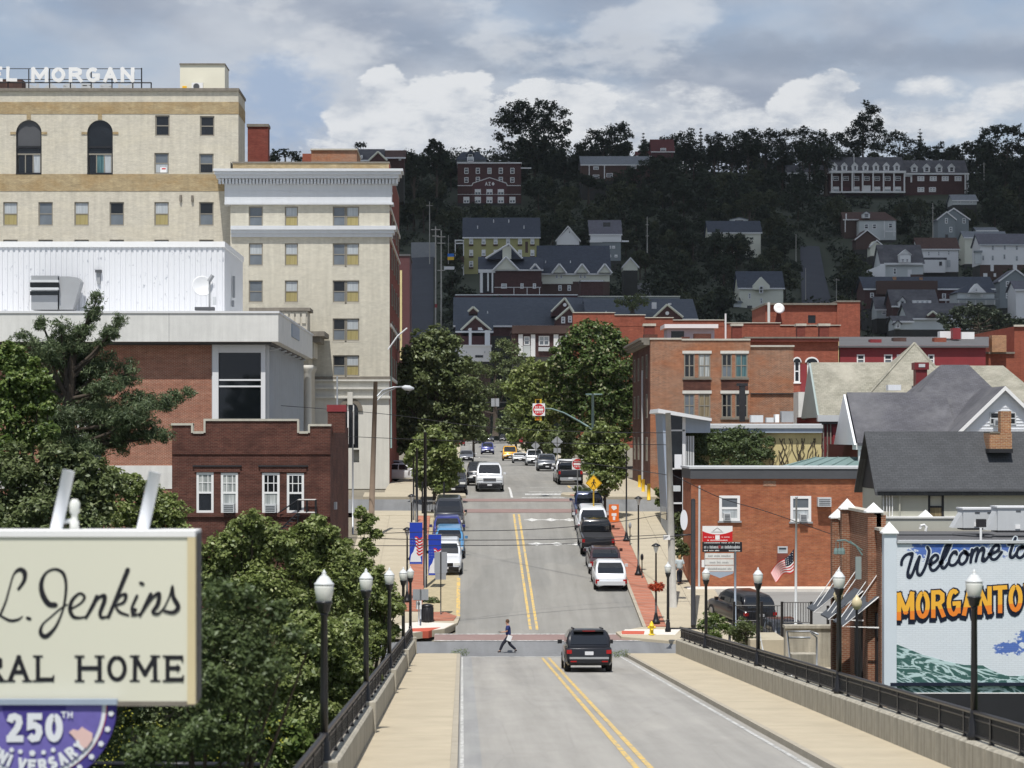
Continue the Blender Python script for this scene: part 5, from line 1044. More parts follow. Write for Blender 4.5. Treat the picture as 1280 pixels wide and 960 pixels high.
for a,b,c in ((716,768,391.2),(768,806,394),(806,841,397.5),(841,905,400.5),(905,975,404),(975,1050,407)):m=MB();m.box(X(a,260),X(b,260),260,260.5,Z(408.5,260),Z(c,260));m.build('parapet','farbrick',t);m=MB();m.box(X(a,260),X(b,260)+.1,259.9,260.6,Z(c,260),Z(c-1,260));m.build('coping','stone',t)
for a,b in ((804,820),(914,929),(995,1008),(1023,1038)):m=MB();m.pbox(a+1.5,b-1.5,407,430,236,0,1);o=m.build('brick_chimney','redwall',label={804:'squat brick stack left of the roof shelter',914:'squat brick stack right of the white pipe',995:'squat brick stack with weeds on its left',1023:'squat brick stack farthest right before the red wall'}[a],cat='chimney',group='squat brick stacks on the rooftops');m=MB();m.pbox(a,b,404.5,407.5,236,.1,1.1);c2=m.build('cap','stone');c2.location -= o.location;c2.parent=o
D=300;t=blk('tall_brick_block','plain orange brick block with a white dish in front','building',957,1046,381,480,D,14,'farbrick',ops=[(1010,394,1019.5,404)]);trim(t,'wing','farbrick',(1046,1074.5,377.5,480),d=D,out=.3,back=14);trim(t,'coping','stonedark',(956,1046,379,381.3),(1045.5,1075,375.8,377.8),d=D,out=.4,back=14)
trim(t,'pane','pblack',(1010,1019.5,394,404),d=D,out=-.1,back=.14)
m=MB();m.tube([P(961,404,290),P(961,378,290)],.16,6);m.build('flue','offwhite',label='white flue at the left end of the plain orange brick block',cat='flue')
t=thing('satellite_dish','round white satellite dish before the plain orange brick block','dish',tuple(P(973.5,404,275)));m=MB();m.lathe([(.03,0),(.35,.03),(.62,.12),(.64,.16),(.33,.07),(.03,.04)],n=20);me=m.mesh('reflector','white',smooth=True);o=link('reflector',me,t);o.location=P(973.5,386,275)-ORG[t.name];o.rotation_euler=(math.radians(72),0,.15)
m=MB();m.prism([(X(969,275.4),Z(405,275.4)),(X(978,275.4),Z(405,275.4)),(X(975.5,275.4),Z(390,275.4)),(X(971.5,275.4),Z(390,275.4))],275.4,275.8);m.build('stand','redwall',t)
D=225;rw=[(1071,443,1081,455.5),(1105,443,1115.5,455.5),(1121,443,1128,455.5),(1160,443,1168,455.5)]
t=blk('crimson_building','long crimson painted building with small white-framed windows','building',1050,1232,432,600,D,16,'redpaint',ops=rw)
for o in rw:win(t,*o,D,'dh','white','pdark','pgrey',rec=.05,t=.12)
m=MB();m.add([P(1045,432.5,D-.4),P(1236,432.5,D-.4),P(1236,421,D+15),P(1045,421,D+15),P(1045,434.5,D-.4),P(1236,434.5,D-.4)],[(0,1,2,3),(4,5,1,0)]);m.build('roof','flatroof',t);m=MB();m.pbox(1036,1048,426,470,D,.3,3);m.build('pier','yellowwall',t)
for i,(a,b,c,e,mt) in enumerate(((1088,1102,424,434,'redpaint'),(1168,1183,422,432,'farbrick'),(1117,1133,422,430,'shbrown'),(1191,1201,410,424,'redpaint'),(1175,1190,414,423,'white'),(1202,1218,415,424,'white'),(1220,1236,424,434,'farbrick'),(1240,1258,419,440,'chimbrick'))):m=MB();m.pbox(a,b,c,e,D+5+i,.0,1.2);q=m.build('rooftop_stack',mt,label=['red box with white lid on the crimson roof','brick stack on the crimson roof above its fourth window','dark low vent box on the crimson roof','bright red stack behind the crimson roof','low white wall left of the bright red stack','low white wall right of the bright red stack','small brick stack near the right end of the crimson roof','tan brick stack near the right edge'][i],cat='roof box')
D=240;t=blk('brick_warehouse','brown brick building at the right edge behind the slate roofs','building',1268,1420,408,560,D,20,'farbrick');trim(t,'coping','stone',(1267,1420,406,408.4),d=D,out=.2);trim(t,'brick_panel','farbrick',(1276,1420,417,480),d=D,out=.05)
t=blk('low_brick_building','low brick building left of the brown brick warehouse','building',1180,1268,442,560,238,14,'farbrick');trim(t,'coping','stonedark',(1180,1268,440,442.3),d=238,out=.2)
# lit buildings beyond the hotel roof
t=blk('terracotta_building','terracotta building above the hotel parapet','building',389,446,187.5,260,430,15,'tallbrick');trim(t,'coping','stone',(388,447,186,187.8),d=430,out=.3,back=15)
t=blk('terracotta_building','small darker terracotta wing left of the terracotta building','building',378,390,192,260,433,12,'farbrick')
fm('hfound',(.05,.05,.045),.9,.3,.5)
# ---------------------------------------------------------------- the far hillside, in the cloud's shade
HOUSES=[]                                   # photo boxes of the hill buildings, so that no nearer tree is planted over them
def hwin(t,d,lst,w_=5,h_=8,up='plight',lo='pgrey',fr='hwhite',style='dh',tt=.22):
    for (cx,cy) in lst:win(t,cx-w_/2,cy-h_/2,cx+w_/2,cy+h_/2,d,style,fr,up,lo,rec=-.06,t=tt)
def house(label,x0,x1,yr_,ye,yb,d,dep,wall,roof,kind='side',wins=(),ww=(3.2,4.6),apex=None,name='house',cat='house',chim=(),fr='hwhite',pane=('pgrey','pdark'),ov=.5,foot=8,hx=None,reg=True):
    if reg:HOUSES.append((x0,x1,yr_,yb,d))
    t=thing(name,label,cat,(X((x0+x1)/2,d),d+dep/2,Z(yb,d)-foot));a,b=X(x0,d),X(x1,d);ze=Z(ye,d);xm=X(apex,d) if apex else (a+b)/2
    m=MB();m.box(a+.05,b-.05,d+.05,d+dep-.05,Z(yb,d)-foot,Z(yb,d));m.build('foundation','hfound',t)
    m=MB();m.box(a,b,d,d+dep,Z(yb,d),ze)
    if kind=='gable':m.prism([(a,ze),(b,ze),(xm,Z(yr_,d))],d,d+dep)
    m.build('wall',wall,t);m=MB();dr=d+dep/2
    if kind=='side':
        zr=Z(yr_,dr);gable_roof(m,a,b,d,d+dep,ze,zr,ov,.25)
        [MB().add([(e_,d,ze),(e_,d+dep,ze),(e_,dr,zr)],[f_]).build('gable_end',wall,t) for e_,f_ in ((a,(0,2,1)),(b,(0,1,2)))]
    elif kind=='gable':gable_roof_y(m,a,b,d,d+dep,ze,Z(yr_,d),ov,.25)
    elif kind=='hip':hx=hx or (x0+(x1-x0)*.3,x1-(x1-x0)*.3);hip_roof(m,a,b,d,d+dep,ze,Z(yr_,dr),X(hx[0],dr),X(hx[1],dr),ov)
    elif kind=='flat':m.box(a-.2,b+.2,d-.2,d+dep,ze,ze+.35)
    m.build('roof',roof,t)
    if kind=='gable':
        m=MB();gable_roof_y(m,a,b,d-.02,d-.12,ze-.12,Z(yr_,d)-.12,ov,.5);m.build('barge_board',fr,t)
    elif kind=='side':m=MB();s_=(Z(yr_,dr)-ze)/(dep/2)*ov;m.box(a-ov,b+ov,d-ov-.12,d-ov+.05,ze-s_-.1,ze-s_+.3);m.build('gutter',fr,t)
    hwin(t,d,wins,*ww,up=pane[0],lo=pane[1],fr=fr)
    for (cx,c0,c1,cw) in chim:m=MB();m.pbox(cx-cw/2,cx+cw/2,c0,c1,d+dep*.4,.6,.6);m.build('chimney','chimbrick',t)
    return t
def dormer(t,cx,y0,y1,w_,d,wall='hwhite',roof='shslate',win_=True,arch=False):
    m=MB();m.pbox(cx-w_/2,cx+w_/2,y0+(y1-y0)*.35,y1,d,.0,3);m.build('dormer',wall,t)
    a,b=X(cx-w_/2,d),X(cx+w_/2,d);m=MB();gable_roof_y(m,a,b,d-.1,d+3,Z(y0+(y1-y0)*.38,d),Z(y0,d),.2,.2);m.build('dormer_roof',wall if arch else roof,t)
    m=MB();m.prism([(a,Z(y0+(y1-y0)*.38,d)),(b,Z(y0+(y1-y0)*.38,d)),((a+b)/2,Z(y0+.4,d))],d,d+.2);m.build('dormer_gable',wall,t)
    if win_:win(t,cx-w_*.28,y0+(y1-y0)*.38,cx+w_*.28,y1-1,d,'dh','hwhite' if wall != 'hwhite' else 'lgrey','pdark','pdark',rec=-.05,t=.16)
def ext(t,name,mat,*r,d,out=.1,back=.1):trim(t,name,mat,*r,d=d,out=out,back=back)
# yellow block
t=house('long mustard-yellow apartment house with navy roof and six window columns',580,674,273,296,362,790,14,'hyellow','shnavy',wins=[],foot=10)
for j,(cy,cs) in enumerate(((301.5,(589,604.5,619.5,635,650,665.5)),(316,(589,604.5,619.5,650,665.5)),(330,(589,)),(347,(589,)))):
    hwin(t,790,[(c,cy) for c in cs],5,7.6,'hwhite' if j<2 else 'plight','plight' if j<2 else 'pgrey');ext(t,'window_box','hbrown',*[(c-2.8,c+2.8,cy+4,cy+6) for c in cs],d=790,out=.35)
ext(t,'plinth','hbrown',(580,674,354,364),d=790,out=.08);ext(t,'stair_slot','hbrown',(656.5,660,302,316),d=790,out=.06)
for cx,cy in ((597,282),(655,282),(617,274.5),(636,274.5)):m=MB();m.pbox(cx-.5,cx+.5,cy,cy+4,793,.3,.3);m.build('vent_pipe','hwhite',t)
t=thing('porch_stack','white railed balconies stacked on the left end of the mustard-yellow house','balcony',tuple(P(574,360,789)))
for y in (300,331,349):m=MB();m.pbox(568.5,580,y,y+1.2,788,1,2);m.build('deck','hwhite',t);m=MB();m.pbox(568.5,580,y+1.2+2.2,y+2.6+2.2,787,.1,.1);m.build('handrail','hwhite',t)
for x in (569,579.5):
    for y0,y1 in ((300,322),(331,352)):m=MB();m.pbox(x-.5,x+.5,y0,y1,787,.1,.2);m.build('post','hwhite',t)
m=MB();m.prism([(X(569,788),Z(327,788)),(X(580,788),Z(327,788)),(X(580,788),Z(320,788))],786,790);m.build('porch_roof','shbrown',t)
# dark brick hall with white gables, and its long row
t=house('dark brown brick hall with white-edged gables and pale columns',600,677,322,337,370,690,14,'hillbrick','shnavy',foot=6)
m=MB();m.prism([(X(617,689),Z(337,689)),(X(648,689),Z(337,689)),(X(632.5,689),Z(322.5,689))],689,690);m.build('pediment','hcream',t)
for (a,b) in (((607,323),(636,305)),((636,305),(653,323)),((616,338),(632.5,321)),((632.5,321),(649,338)),((663,337),(669,330)),((669,330),(675,337))):m=MB();m.tube([P(*a,688.5),P(*b,688.5)],.28,4);m.build('barge_board','hwhite',t)
m=MB();m.prism([(X(608,692),Z(324,692)),(X(655,692),Z(324,692)),(X(634,692),Z(306,692))],692,700);m.build('roof','shnavy',t);ext(t,'cupola','hcream',(628,639,308,324),d=690,out=.8)
ext(t,'column','hwhite',(600,603.5,341,366),(609,611,341,364),(614.5,616.5,341,366),d=690,out=.5);ext(t,'porch_gap','blackm',(603.5,618,341,366),d=690,out=.05);ext(t,'entablature','hwhite',(598,619,338,341),d=690,out=.6)
hwin(t,690,[(630,357.5)],7,6);hwin(t,690,[(652.5,357.5),(668,357.5)],4,6.5);ext(t,'handrail','hwhite',(618,676,358.8,359.5),d=686,out=.1);ext(t,'handrail_post','hwhite',*[(x,x+.8,359,369) for x in (642,658.5,674)],d=686)
t=house('cream row house with long navy roof and four small gables',674,762,308,341,368,700,16,'hcream','shnavy',foot=6)
for cx in (699,727.5,756):
    m=MB();m.prism([(X(cx-7.5,699),Z(341,699)),(X(cx+7.5,699),Z(341,699)),(X(cx,699),Z(330.5,699))],698.4,704);m.build('gable','hcream',t)
    for s_ in (-1,1):m=MB();m.tube([P(cx,330,698),P(cx+s_*9,341.5,698)],.3,4);m.build('barge_board','hwhite',t)
hwin(t,700,[(696,345),(701.5,345),(726,345),(731,345)],3.6,6);ext(t,'lower_storey','hbrown',(675,762,352,369),d=700,out=.1);ext(t,'band','hcream',(678,716,351,355),d=700,out=.4)
hwin(t,699.8,[(700,360),(711.5,360)],4.5,7)
for cx,cy in ((682,326),(713,326),(709,331)):m=MB();m.pbox(cx-.5,cx+.5,cy,cy+4,703,.3,.3);m.build('vent_pipe','hwhite',t)
t=house('small white gabled house behind the long navy roof',696,724,283.5,300,306,800,10,'hwhite','shgrey','gable',[(712,290)],(3,4),apex=712)
t=house('grey and white house with plain purple-grey roof on the hill',738,776,276,292.5,326,800,12,'hgrey','shgrey',foot=6);ext(t,'upper_storey','hwhite',(738,776.5,293,302.5),d=800,out=.3);hwin(t,800,[(750.5,297.5)],5,5);hwin(t,800,[(762,309),(767,309),(762,320),(770,320)],3.6,3.2,up='hwhite');ext(t,'skylight','pblack',(754,763,278,283.5),d=803,out=0);ext(t,'deck','hwhite',(737,753,300,303),(777,786,300.5,302.5),d=798)
t=house('small cream gable peeping from the trees beside the parking ledge',779,797,323,333,338,720,8,'hcream','shgrey','gable',apex=787)
# long low maroon terraces and slate roofs at the foot of the hill
t=house('long maroon terrace with white roof edge at the foot of the hill',569,722,368,370,385,600,10,'hmaroon','flatroof','flat',foot=6);ext(t,'roof_edge','hwhite',(569,722,368,369.2),d=600,out=.3);hwin(t,600,[(585.5,378),(591,378),(662,379),(668,379),(688,379),(693,379)],4.4,5)
t=house('maroon block with white roof edge in front of the row houses',726,754,350.5,352,369,610,10,'hillbrick','flatroof','flat',foot=4);ext(t,'roof_edge','hwhite',(725.5,754.5,350.5,352),d=610,out=.3)
t=house('long low wing with pale roof edge behind the slate roofs',722,850,370,371.5,392,602,10,'hgrey','flatroof','flat',foot=6);ext(t,'roof_edge','hcream',(722,850,370,371.2),d=602,out=.3)
t=house('wide building with long slate-blue roof and brick gables',569,730,373,407,420,560,26,'hillbrick','shblue',foot=8)
t2=house('slate-blue roofed building with small white vent turret',735,870,375,399,410,555,26,'hillbrick','shblue',foot=6)
def bgable(t,x0,x1,ya,yb,yl,d,ax=None,rw=True):
    ax=ax or (x0+x1)/2;m=MB();m.prism([(X(x0,d),Z(yl,d)),(X(x1,d),Z(yl,d)),(X(x1,d),Z(yb,d)),(X(ax,d),Z(ya,d)),(X(x0,d),Z(yb,d))],d,d+9);m.build('gable','hillbrick',t)
    for e in (x0,x1):m=MB();s_=-1 if e==x0 else 1;m.tube([P(ax,ya-.4,d-.2),P(e+s_,yb+.6,d-.2)],.25,4);m.build('barge_board','hcream',t)
bgable(t,690,716,373,389,395,556,706);bgable(t,695,722,384,399,414,548,712);bgable(t,577,613,396,412,420,545,594);bgable(t,586,597,384,389,392,549);bgable(t2,818,853,381,396,403,548,834)
for (cx,cy,d) in ((706,381,555.7),(834,391.5,547.7)):m=MB();m.disc_y(X(cx,d),Z(cy,d),.42,d-.1,d);m.build('round_window','hwhite',t if cx<800 else t2)
hwin(t,548,[(704,400),(712.5,399)],5,8);hwin(t,545,[(587,413),(602,413)],4,4)
ext(t2,'vent_turret','hwhite',(815,820.5,378,386),d=556,out=.5,back=1);ext(t2,'vent_pipe','hwhite',(789,792,379,381),(835,839,379,381),(757,758,389,392),(609,610,389,392),d=556,out=.5)
t=house('townhouse row with dark cornice and white pilasters',640,718,406,416,446,520,14,'hillbrick','hbrown','flat',foot=6);ext(t,'cornice','hbrown',(640,718,407,417),d=520,out=.9)
ext(t,'pilaster','hwhite',(648,653.5,418,446),(663.5,669,418,446),(692,698,418,446),(707,712,418,446),d=520,out=.4);hwin(t,520,[(658.5,426)],7.5,11);hwin(t,520,[(680,426)],13,12,style='double');hwin(t,520,[(703,426)],7,12);ext(t,'balcony','lgrey',(673,690,434,439),d=520,out=.5);ext(t,'pane_panel','hpale',(654,663,432,446),d=520,out=.05)
t=house('white clapboard house with flat white parapet between the street trees',568,614,431,433,452,532,12,'hwhite','hwhite','flat',foot=1)
ext(t,'lower_storeys','hbrown',(569,613,452,550),d=533,out=0,back=10);hwin(t,532,[(583,440),(606,440)],4,5);ext(t,'recess','pblack',(594,604,444,447),d=532,out=.05)
t=house('maroon gabled house with white chimney column behind the white house',572,614,400,414,432,545,10,'hmaroon','shblue','side',foot=4);ext(t,'white_chimney','hwhite',(606,612.5,413,432),d=543,out=.6);ext(t,'bay','hwhite',(586,589.5,410,431),d=543,out=.3);hwin(t,543,[(600,411)],5,3.5)
# fraternity house with Greek letters
d=940;t=house('maroon brick fraternity house with white Greek letters on its gable',572,651.5,203,204.5,254,d,16,'hillbrick','hwhite','flat',foot=8);o=.1
ext(t,'roof_edge','hwhite',(571,652,203,204.4),(651,664,209.5,210.8),d=d,out=.4)
hwin(t,d,[(583,213.5),(597.3,213.5),(626,213.5),(640.5,213.5)],5,7.4,'pgrey','pdark');hwin(t,d,[(611.8,213.5)],5,7.4,'ldgreen','ldgreen');hwin(t,d,[(583,225),(597.3,224.5),(626,224.5),(640.5,225)],5,6.6,'pgrey','pdark')
for a,b in (((572,232),(590,232)),((590,232),(591,229)),((591,229),(612,222)),((612,222),(633,229)),((633,229),(634,232)),((634,232),(651,232)),((572,243),(651,243))):m=MB();m.tube([P(*a,d-.2),P(*b,d-.2)],.16 if a[1]<240 else .08,4);m.build('string_course','hwhite',t)
m=MB();m.prism([(X(590,d),Z(254,d)),(X(634,d),Z(254,d)),(X(634,d),Z(231,d)),(X(633,d),Z(229,d)),(X(612,d),Z(222.3,d)),(X(591,d),Z(229,d)),(X(590,d),Z(231,d))],d-.15,d);m.build('gabled_front','hmaroon',t)
m=MB();s_=d/F;letters(m,'AΣΦ',X(606.3,d),Z(232.2,d),3.3*s_,4.6*s_,.9*s_,.9*s_,d-.32,step=.004);m.build('greek_letters','white',t)
hwin(t,d-.2,[(597.3,240),(611.8,240),(626,240)],7.6,7,'hwhite','pgrey',style='double');hwin(t,d-.2,[(583,250),(597.3,250),(611.8,250),(626,250),(640.5,250)],7.6,8,'hwhite','pgrey',style='double',tt=.34)
t=house('dark gabled roof with white dormer rising behind the fraternity house',571,608,190,200,206,965,12,'hgrey','shnavy','hip',foot=2,hx=(578,598));dormer(t,588,187,203,10,960,'shnavy');hwin(t,958,[(588,199)],8,6)
t=house('long brown house with pale slate roof at the hilltop',727,812,196,206,226,960,16,'hbrown','shlight',foot=8);hwin(t,960,[(745,210),(792,209)],7,4);ext(t,'porch_post','hwhite',(755,756.2,206,224),(736,737,206,224),d=958);hwin(t,960,[(745,221),(762,219)],8,5,'pgrey','pdark')
t=house('house with red tiled roof among the hilltop trees',815,842,175,189,200,1010,12,'hmaroon','shred',foot=4);hwin(t,1010,[(829,187)],7,4);house('low red-roofed wing left of the red tiled house',796,816,190,195,200,1012,8,'hillbrick','shred',foot=2)
# dormitory with columns
d=1030;t=house('long brick dormitory with white portico columns and a row of dormers',1037,1130,197,215,244,d,16,'hillbrick','shslate',foot=8)
ext(t,'cornice','hwhite',(1036,1131,214.5,217),d=d,out=3.2,back=0)
for x in (1038.5,1051,1064,1077,1090,1103,1116,1129):m=MB();m.lathe([(.42,0),(.36,.5),(.32,8.3),(.42,8.6)],(X(x,d),d-2.8,Z(241,d-2.8)),8);m.build('column','hwhite',t)
ext(t,'terrace','hwhite',(1037,1130,240,242),d=d,out=3.4);hwin(t,d,[(x,223) for x in (1045,1057.5,1070.5,1083.5,1096.5,1109.5,1122.5)],7,5.5,'pgrey','pdark');hwin(t,d,[(x,236.5) for x in (1045,1070.5,1096.5,1109.5,1122.5)],7.6,6.5,'hwhite','plight');ext(t,'door','hwhite',(1079,1088,232,241),d=d,out=.5);ext(t,'bench','hmaroon',(1052.5,1062,234,238),d=d,out=.5)
for x in (1043,1055.5,1068.5,1082,1095,1108,1121):dormer(t,x,203.5,213.5,7,d+.5,'hwhite','hwhite',True,True)
m=MB();m.tube([P(1067.5,240,d-6),P(1067.5,192,d-6)],.14,5);m.build('flagpole','hwhite',label='white flagpole before the dormitory portico',cat='flagpole')
t=house('brick dormitory wing with shuttered windows and four dormers',1130.5,1209,201,217,246,d+3,14,'hillbrick','shslate',foot=8);ext(t,'cornice','hwhite',(1130,1211,216.5,218.5),d=d+3,out=.8);hwin(t,d+3,[(1151,223.3),(1166.5,223.3),(1181.5,223.3),(1197.5,223.3),(1151,237),(1165.5,237)],8.6,6,'pgrey','plight',style='double',tt=.55);ext(t,'column','hwhite',(1205.5,1207,218,242),(1208.5,1210,218,242),d=d+3,out=1.5);ext(t,'pilaster','hwhite',(1130.6,1139,218,221),(1138,1140,218,228),d=d+3,out=.3)
for x in (1143,1158.5,1174,1189.5):dormer(t,x,205,215.5,7.6,d+3.5,'hwhite','hwhite',True,True)
t=house('pale building glimpsed between the tall pines left of the dormitory',985,1034,207,216,244,1035,12,'hpale','shslate',foot=6,reg=False);hwin(t,1035,[(1000,224),(1012,224),(1024,224)],6,5)
# right-hand houses
t=house('small grey-roofed house above the grey gabled house',1191,1221,244,250.5,256,930,10,'hpale','shlight');hwin(t,930,[(1199,252.5),(1214,252.5)],4,3)
t=house('grey house with two overlapping white-edged gables',1173,1211,261,274,308,860,10,'hgrey','shgrey','gable',[(1205,276)],(4,6.5),apex=1191)
t=house('narrower grey gable in front of the double-gabled house',1172.5,1194,265.5,274,308,854,6,'hgrey','shgrey','gable',[(1183,276),(1188.5,287)],(3.4,6.5));ext(t,'door','pblack',(1181.5,1185,293,299),d=854)
t=house('brown-roofed house with white trim and a wide dormer',1074,1120,265,275.5,300,880,12,'hpale','shbrown','hip',[(1083,283),(1093,283),(1113,282)],(5,6),foot=6);dormer(t,1083,264,272.5,9,879,'hwhite');ext(t,'porch_post','hwhite',(1105,1106,276,297),(1117,1118,276,295),d=878);ext(t,'porch_rail','hwhite',(1105,1120,288.5,289.8),d=878)
t=house('dark-roofed house with white porch posts behind the tree',1055,1080,266,274,298,886,8,'hbrown','shbrown',foot=4);ext(t,'porch_post','hwhite',(1057,1058.5,267,275),(1056,1057,275,290),d=884)
t=house('small brown gabled house below the brown-roofed house',1070,1098,288,299,312,840,8,'hbrown','shbrown','gable',apex=1080)
t=house('small cream gable half hidden left of the slate-roofed white house',1088,1104,301,308,320,800,6,'hcream','shbrown','gable',[(1097,311)],(4,4),apex=1093)
t=house('white two-storey house with dark brown roof between the grey gables',1148,1198,298,311,340,800,11,'hwhite','shbrown','side',[(1161,317),(1173.5,317),(1186,316),(1175.5,329.5)],(2.8,6),foot=4);ext(t,'lean_to_roof','shslate',(1153,1182,322.5,325),d=800,out=2);ext(t,'porch_wall','hwhite',(1154,1181,325,341),d=799,out=1);ext(t,'door','lgrey',(1183.5,1188,325,334),d=800,out=.1);ext(t,'window_pane','pdark',(1174,1177.5,327,332),d=798)
t=house('white house with large slate roof and one white dormer',1102,1154,307,329.5,348,740,14,'hpale','shslate','side',[(1118.5,339)],(4,8),foot=4);dormer(t,1131.5,312.5,328,14,738.5,'hwhite','hwhite',False);hwin(t,737,[(1128.5,325.5),(1134,325.5)],4,4.5,'pdark','pdark');m=MB();m.prism([(X(1083,739),Z(348,739)),(X(1106,739),Z(348,739)),(X(1106,739),Z(329.5,739)),(X(1084,739),Z(338,739))],738,746);m.build('side_wing','hwhite',t);ext(t,'wing_roof_edge','hwhite',(1105,1153,328.6,330.2),d=738);ext(t,'door','hwhite',(1134.5,1139.5,337,348),d=740,out=.1);ext(t,'steps','hbrown',(1138,1154,343,350),d=737)
t=house('cream house with light roof behind the tall white house',1206,1258,290,297,330,830,10,'hcream','shlight',foot=4);house('low pale roof peeping above the cream house',1221,1246,285,288.5,292,860,8,'hpale','shlight',foot=3)
t=house('tall white house on a brown basement near the right edge',1225,1290,293,305.5,331,780,12,'hwhite','shgrey','side',[(1241,309.5),(1256,309),(1271,309.5),(1229,322.5),(1241,322.5),(1255.5,321),(1271,323),(1284,309.5)],(2.6,6),foot=14,fr='lgrey');ext(t,'basement','hbrown',(1225,1290,331,356),d=780,out=.1);ext(t,'garage_door','hwhite',(1238,1242,331,339),(1266,1271,331,339),(1229,1234,341.5,346),(1242,1245,341.5,346),d=780,out=.2);ext(t,'porch','hpale',(1218,1226,316,330),d=779,out=1);ext(t,'porch_roof','hgrey',(1217,1227,313.5,316),d=779,out=1.4)
t=house('grey gabled house at the right edge below the white house',1250,1288,337,351,385,700,10,'hgrey','shgrey','gable',[(1259.5,355),(1268.5,355),(1259.5,369.5),(1277,355)],(4.4,7),apex=1270,foot=6)
t=house('white house cut off by the right edge of the picture',1270,1330,352,362,398,650,10,'hwhite','shgrey','side',foot=8)
t=house('dark brick row with navy roof and two brick chimneys',1081,1242,347,361,386,680,14,'hillbrick','shnavy','side',[(1090,369),(1180,370),(1193,370)],(5,6),chim=[(1118,346,358,4),(1151,347,356,4)],foot=6);m=MB();m.pbox(1096,1172,351,368,678,0,2);m.build('mansard','hbrown',t)
ext(t,'porch','hwhite',(1174,1194,374,376),d=678,out=1);ext(t,'porch_post','hwhite',*[(x,x+.8,376,382) for x in (1182,1187,1194)],d=677)
t=house('navy hip-roofed house with white front gable',1197,1243,354,366,381,660,11,'hpale','shnavy','hip',[(1211,369.5),(1227,369.5)],(3,3),hx=(1212,1228));m=MB();m.prism([(X(1210,659),Z(366,659)),(X(1232,659),Z(366,659)),(X(1220.5,659),Z(354.5,659))],658,662);m.build('gable','hwhite',t);hwin(t,657.8,[(1220.5,362.5)],4,5);ext(t,'porch_roof','hgrey',(1196,1246,373.5,375),d=659,out=1.5);ext(t,'porch_post','hwhite',*[(x,x+1,375,381) for x in (1198,1208,1219,1232,1243)],d=658)
t=house('slate-roofed house with white dormers in front of the brick row',1116,1172,363,382,396,640,12,'hillbrick','shslate',foot=5);dormer(t,1128,371,384,8,638,'hwhite');ext(t,'dormer_band','hwhite',(1141,1164,375.5,380.5),d=640,out=0,back=3);hwin(t,639.6,[(1147,378),(1153,378),(1159,378)],3,3.6,'pdark','pdark','lgrey');hwin(t,640,[(1128,394)],5,7)
t=house('long slate roofs stepping down behind the crimson building',1136,1216,380,398,412,600,16,'hpale','shslate',foot=5);bgable(t,1160,1172,389.5,394,396,598);
t=house('slate-roofed outbuilding with tiny pale dormer',1118,1140,396,402,412,585,8,'hpale','shslate',foot=4);dormer(t,1122.5,401,411,8,583,'hpale')
t=house('small house with slate lean-to and balcony left of the slate dormers',1096,1116,372,386,398,650,8,'hpale','shslate',foot=4);ext(t,'balcony','lgrey',(1096,1114,396,397.5),d=648,out=1.5);hwin(t,650,[(1105,391)],6,5)
t=house('cream house with dark roof and tall front gable amid dark trees',924,979,340,359.5,392,720,12,'hcream','shnavy','side',[(937,370),(951.5,376)],(3,7),foot=6);m=MB();m.prism([(X(941,719),Z(362,719)),(X(962,719),Z(362,719)),(X(962,719),Z(357,719)),(X(951.5,719),Z(346,719)),(X(941,719),Z(357,719))],718.6,724);m.build('front_gable','hcream',t);hwin(t,718.5,[(951.5,362)],5,9,'pdark','pdark');ext(t,'porch','hpale',(917,926,379,384),d=720,out=1);ext(t,'porch_roof','hgrey',(915,927,376.5,379),d=720,out=1.5);ext(t,'doorway','pblack',(934,940,382,390),d=720,out=.1)
t=house('white house with dark roof largely hidden by trees',886,951,277,290.5,322,830,12,'hcream','shnavy',foot=5,reg=False);HOUSES.append((940,952,277,318,830));dormer(t,924,272,279,22,838,'hpale','shlight');hwin(t,830,[(920,300),(930,300)],4,7)
t=house('dark gabled house roof on the skyline above the hotel cornice',447,478,187.5,200,215,640,10,'hillbrick','shslate','side',[(452,196)],(3,4));t=house('brown-roofed house beside it on the skyline',476,505,189,197,215,650,10,'hillbrick','shbrown','side',[(500,199)],(3,3));bgable(t,462,483,190,200,212,636)
t=house('narrow maroon building beside the climbing street',499,512,318,320,460,480,20,'hmaroon','flatroof','flat',foot=18,reg=False);ext(t,'yellow_strip','yellowwall',(500,502.5,338,450),d=480,out=.2)
m=MB();m.pbox(514,545,303,331,826,.3,1);m.pbox(528,545,325,332,822,.3,1);m.build('retaining_wall','grey',label='concrete retaining wall at the top of the climbing street',cat='wall')
# climbing streets
def hillroad(pts,mat='tarfar',dz=.9):
    mb=MB()
    for (d0,a0,b0),(d1,a1,b1) in zip(pts,pts[1:]):
        for k in range(6):
            f0,f1=k/6,(k+1)/6;e0,e1=d0+(d1-d0)*f0,d0+(d1-d0)*f1
            l0,l1,r0,r1=a0+(a1-a0)*f0,a0+(a1-a0)*f1,b0+(b1-b0)*f0,b0+(b1-b0)*f1
            mb.poly((X(l0,e0),e0,ZT(X(l0,e0),e0)+dz),(X(r0,e0),e0,ZT(X(r0,e0),e0)+dz),(X(r1,e1),e1,ZT(X(r1,e1),e1)+dz),(X(l1,e1),e1,ZT(X(l1,e1),e1)+dz))
    mb.build('hill_street',mat,loc=(0,0,0),kind='structure')
hillroad([(560,500,540),(700,509,542),(822,514,542)]);hillroad([(640,1004,1046),(750,1002,1038),(862,1000,1024)])
hillroad([(725,785,815),(760,790,812)],'flatroof')
HOUSES+=[(508,545,303,430,815),(1000,1036,310,372,850),(790,815,300,330,750)]
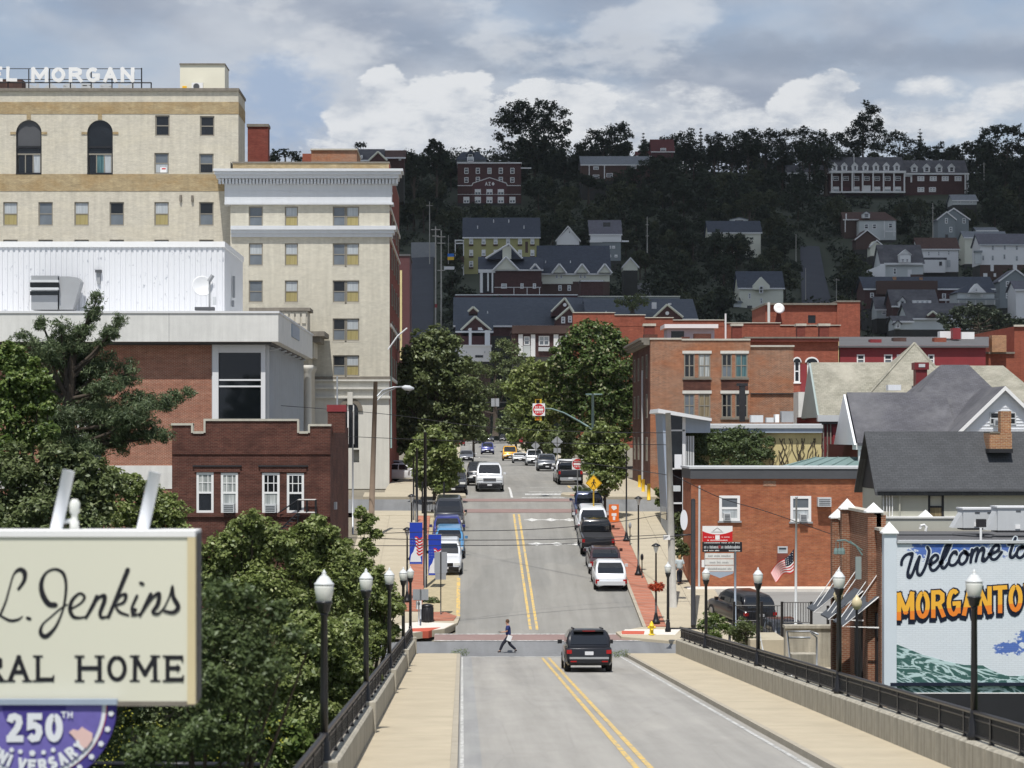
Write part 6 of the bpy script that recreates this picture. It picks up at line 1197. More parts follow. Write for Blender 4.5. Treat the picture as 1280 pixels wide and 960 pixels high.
# street poles on the hill
def pole(label,px,y0,y1,d,r=.14,arms=((0,4),),group=None):
    t=thing('utility_pole',label,'pole',tuple(P(px,y1,d)),group=group);m=MB();m.tube([P(px,y1,d),P(px,y0,d)],[r,r*.7],6);m.build('post','woodgrey',t)
    for (dy,w_) in arms:m=MB();m.tube([P(px-w_,y0+2+dy,d-.2),P(px+w_,y0+2+dy,d-.2)],r*.6,4);m.build('crossarm','woodgrey',t)
    return t
pole('tall utility pole with white insulators left of the climbing street poles',537,252,330,640,.13,((3,4),));pole('leftmost of the cluster of utility poles by the climbing street',544.5,283,440,590,.22,((2,6),(10,4)));pole('right pole of the cluster by the climbing street, with transformers',551.5,288,440,580,.2,((6,5),(14,5),(48,5)));pole('short pole beside the blue and yellow flag',560.5,294,330,700,.1,())
pole('utility pole standing above the parking ledge on the hill',809,271,316,745,.16,((8,2),(22,2)));pole('slim pole on the right hill street',1007,335,375,720,.12,());pole('lamp pole right of the hill street',1045.5,348,380,640,.1,((0,4),));pole('pole beside the tall hill street on the left',995,293,330,800,.14,());pole('utility pole left of the double-gabled grey house',1166,254,300,850,.18,((4,2),));pole('utility pole right of the dormitory wing',1230,203,235,960,.16,((0,2),))
t=thing('street_flag','blue and yellow flag hanging beside the climbing street','flag',tuple(P(563,325,690)));m=MB();m.pbox(559.5,567.5,317,321,690,.03,.03);m.build('upper_stripe','ukblue',t);m=MB();m.pbox(559.5,567.5,321,325,690,.03,.03);m.build('lower_stripe','yellow',t)
m=MB();m.pbox(543.5,546.5,380,384.5,570,.1,.1);m.build('traffic_light','redpaint',label='tiny red light at the foot of the climbing street',cat='traffic light')
m=MB();m.pbox(555,568,333,337,700,.1,.1);m.build('white_fence','hwhite',label='white rail fence left of the mustard-yellow house',cat='fence')
# ---------------------------------------------------------------- trees
LB=[]
# hill woodland: five shapes, many individuals sharing their meshes
rt=random.Random(11)
protos=[]
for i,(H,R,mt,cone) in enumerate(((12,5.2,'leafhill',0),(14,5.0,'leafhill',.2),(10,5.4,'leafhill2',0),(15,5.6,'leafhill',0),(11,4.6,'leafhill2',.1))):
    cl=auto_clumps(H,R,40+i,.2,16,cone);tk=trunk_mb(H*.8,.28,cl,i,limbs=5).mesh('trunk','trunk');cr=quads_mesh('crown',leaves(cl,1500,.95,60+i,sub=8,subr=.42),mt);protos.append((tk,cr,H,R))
def hilltree(x,y,k,s,label,group='trees on the wooded hillside',name='hill_tree'):
    tk,cr,H,R=protos[k];z=ZT(x,y);t=thing(name,label,'tree',(x,y,z),rt.uniform(0,6.28),group);t.scale=(s,s,s*rt.uniform(.9,1.15));link('trunk',tk,t);link('crown',cr,t);return t
def blocked(x,y,R,top):
    px=VX+x*F/y;r=R*F/y;yt=VY-top*F/y;yb=VY-ZT(x,y)*F/y
    for (a,b,c,e,d) in HOUSES:
        if y<d+4 and px+r*.75>a and px-r*.75<b and yt<e-1 and yb>c:return True
    return False
placed=0;tries=0;pts_=[]
while placed<292 and tries<9000:
    tries+=1;y=590+500*rt.random()**.85;px=rt.uniform(486,1310);x=X(px,y)
    k=rt.randrange(5);s=rt.uniform(.7,1.25);H,R=protos[k][2]*s,protos[k][3]*s
    if any((x-a)**2+(y-b)**2<(4.6*(s+c)/2)**2*(1.9 if y<700 else 1.5) for a,b,c in pts_):continue
    if blocked(x,y,R,ZT(x,y)+H) or (px<640 and VY-(ZT(x,y)+H)*F/y<192):continue
    if any(a<px<b and y>d-3 and y<d+18 for (a,b,c,e,d) in HOUSES):continue
    pts_.append((x,y,s));placed+=1;LB.append((hilltree(x,y,k,s,'x'),px,VY-(ZT(x,y)+H*.55)*F/y,k))
LM=[('fraternity house',612,230),('brick dormitory',1125,222),('mustard-yellow apartment house',627,315),('brown brick hall',638,345),('cream row house',718,340),('small white gabled house',711,295),('grey and white hill house',757,300),('long brown hilltop house',770,210),('red tiled hilltop house',828,188),('cream house with the tall gable',951,366),('white house screened by trees',918,298),('right hill street',1016,340),('climbing left street',528,375),('brown-roofed hill house',1090,282),('double-gabled grey house',1191,282),('slate-roofed white house',1128,330),('tall white house',1255,322),('brick row with two chimneys',1160,365),('long slate-blue roof',650,392),('parking ledge',802,315),('hotel cornice',500,230),('white dish',974,386)]
SC_={}
for (t,px,py,k) in LB:
    j=min(range(len(LM)),key=lambda i:(px-LM[i][1])**2+(py-LM[i][2])**2);dx,dy=px-LM[j][1],py-LM[j][2]
    SC_.setdefault((j,('left of' if dx<0 else 'right of') if abs(dx)>abs(dy) else ('above' if dy<0 else 'below')),[]).append((dx*dx+dy*dy,t.name,t,k))
for (j,side),ls in SC_.items():
    for i,(_,_,t,k) in enumerate(sorted(ls)):
        t['label']=f"{('rounded dark', 'taller dark', 'broad olive', 'tall dark', 'small olive')[k]} hillside tree, {('nearest', 'second nearest', 'third nearest', 'fourth nearest', 'fifth nearest', 'sixth nearest', 'seventh nearest', 'eighth nearest', 'ninth nearest', 'tenth nearest')[i] if i < 10 else str(i + 1) + 'th nearest'} {side} the {LM[j][0]}"
# the understorey that nobody could count
q=np.random.RandomState(9);cl=[]
while len(cl)<1700:
    y=575+520*q.rand()**.75;px=q.uniform(380,1310);x=X(px,y);r=q.uniform(2.0,3.8)+(2.0 if y>1045 else 0);z=ZT(x,y)
    if blocked(x,y,r,z+r*1.2):continue
    if any(a-1<px<b+1 and d-3<y<d+18 for (a,b,c,e,d) in HOUSES):continue
    cl.append((x,y,z+r*.45,r))
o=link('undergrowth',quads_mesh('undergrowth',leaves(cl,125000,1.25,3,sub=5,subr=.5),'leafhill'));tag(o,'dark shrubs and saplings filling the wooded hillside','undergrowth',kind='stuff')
# skyline trees, each with its own outline
def sky_tree(label,d,lst,leaf=.8,n=3500,mat='leafhill',trunkpx=None,zb=None,tr=.5,name='skyline_tree',**kw):
    cx=trunkpx or sum(a for a,b,r in lst)/len(lst);x=X(cx,d);z=zb if zb is not None else ZT(x,d);base_=(x,d,z);q=random.Random(len(label));cl=[]
    for (a,b,r) in lst:R=r*d/F;cl.append((X(a,d)-x,q.uniform(-.6,.6)*R,Z(b,d)-z,R))
    t=thing(name,label,'tree',base_);hh=max(c[2] for c in cl)*.92;link('trunk',trunk_mb(hh,tr,cl,len(lst),limbs=12).mesh('trunk','trunk',smooth=True),t);link('crown',quads_mesh('crown',leaves(cl,n,leaf,len(label)*7,**kw),mat),t);return t
sky_tree('largest dark tree on the skyline with a broad lobed crown',985,[(625,152,10),(632,140,11),(646,134,10),(655,131,8),(664,140,12),(676,131,9),(690,133,10),(703,142,10),(708,158,9),(700,168,11),(688,155,13),(672,158,13),(655,155,13),(640,162,12),(624,170,9),(633,182,9),(650,180,11),(668,182,12),(686,182,12),(706,180,9),(648,196,10),(668,198,12),(688,198,11),(655,145,14),(680,145,14),(640,150,13),(668,168,15),(690,168,13),(652,190,12),(675,190,12),(668,208,14),(650,210,12),(690,210,12)],1.1,14000,trunkpx=668,sub=10,subr=.4)
sky_tree('twin-topped dark tree right of the largest skyline tree',990,[(745,170,12),(735,180,11),(725,185,9),(757,172,12),(766,162,10),(778,160,10),(784,168,8),(770,178,13),(752,188,14),(735,195,12),(778,190,12),(720,198,9),(765,200,12)],1.0,7000,sub=10)
def spruce(label,px,yt,yb,w_,d,n=1400):
    x=X(px,d);zt=Z(yt,d);z0=Z(yb,d);cl=[];k=9
    for i in range(k):
        f=i/(k-1);cl.append((0,0,(zt-z0)*(1-f*.85)*.985,max(.5,w_*d/F*.5*(.12+f*.95))))
    t=thing('spruce_tree',label,'tree',(x,d,z0));link('trunk',trunk_mb(zt-z0,.3,cl,3,limbs=0).mesh('trunk','trunk'),t);link('crown',quads_mesh('crown',leaves([(a,b,c-r*.3,r) for a,b,c,r in cl],n,.8,int(px),sub=14,subr=.3,squash=.42,droop=.8),'leafhill'),t)
spruce('small pointed spruce left of the red tiled roof',804,166,205,16,1000);spruce('pointed spruce on the skyline right of the red tiled roof',876,160,200,15,1020);spruce('slim spruce behind the dormitory roof',1150,161,200,20,1055,2000);spruce('short spruce right of the dormitory wing',1203,180,215,18,1050);spruce('second short spruce beside the dormitory wing',1214,180,215,12,1052)
sky_tree('tall oval tree behind the left end of the dormitory',1060,[(1082,130,6),(1090,138,9),(1080,146,9),(1096,152,10),(1072,156,10),(1085,160,13),(1064,165,10),(1098,168,11),(1078,176,13),(1060,178,10),(1095,184,12),(1070,190,12),(1050,172,8)],1.0,7000,sub=10)
sky_tree('rounded tree just right of the tall oval tree',1062,[(1108,176,9),(1118,170,8),(1126,172,9),(1135,180,9),(1112,188,11),(1128,192,11),(1142,192,8)],1.0,2200,sub=10)
sky_tree('broad dark tree mass at the right edge of the skyline',1010,[(1232,166,9),(1244,162,9),(1256,164,9),(1268,162,9),(1280,170,10),(1294,168,10),(1230,180,10),(1246,182,13),(1264,184,13),(1284,188,13),(1228,196,11),(1246,202,13),(1268,206,14),(1290,210,14),(1232,214,11),(1256,222,13),(1280,226,13)],1.1,9500,sub=10)
for i,(a,b,r,lb) in enumerate(((838,178,13,'low rounded tree right of the red roofed house'),(858,172,12,'low rounded skyline tree next to the first spruce'),(893,175,11,'bushy skyline tree between the two spruces'),(915,176,12,'bushy skyline tree above the dark hillside middle'),(935,170,11,'taller bushy skyline tree left of the crimson building top'),(957,171,12,'twiggy skyline tree with gaps over the middle wood'),(978,171,12,'flat-topped skyline tree before the tall pines'),(1000,168,12,'lobed skyline tree above the tall bare pine trunks'),(1022,172,12,'skyline tree nearest the right-hand pines'),(1040,176,12,'dark skyline tree left of the tall oval tree'))):
    sky_tree(lb,1040,[(a-r*.6,b-r*.2,r*.6),(a+r*.5,b-r*.4,r*.6),(a,b+r*.5,r),(a+r*.4,b+r*1.6,r),(a-r*.4,b+r*1.5,r)],.9,2600,sub=10)
for i,(px,lb) in enumerate(((1004,'tall bare pine trunk left of the dormitory, leftmost'),(1012,'tall bare pine trunk second from the left'),(1018,'thin pine trunk in the middle of the row by the dormitory'),(1032,'thickest pine trunk beside the dormitory portico'))):
    sky_tree(lb,1008,[(px-6,190,9),(px+5,186,10),(px,198,9),(px+3,207,7)],.9,900,trunkpx=px,zb=Z(246,1008),tr=.5 if i<3 else .8,name='pine_tree')
sky_tree('leafy dark tree screening the walls of the long brown hilltop house',945,[(775,222,10),(790,216,10),(806,208,11),(820,204,11),(834,200,11),(765,232,12),(785,232,13),(808,226,14),(830,218,14)],1.0,4500,sub=10);sky_tree('low dark tree before the left end of the long brown hilltop house',946,[(735,226,9),(748,230,10),(724,222,8)],1.0,1600,sub=10)
sky_tree('dark tree behind the hotel chimney on the skyline',520,[(345,194,8),(356,192,7),(368,195,8),(340,200,8),(374,200,6)],.5,1500,zb=Z(240,520));sky_tree('small tree top above the skyline roofs by the hotel',660,[(448,182,5),(455,181,4)],.5,350,zb=Z(240,660),tr=.2)
sky_tree('pointed dark tree left of the fraternity house',900,[(542,178,6),(548,184,8),(537,188,8),(556,194,9),(545,198,11),(532,202,9),(560,205,8),(548,212,12)],1.0,4500,sub=10);sky_tree('sparse dark tree beside the cornice of the hotel',880,[(514,196,7),(522,202,8),(510,208,9),(526,214,9),(515,220,10)],1.0,1800)
sky_tree('paler rounded tree in the middle of the dark hillside',840,[(932,250,9),(942,246,8),(925,256,7),(948,254,6),(936,260,8)],.9,1800,'leafhill2');sky_tree('leafy tree screening the dark-roofed white house',812,[(900,308,9),(912,300,9),(922,308,10),(932,302,8),(905,322,11),(925,322,11),(890,315,8),(938,318,8)],.8,2600);sky_tree('bright green tree on the low slate roof line',548,[(775,378,7),(785,375,8),(797,374,9),(806,378,7),(790,381,10)],.5,1500,'leafdark',zb=Z(392,548));sky_tree('dark round tree before the maroon terrace',580,[(612,378,8),(624,376,9),(636,378,8),(618,385,9),(632,385,8)],.6,1600,zb=Z(405,580))
sky_tree('dark tree mass on the low hill behind the crimson building',500,[(1180,398,9),(1195,392,10),(1210,388,10),(1228,388,10),(1244,392,9),(1258,398,8),(1186,408,10),(1205,404,12),(1226,404,12),(1248,408,10),(1272,404,10)],.6,4500,zb=Z(430,500))
sky_tree('dark tree filling the gap between the street trees',470,[(628,430,10),(640,436,12),(620,446,11),(648,450,12),(630,460,14),(612,466,10),(650,468,12),(632,485,16),(614,490,12),(655,492,12),(598,462,12),(588,478,14),(604,486,14),(594,500,14),(584,462,9),(610,505,12)],.5,9000,'leafdark',zb=Z(545,470))
# ---------------- street trees
def street_tree(label,d,lst,leaf,n,mat,trunkpx,tr,yb=None,**kw):
    return sky_tree(label,d,lst,leaf,n,mat,trunkpx,S(d) if yb is None else Z(yb,d),tr,'street_tree',**kw)
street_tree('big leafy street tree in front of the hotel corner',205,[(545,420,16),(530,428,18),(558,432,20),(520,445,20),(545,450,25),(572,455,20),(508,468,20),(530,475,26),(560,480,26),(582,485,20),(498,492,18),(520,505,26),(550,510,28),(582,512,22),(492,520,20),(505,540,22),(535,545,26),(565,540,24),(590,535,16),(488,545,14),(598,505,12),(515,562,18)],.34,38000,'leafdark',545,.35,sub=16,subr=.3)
street_tree('small bright street tree by the second crossing on the left',166,[(543,540,11),(530,552,14),(552,552,14),(560,565,14),(520,568,14),(540,570,18),(565,582,14),(526,586,14),(545,592,18),(530,602,13),(562,598,13),(548,608,12),(514,578,8)],.26,14000,'leaf',543,.12,sub=14,subr=.32)
street_tree('big rounded street tree with pale leaf tips right of the street',212,[(742,412,16),(725,418,17),(760,418,17),(712,432,17),(740,438,24),(772,434,18),(704,452,18),(726,462,26),(758,462,26),(784,458,15),(700,478,18),(722,490,26),(754,492,28),(782,488,18),(708,508,18),(736,520,26),(768,518,24),(790,508,12),(750,545,22),(715,530,16),(782,540,14)],.34,38000,'pinktree',745,.35,sub=16,subr=.3)
street_tree('wide light green street tree behind the signal arm',265,[(665,462,16),(650,470,14),(682,466,16),(640,486,14),(662,490,20),(686,490,18),(648,510,16),(672,518,20),(694,516,16),(655,535,15),(680,542,18),(700,548,14),(665,556,12),(642,548,8),(690,562,10)],.45,15000,'leaf',678,.3,sub=14)
street_tree('low street tree with shadowed crown above the parked cars',240,[(700,545,14),(715,552,14),(690,560,12),(710,568,12),(725,560,14)],.36,5000,'leafdark',712,.15)
street_tree('small street tree in front of the tall brick building',158,[(752,536,11),(740,546,13),(764,546,13),(732,560,12),(752,562,18),(772,560,13),(738,578,14),(758,582,18),(776,576,11),(745,598,13),(764,602,13),(775,592,9),(755,614,9)],.25,13000,'leaf',756,.1,sub=14,subr=.32)
street_tree('distant street tree left of the far cars',330,[(590,520,12),(600,530,12),(586,540,12),(602,545,10)],.5,3000,'leafdark',592,.2);street_tree('distant street tree right of the far cars',380,[(640,520,12),(632,532,12),(650,535,14),(640,548,9)],.5,3500,'leafdark',645,.2)
# pine on the left with reaching boughs
d=100;b0=P(84,700,d);T=thing('pine_tree','tall loose pine reaching over the white fascia at the left','tree',tuple(b0))
boughs=[((84,470),(122,372,9)),((84,480),(150,402,9)),((84,470),(104,415,12)),((84,480),(52,402,8)),((84,490),(76,410,11)),((84,490),(30,425,12)),((84,500),(22,455,14)),((84,500),(130,455,16)),((84,510),(160,468,14)),((84,520),(180,500,14)),((84,530),(205,505,12)),((84,530),(235,492,8)),((84,540),(160,520,16)),((84,550),(185,540,15)),((84,555),(208,545,10)),((84,540),(55,480,20)),((84,520),(100,445,18)),((84,560),(150,555,14)),((84,540),(110,490,20)),((84,560),(75,520,18)),((84,500),(60,440,16)),((84,560),(130,530,16)),((84,545),(222,498,9)),((84,470),(116,388,9)),((84,470),(140,415,9)),((84,480),(88,430,12)),((84,540),(40,500,20)),((84,550),(120,510,22)),((84,560),(60,540,22)),((84,560),(180,520,12)),((84,500),(140,480,14)),((84,500),(95,470,18)),((84,560),(110,560,20))]
m=MB();m.tube([b0,P(88,600,d),P(84,520,d),P(92,440,d),P(112,395,d)],[.42,.36,.28,.14,.04],8);cl=[];q=random.Random(5)
for (s_,(ex,ey,r)) in boughs:
    a=P(s_[0],s_[1],d);e=P(ex,ey,d+q.uniform(-1.6,1.6));mid=a.lerp(e,.55)+Vector((0,0,-.12));m.tube([a,mid,e],[.11,.07,.03],5)
    cl.append((*(e-b0),r*1.3*d/F));v=e-mid
    for f in (.35,.7):p_=mid.lerp(e,f)+Vector((q.uniform(-.2,.2),q.uniform(-.3,.3),q.uniform(-.1,.2)));cl.append((*(p_-b0),r*1.0*d/F))
tk=MB();tk.v=[tuple(Vector(p)-b0) for p in m.v];tk.f=m.f;link('trunk',tk.mesh('trunk','trunk',smooth=True),T)
link('crown',quads_mesh('crown',leaves(cl,75000,.21,77,sub=16,subr=.36,aspect=.2,up=.1),'pine'),T)
# the leafy mass below the bridge on the left
near=[('bright leafy tree at the far left edge under the pine',92,[(10,450,22),(35,462,18),(50,480,16),(20,485,26),(45,510,22),(10,520,26),(62,500,10),(-20,500,30),(30,545,26),(60,540,16),(-10,560,30)],0.187,24750,'leafbright',20),
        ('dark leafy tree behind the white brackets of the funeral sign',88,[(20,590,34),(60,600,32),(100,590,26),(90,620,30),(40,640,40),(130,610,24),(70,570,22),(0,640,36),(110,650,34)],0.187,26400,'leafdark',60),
        ('dense bush-like tree beneath the dark brick building, left part',93,[(140,600,20),(165,610,22),(190,625,22),(215,640,20),(150,640,28),(185,655,28),(120,625,22),(225,665,18),(160,680,30),(200,690,30)],0.164,26400,'leaf',170),
        ('rounded leafy tree in front of the brick building windows',84,[(240,690,20),(240,730,26),(315,650,16),(300,668,20),(330,665,20),(280,685,24),(318,695,28),(350,682,22),(295,720,30),(335,730,30),(370,705,22),(265,710,22),(280,750,30),(360,750,30)],0.156,39600,'leaf',318),
        ('leafy tree with a high tuft right of the fire escape',86,[(395,655,14),(385,668,18),(408,668,16),(375,690,22),(402,692,24),(428,690,18),(390,720,28),(425,718,24),(375,745,28),(410,750,30),(440,735,20)],0.156,36300,'leaf',400),
        ('leafy tree pressing against the bridge railing',92,[(450,705,16),(440,720,20),(465,722,18),(480,735,17),(455,745,24),(485,752,18),(440,770,26),(470,778,22),(495,760,12),(430,800,26),(462,808,22),(484,790,16)],0.156,33000,'leaf',455),
        ('leafy tree low beside the railing with exposed twigs',70,[(440,790,26),(410,800,30),(380,790,32),(440,830,26),(405,840,32),(370,835,34),(425,870,28),(385,885,36),(345,860,34),(455,850,16)],0.148,39600,'leaf',400),
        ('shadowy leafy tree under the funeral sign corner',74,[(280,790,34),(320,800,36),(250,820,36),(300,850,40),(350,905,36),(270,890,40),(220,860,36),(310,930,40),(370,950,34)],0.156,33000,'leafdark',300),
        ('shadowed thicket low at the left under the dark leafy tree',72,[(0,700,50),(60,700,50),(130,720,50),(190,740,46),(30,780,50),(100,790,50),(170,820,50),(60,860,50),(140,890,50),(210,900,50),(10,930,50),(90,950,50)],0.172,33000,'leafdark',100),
        ('light green shrubby tree by the lowest stretch of railing',52,[(330,900,26),(360,925,30),(300,915,30),(330,950,36),(280,950,34),(250,930,30),(385,940,20)],0.133,19800,'leafbright',320)]
for lb,d,lst,lf,n,mt,tp in near:sky_tree(lb,d,lst,lf,n,mt,tp,-16.3,.25,'leafy_tree',sub=14,subr=.33)
sky_tree('green shrub with pale flower heads by the street corner pole',112,[(450,640,9),(462,650,9),(455,660,10),(470,668,8),(458,680,10),(448,695,9),(466,690,8)],.16,5000,'leaf',456,-15,.08,'shrub')
T=sky_tree('out-of-focus compound-leaved branches close to the camera beside the sign',33,[(275,740,28),(310,752,26),(340,770,22),(365,795,18),(385,812,10),(270,790,40),(310,805,38),(340,830,26),(265,850,40),(300,870,40),(330,880,24),(260,910,40),(295,930,36),(220,930,36),(180,940,30)],.085,16000,'leafnear',235,-12,.12,'near_tree',aspect=.42,sub=16,subr=.36)
cl=[(X(a,40) ,40,Z(b,40),.35) for a,b in ((150,900),(190,915),(160,935),(225,925),(280,945),(340,915),(180,950),(130,945))]
o=link('wildflowers',quads_mesh('wildflowers',leaves(cl,260,.035,8),'yflower'));tag(o,'tiny yellow flowers scattered in the foliage below the sign','flowers',kind='stuff')
# planting on the right by the car park
sky_tree('grey-green shrub inside the railing left of the black gate',108,[(890,772,10),(880,782,10),(902,780,10),(912,788,9),(892,792,11)],.1,3500,'leafbright',892,Z(800,108),.05,'shrub');sky_tree('rounded dark shrub by the black gate',104,[(930,782,10),(940,788,10),(925,796,10),(938,802,11),(918,790,8)],.1,3500,'leafdark',932,Z(812,104),.05,'shrub')
sky_tree('clipped green bush below the round white sign',138,[(848,648,9),(852,660,8),(846,670,8)],.14,2500,'leafdark',850,Z(682,138),.05,'shrub');sky_tree('clipped green bush farther down the pavement edge',134,[(850,680,8),(856,688,8),(848,692,6)],.14,1800,'leafdark',851,Z(700,134),.05,'shrub');sky_tree('planter of yellow and green flowers by the yellow bollards',160,[(826,615,7),(832,622,7),(838,628,8),(824,628,6),(842,618,7)],.16,2500,'leafbright',832,Z(640,160),.05,'shrub')
sky_tree('green bush behind the black litter bin',129,[(530,758,8),(540,752,8),(548,758,8),(552,768,8),(540,766,8),(524,768,8),(518,762,7)],.12,4000,'leafdark',542,S(127),.05,'shrub')
for lb,px,py,d in (('weeds growing from the walk end at the left kerb',575,815,112),('weeds growing from the walk end at the right kerb',776,824,110.5)):
    x=X(px,d);z=S(d)+.1;cl=[(x+dx,d,z+.1,.22) for dx in (-.2,0,.25)];o=link('weeds',quads_mesh('weeds',leaves(cl,260,.12,4,aspect=.2),'leafbright'));tag(o,lb,'weeds',kind='stuff')
# ---------------------------------------------------------------- vehicles
KINDS={
 'suv':dict(b=[(-.5,.60,.86,.36),(-.492,.93,.93,.30),(-.46,1.03,.99,.26),(0,1.04,1,.24),(.2,1.03,1,.24),(.38,.94,.98,.24),(.47,.82,.92,.27),(.5,.58,.84,.36)],c=(-.475,.23,-.385,.07),z=1.0,H=1.66),
 'sedan':dict(b=[(-.5,.58,.86,.34),(-.488,.86,.93,.28),(-.36,.94,1,.22),(.2,.90,1,.2),(.4,.80,.97,.22),(.48,.67,.9,.25),(.5,.5,.84,.32)],c=(-.37,.24,-.19,.04),z=.88,H=1.42),
 'beetle':dict(b=[(-.5,.50,.74,.34),(-.485,.72,.86,.28),(-.43,.88,.95,.24),(-.3,.96,1,.22),(.2,.92,1,.2),(.36,.86,.96,.22),(.46,.72,.86,.25),(.5,.5,.76,.32)],c=(-.42,.26,-.17,.02),z=.86,H=1.48),
 'pickup':dict(b=[(-.5,.66,.95,.48),(-.497,1.12,.98,.46),(-.46,1.14,1,.40),(.22,1.16,1,.38),(.43,1.12,1,.38),(.485,1.02,.95,.42),(.5,.62,.88,.46)],c=(-.10,.24,-.075,.10),z=1.12,H=1.86),
 'van':dict(b=[(-.5,.66,.95,.48),(-.495,1.1,.98,.46),(-.46,1.14,1,.40),(.22,1.16,1,.38),(.43,1.12,1,.38),(.485,1.02,.95,.42),(.5,.62,.88,.46)],c=(-.48,.24,-.46,.10),z=1.12,H=1.93)}
def car(label,px,d,paint,kind='suv',W=1.85,L=4.5,H=None,back=True,cat='car',name='parked_car',rz=None,pos=None,plate=True,roofp=None,group=None,dark_bumper=False,open_front=None):
    """d is where its nearer end stands; back = we see its tail"""
    K_=KINDS[kind];H=H or K_['H'];w_=W/2;zk=H/K_['H']
    yc=d+L/2-.3;x=X(px,d);z=S(yc)+.015
    if pos:x,yc,z=pos
    t=local(name,label,cat,group);m=MB();R_=[]
    for (yf,zt,wf,zb) in K_['b']:
        a=w_*wf;y=yf*L;R_.append([(-a*.9,y,zb),(-a,y,zb+.12),(-a,y,zt-.26),(-a*.965,y,zt-.07),(-a*.85,y,zt),(a*.85,y,zt),(a*.965,y,zt-.07),(a,y,zt-.26),(a,y,zb+.12),(a*.9,y,zb)])
    n=10;vs=[p for r in R_ for p in r];fs=[(i*n+j,i*n+(j+1)%n,(i+1)*n+(j+1)%n,(i+1)*n+j) for i in range(len(R_)-1) for j in range(n)]
    m.add(vs,fs+[tuple(range(n-1,-1,-1)),tuple(range(len(vs)-n,len(vs)))]);b=m.build('body',paint,t,smooth=True)
    mo=b.modifiers.new('bevel','BEVEL');mo.width=.035;mo.segments=2;mo.limit_method='ANGLE'
    c0,c1,c2,c3=[v*L for v in K_['c']];z0=K_['z'];z1=H-.03;a,e=w_*.90,w_*.74
    rings=[];N_=4                                     # cabin, slightly bowed
    for k in range(N_+1):
        f=k/N_;g_=f**1.0;bow=.05*math.sin(math.pi*f);hw=a+(e-a)*g_**1.5+bow;y0_,y1_=c0+(c2-c0)*g_**1.15-bow,c1+(c3-c1)*g_**1.1+bow;zz_=z0+(z1-z0)*(1-(1-f)**1.15)
        rings.append([(-hw,y0_,zz_),(hw,y0_,zz_),(hw,y1_,zz_),(-hw,y1_,zz_)])
    tr=[(x_*.86,y_*.95+(c2+c3)/2*.05,H) for x_,y_,z_ in rings[-1]];rings.append(tr)
    m=MB();vs=[p for r in rings for p in r];m.add(vs,[(i*4+j,i*4+(j+1)%4,(i+1)*4+(j+1)%4,(i+1)*4+j) for i in range(len(rings)-1) for j in range(4)]+[tuple(range(len(vs)-4,len(vs)))])
    cb=m.build('cabin',roofp or paint,t,smooth=True);mo=cb.modifiers.new('bevel','BEVEL');mo.width=.05;mo.segments=2;mo.limit_method='ANGLE'
    def pane(j,nm,lo=.12,hi=.86,s0=.07,s1=.93,off=.022):
        mm_=MB();rr=[]
        for f in (lo,(lo+hi)/2,hi):
            k=min(N_-1e-6,f*N_);i=int(k);u=k-i;q=[]
            for s_ in (s0,s1):
                A,B=[Vector(rings[i][v]).lerp(Vector(rings[i+1][v]),u) for v in (j,(j+1)%4)];q.append(A.lerp(B,s_))
            rr.append(q)
        nrm=(rr[0][1]-rr[0][0]).cross(rr[2][0]-rr[0][0]).normalized()*off
        for i in (0,1):mm_.poly(*[tuple(p+nrm) for p in (rr[i][0],rr[i][1],rr[i+1][1],rr[i+1][0])])
        mm_.build(nm,'carglass',t)
    pane(0,'rear_window');pane(2,'windscreen')
    if kind=='van':pane(1,'side_window',s0=.62,s1=.78);pane(3,'side_window',s0=.22,s1=.38)
    else:pane(1,'side_window',s0=.08,s1=.48);pane(1,'side_window',s0=.52,s1=.90);pane(3,'side_window',s0=.10,s1=.48);pane(3,'side_window',s0=.52,s1=.92)
    rt_=.40 if kind in ('pickup','van') else .34
    for sx in (-1,1):
        for fy in (-.31,.32):
            xx=sx*(w_-.11);m=MB();m.v=[];k=18;prof=[(rt_,-.11),(rt_*1.0,.11)]
            ring=lambda r,o:[(xx+o,fy*L+r*math.cos(2*math.pi*i/k),rt_+r*math.sin(2*math.pi*i/k)) for i in range(k)]
            m.add(ring(rt_,-.12)+ring(rt_,.12),[tuple(range(k-1,-1,-1)),tuple(range(k,2*k))]+[(i,(i+1)%k,k+(i+1)%k,k+i) for i in range(k)]);wh=m.build('wheel','tyre',t)
            m=MB();m.add(ring(rt_*.62,sx*.10)+ring(rt_*.55,sx*.135),[tuple(range(k-1,-1,-1)),tuple(range(k,2*k))]+[(i,(i+1)%k,k+(i+1)%k,k+i) for i in range(k)]);m.build('rim','rim',wh)
        zl=K_['b'][1][1]-.12;yb=-.5*L
        m=MB();tw=.16 if kind=='pickup' else .2;hh=.08 if kind=='suv' else .15 if kind != 'pickup' else .17
        m.box(min(sx*(w_*.95-tw),sx*w_*.95),max(sx*(w_*.95-tw),sx*w_*.95),yb-.015,yb+.12,zl-hh,zl+.07);m.build('taillight','tail',t)
        yf=.5*L;zf=K_['b'][-2][1]-.12
        m=MB();m.box(min(sx*w_*.50,sx*w_*.9),max(sx*w_*.50,sx*w_*.9),yf-.14,yf+.005,zf-.1,zf+.05);m.build('headlight','lamp',t)
        m=MB();q0,q1=sorted((sx*(w_+.02),sx*(w_+.2)));m.box(q0,q1,c1-.42,c1-.28,z0+.04,z0+.2);m.build('mirror',paint if not dark_bumper else 'black',t)
    m=MB();m.box(-w_*.84,w_*.84,-.5*L-.07,-.5*L+.1,.36,.58);m.build('rear_bumper','black' if dark_bumper else ('steel' if kind=='pickup' else paint),t)
    m=MB();m.box(-w_*.8,w_*.8,.5*L-.1,.5*L+.05,.34,.52);m.build('front_bumper','black',t)
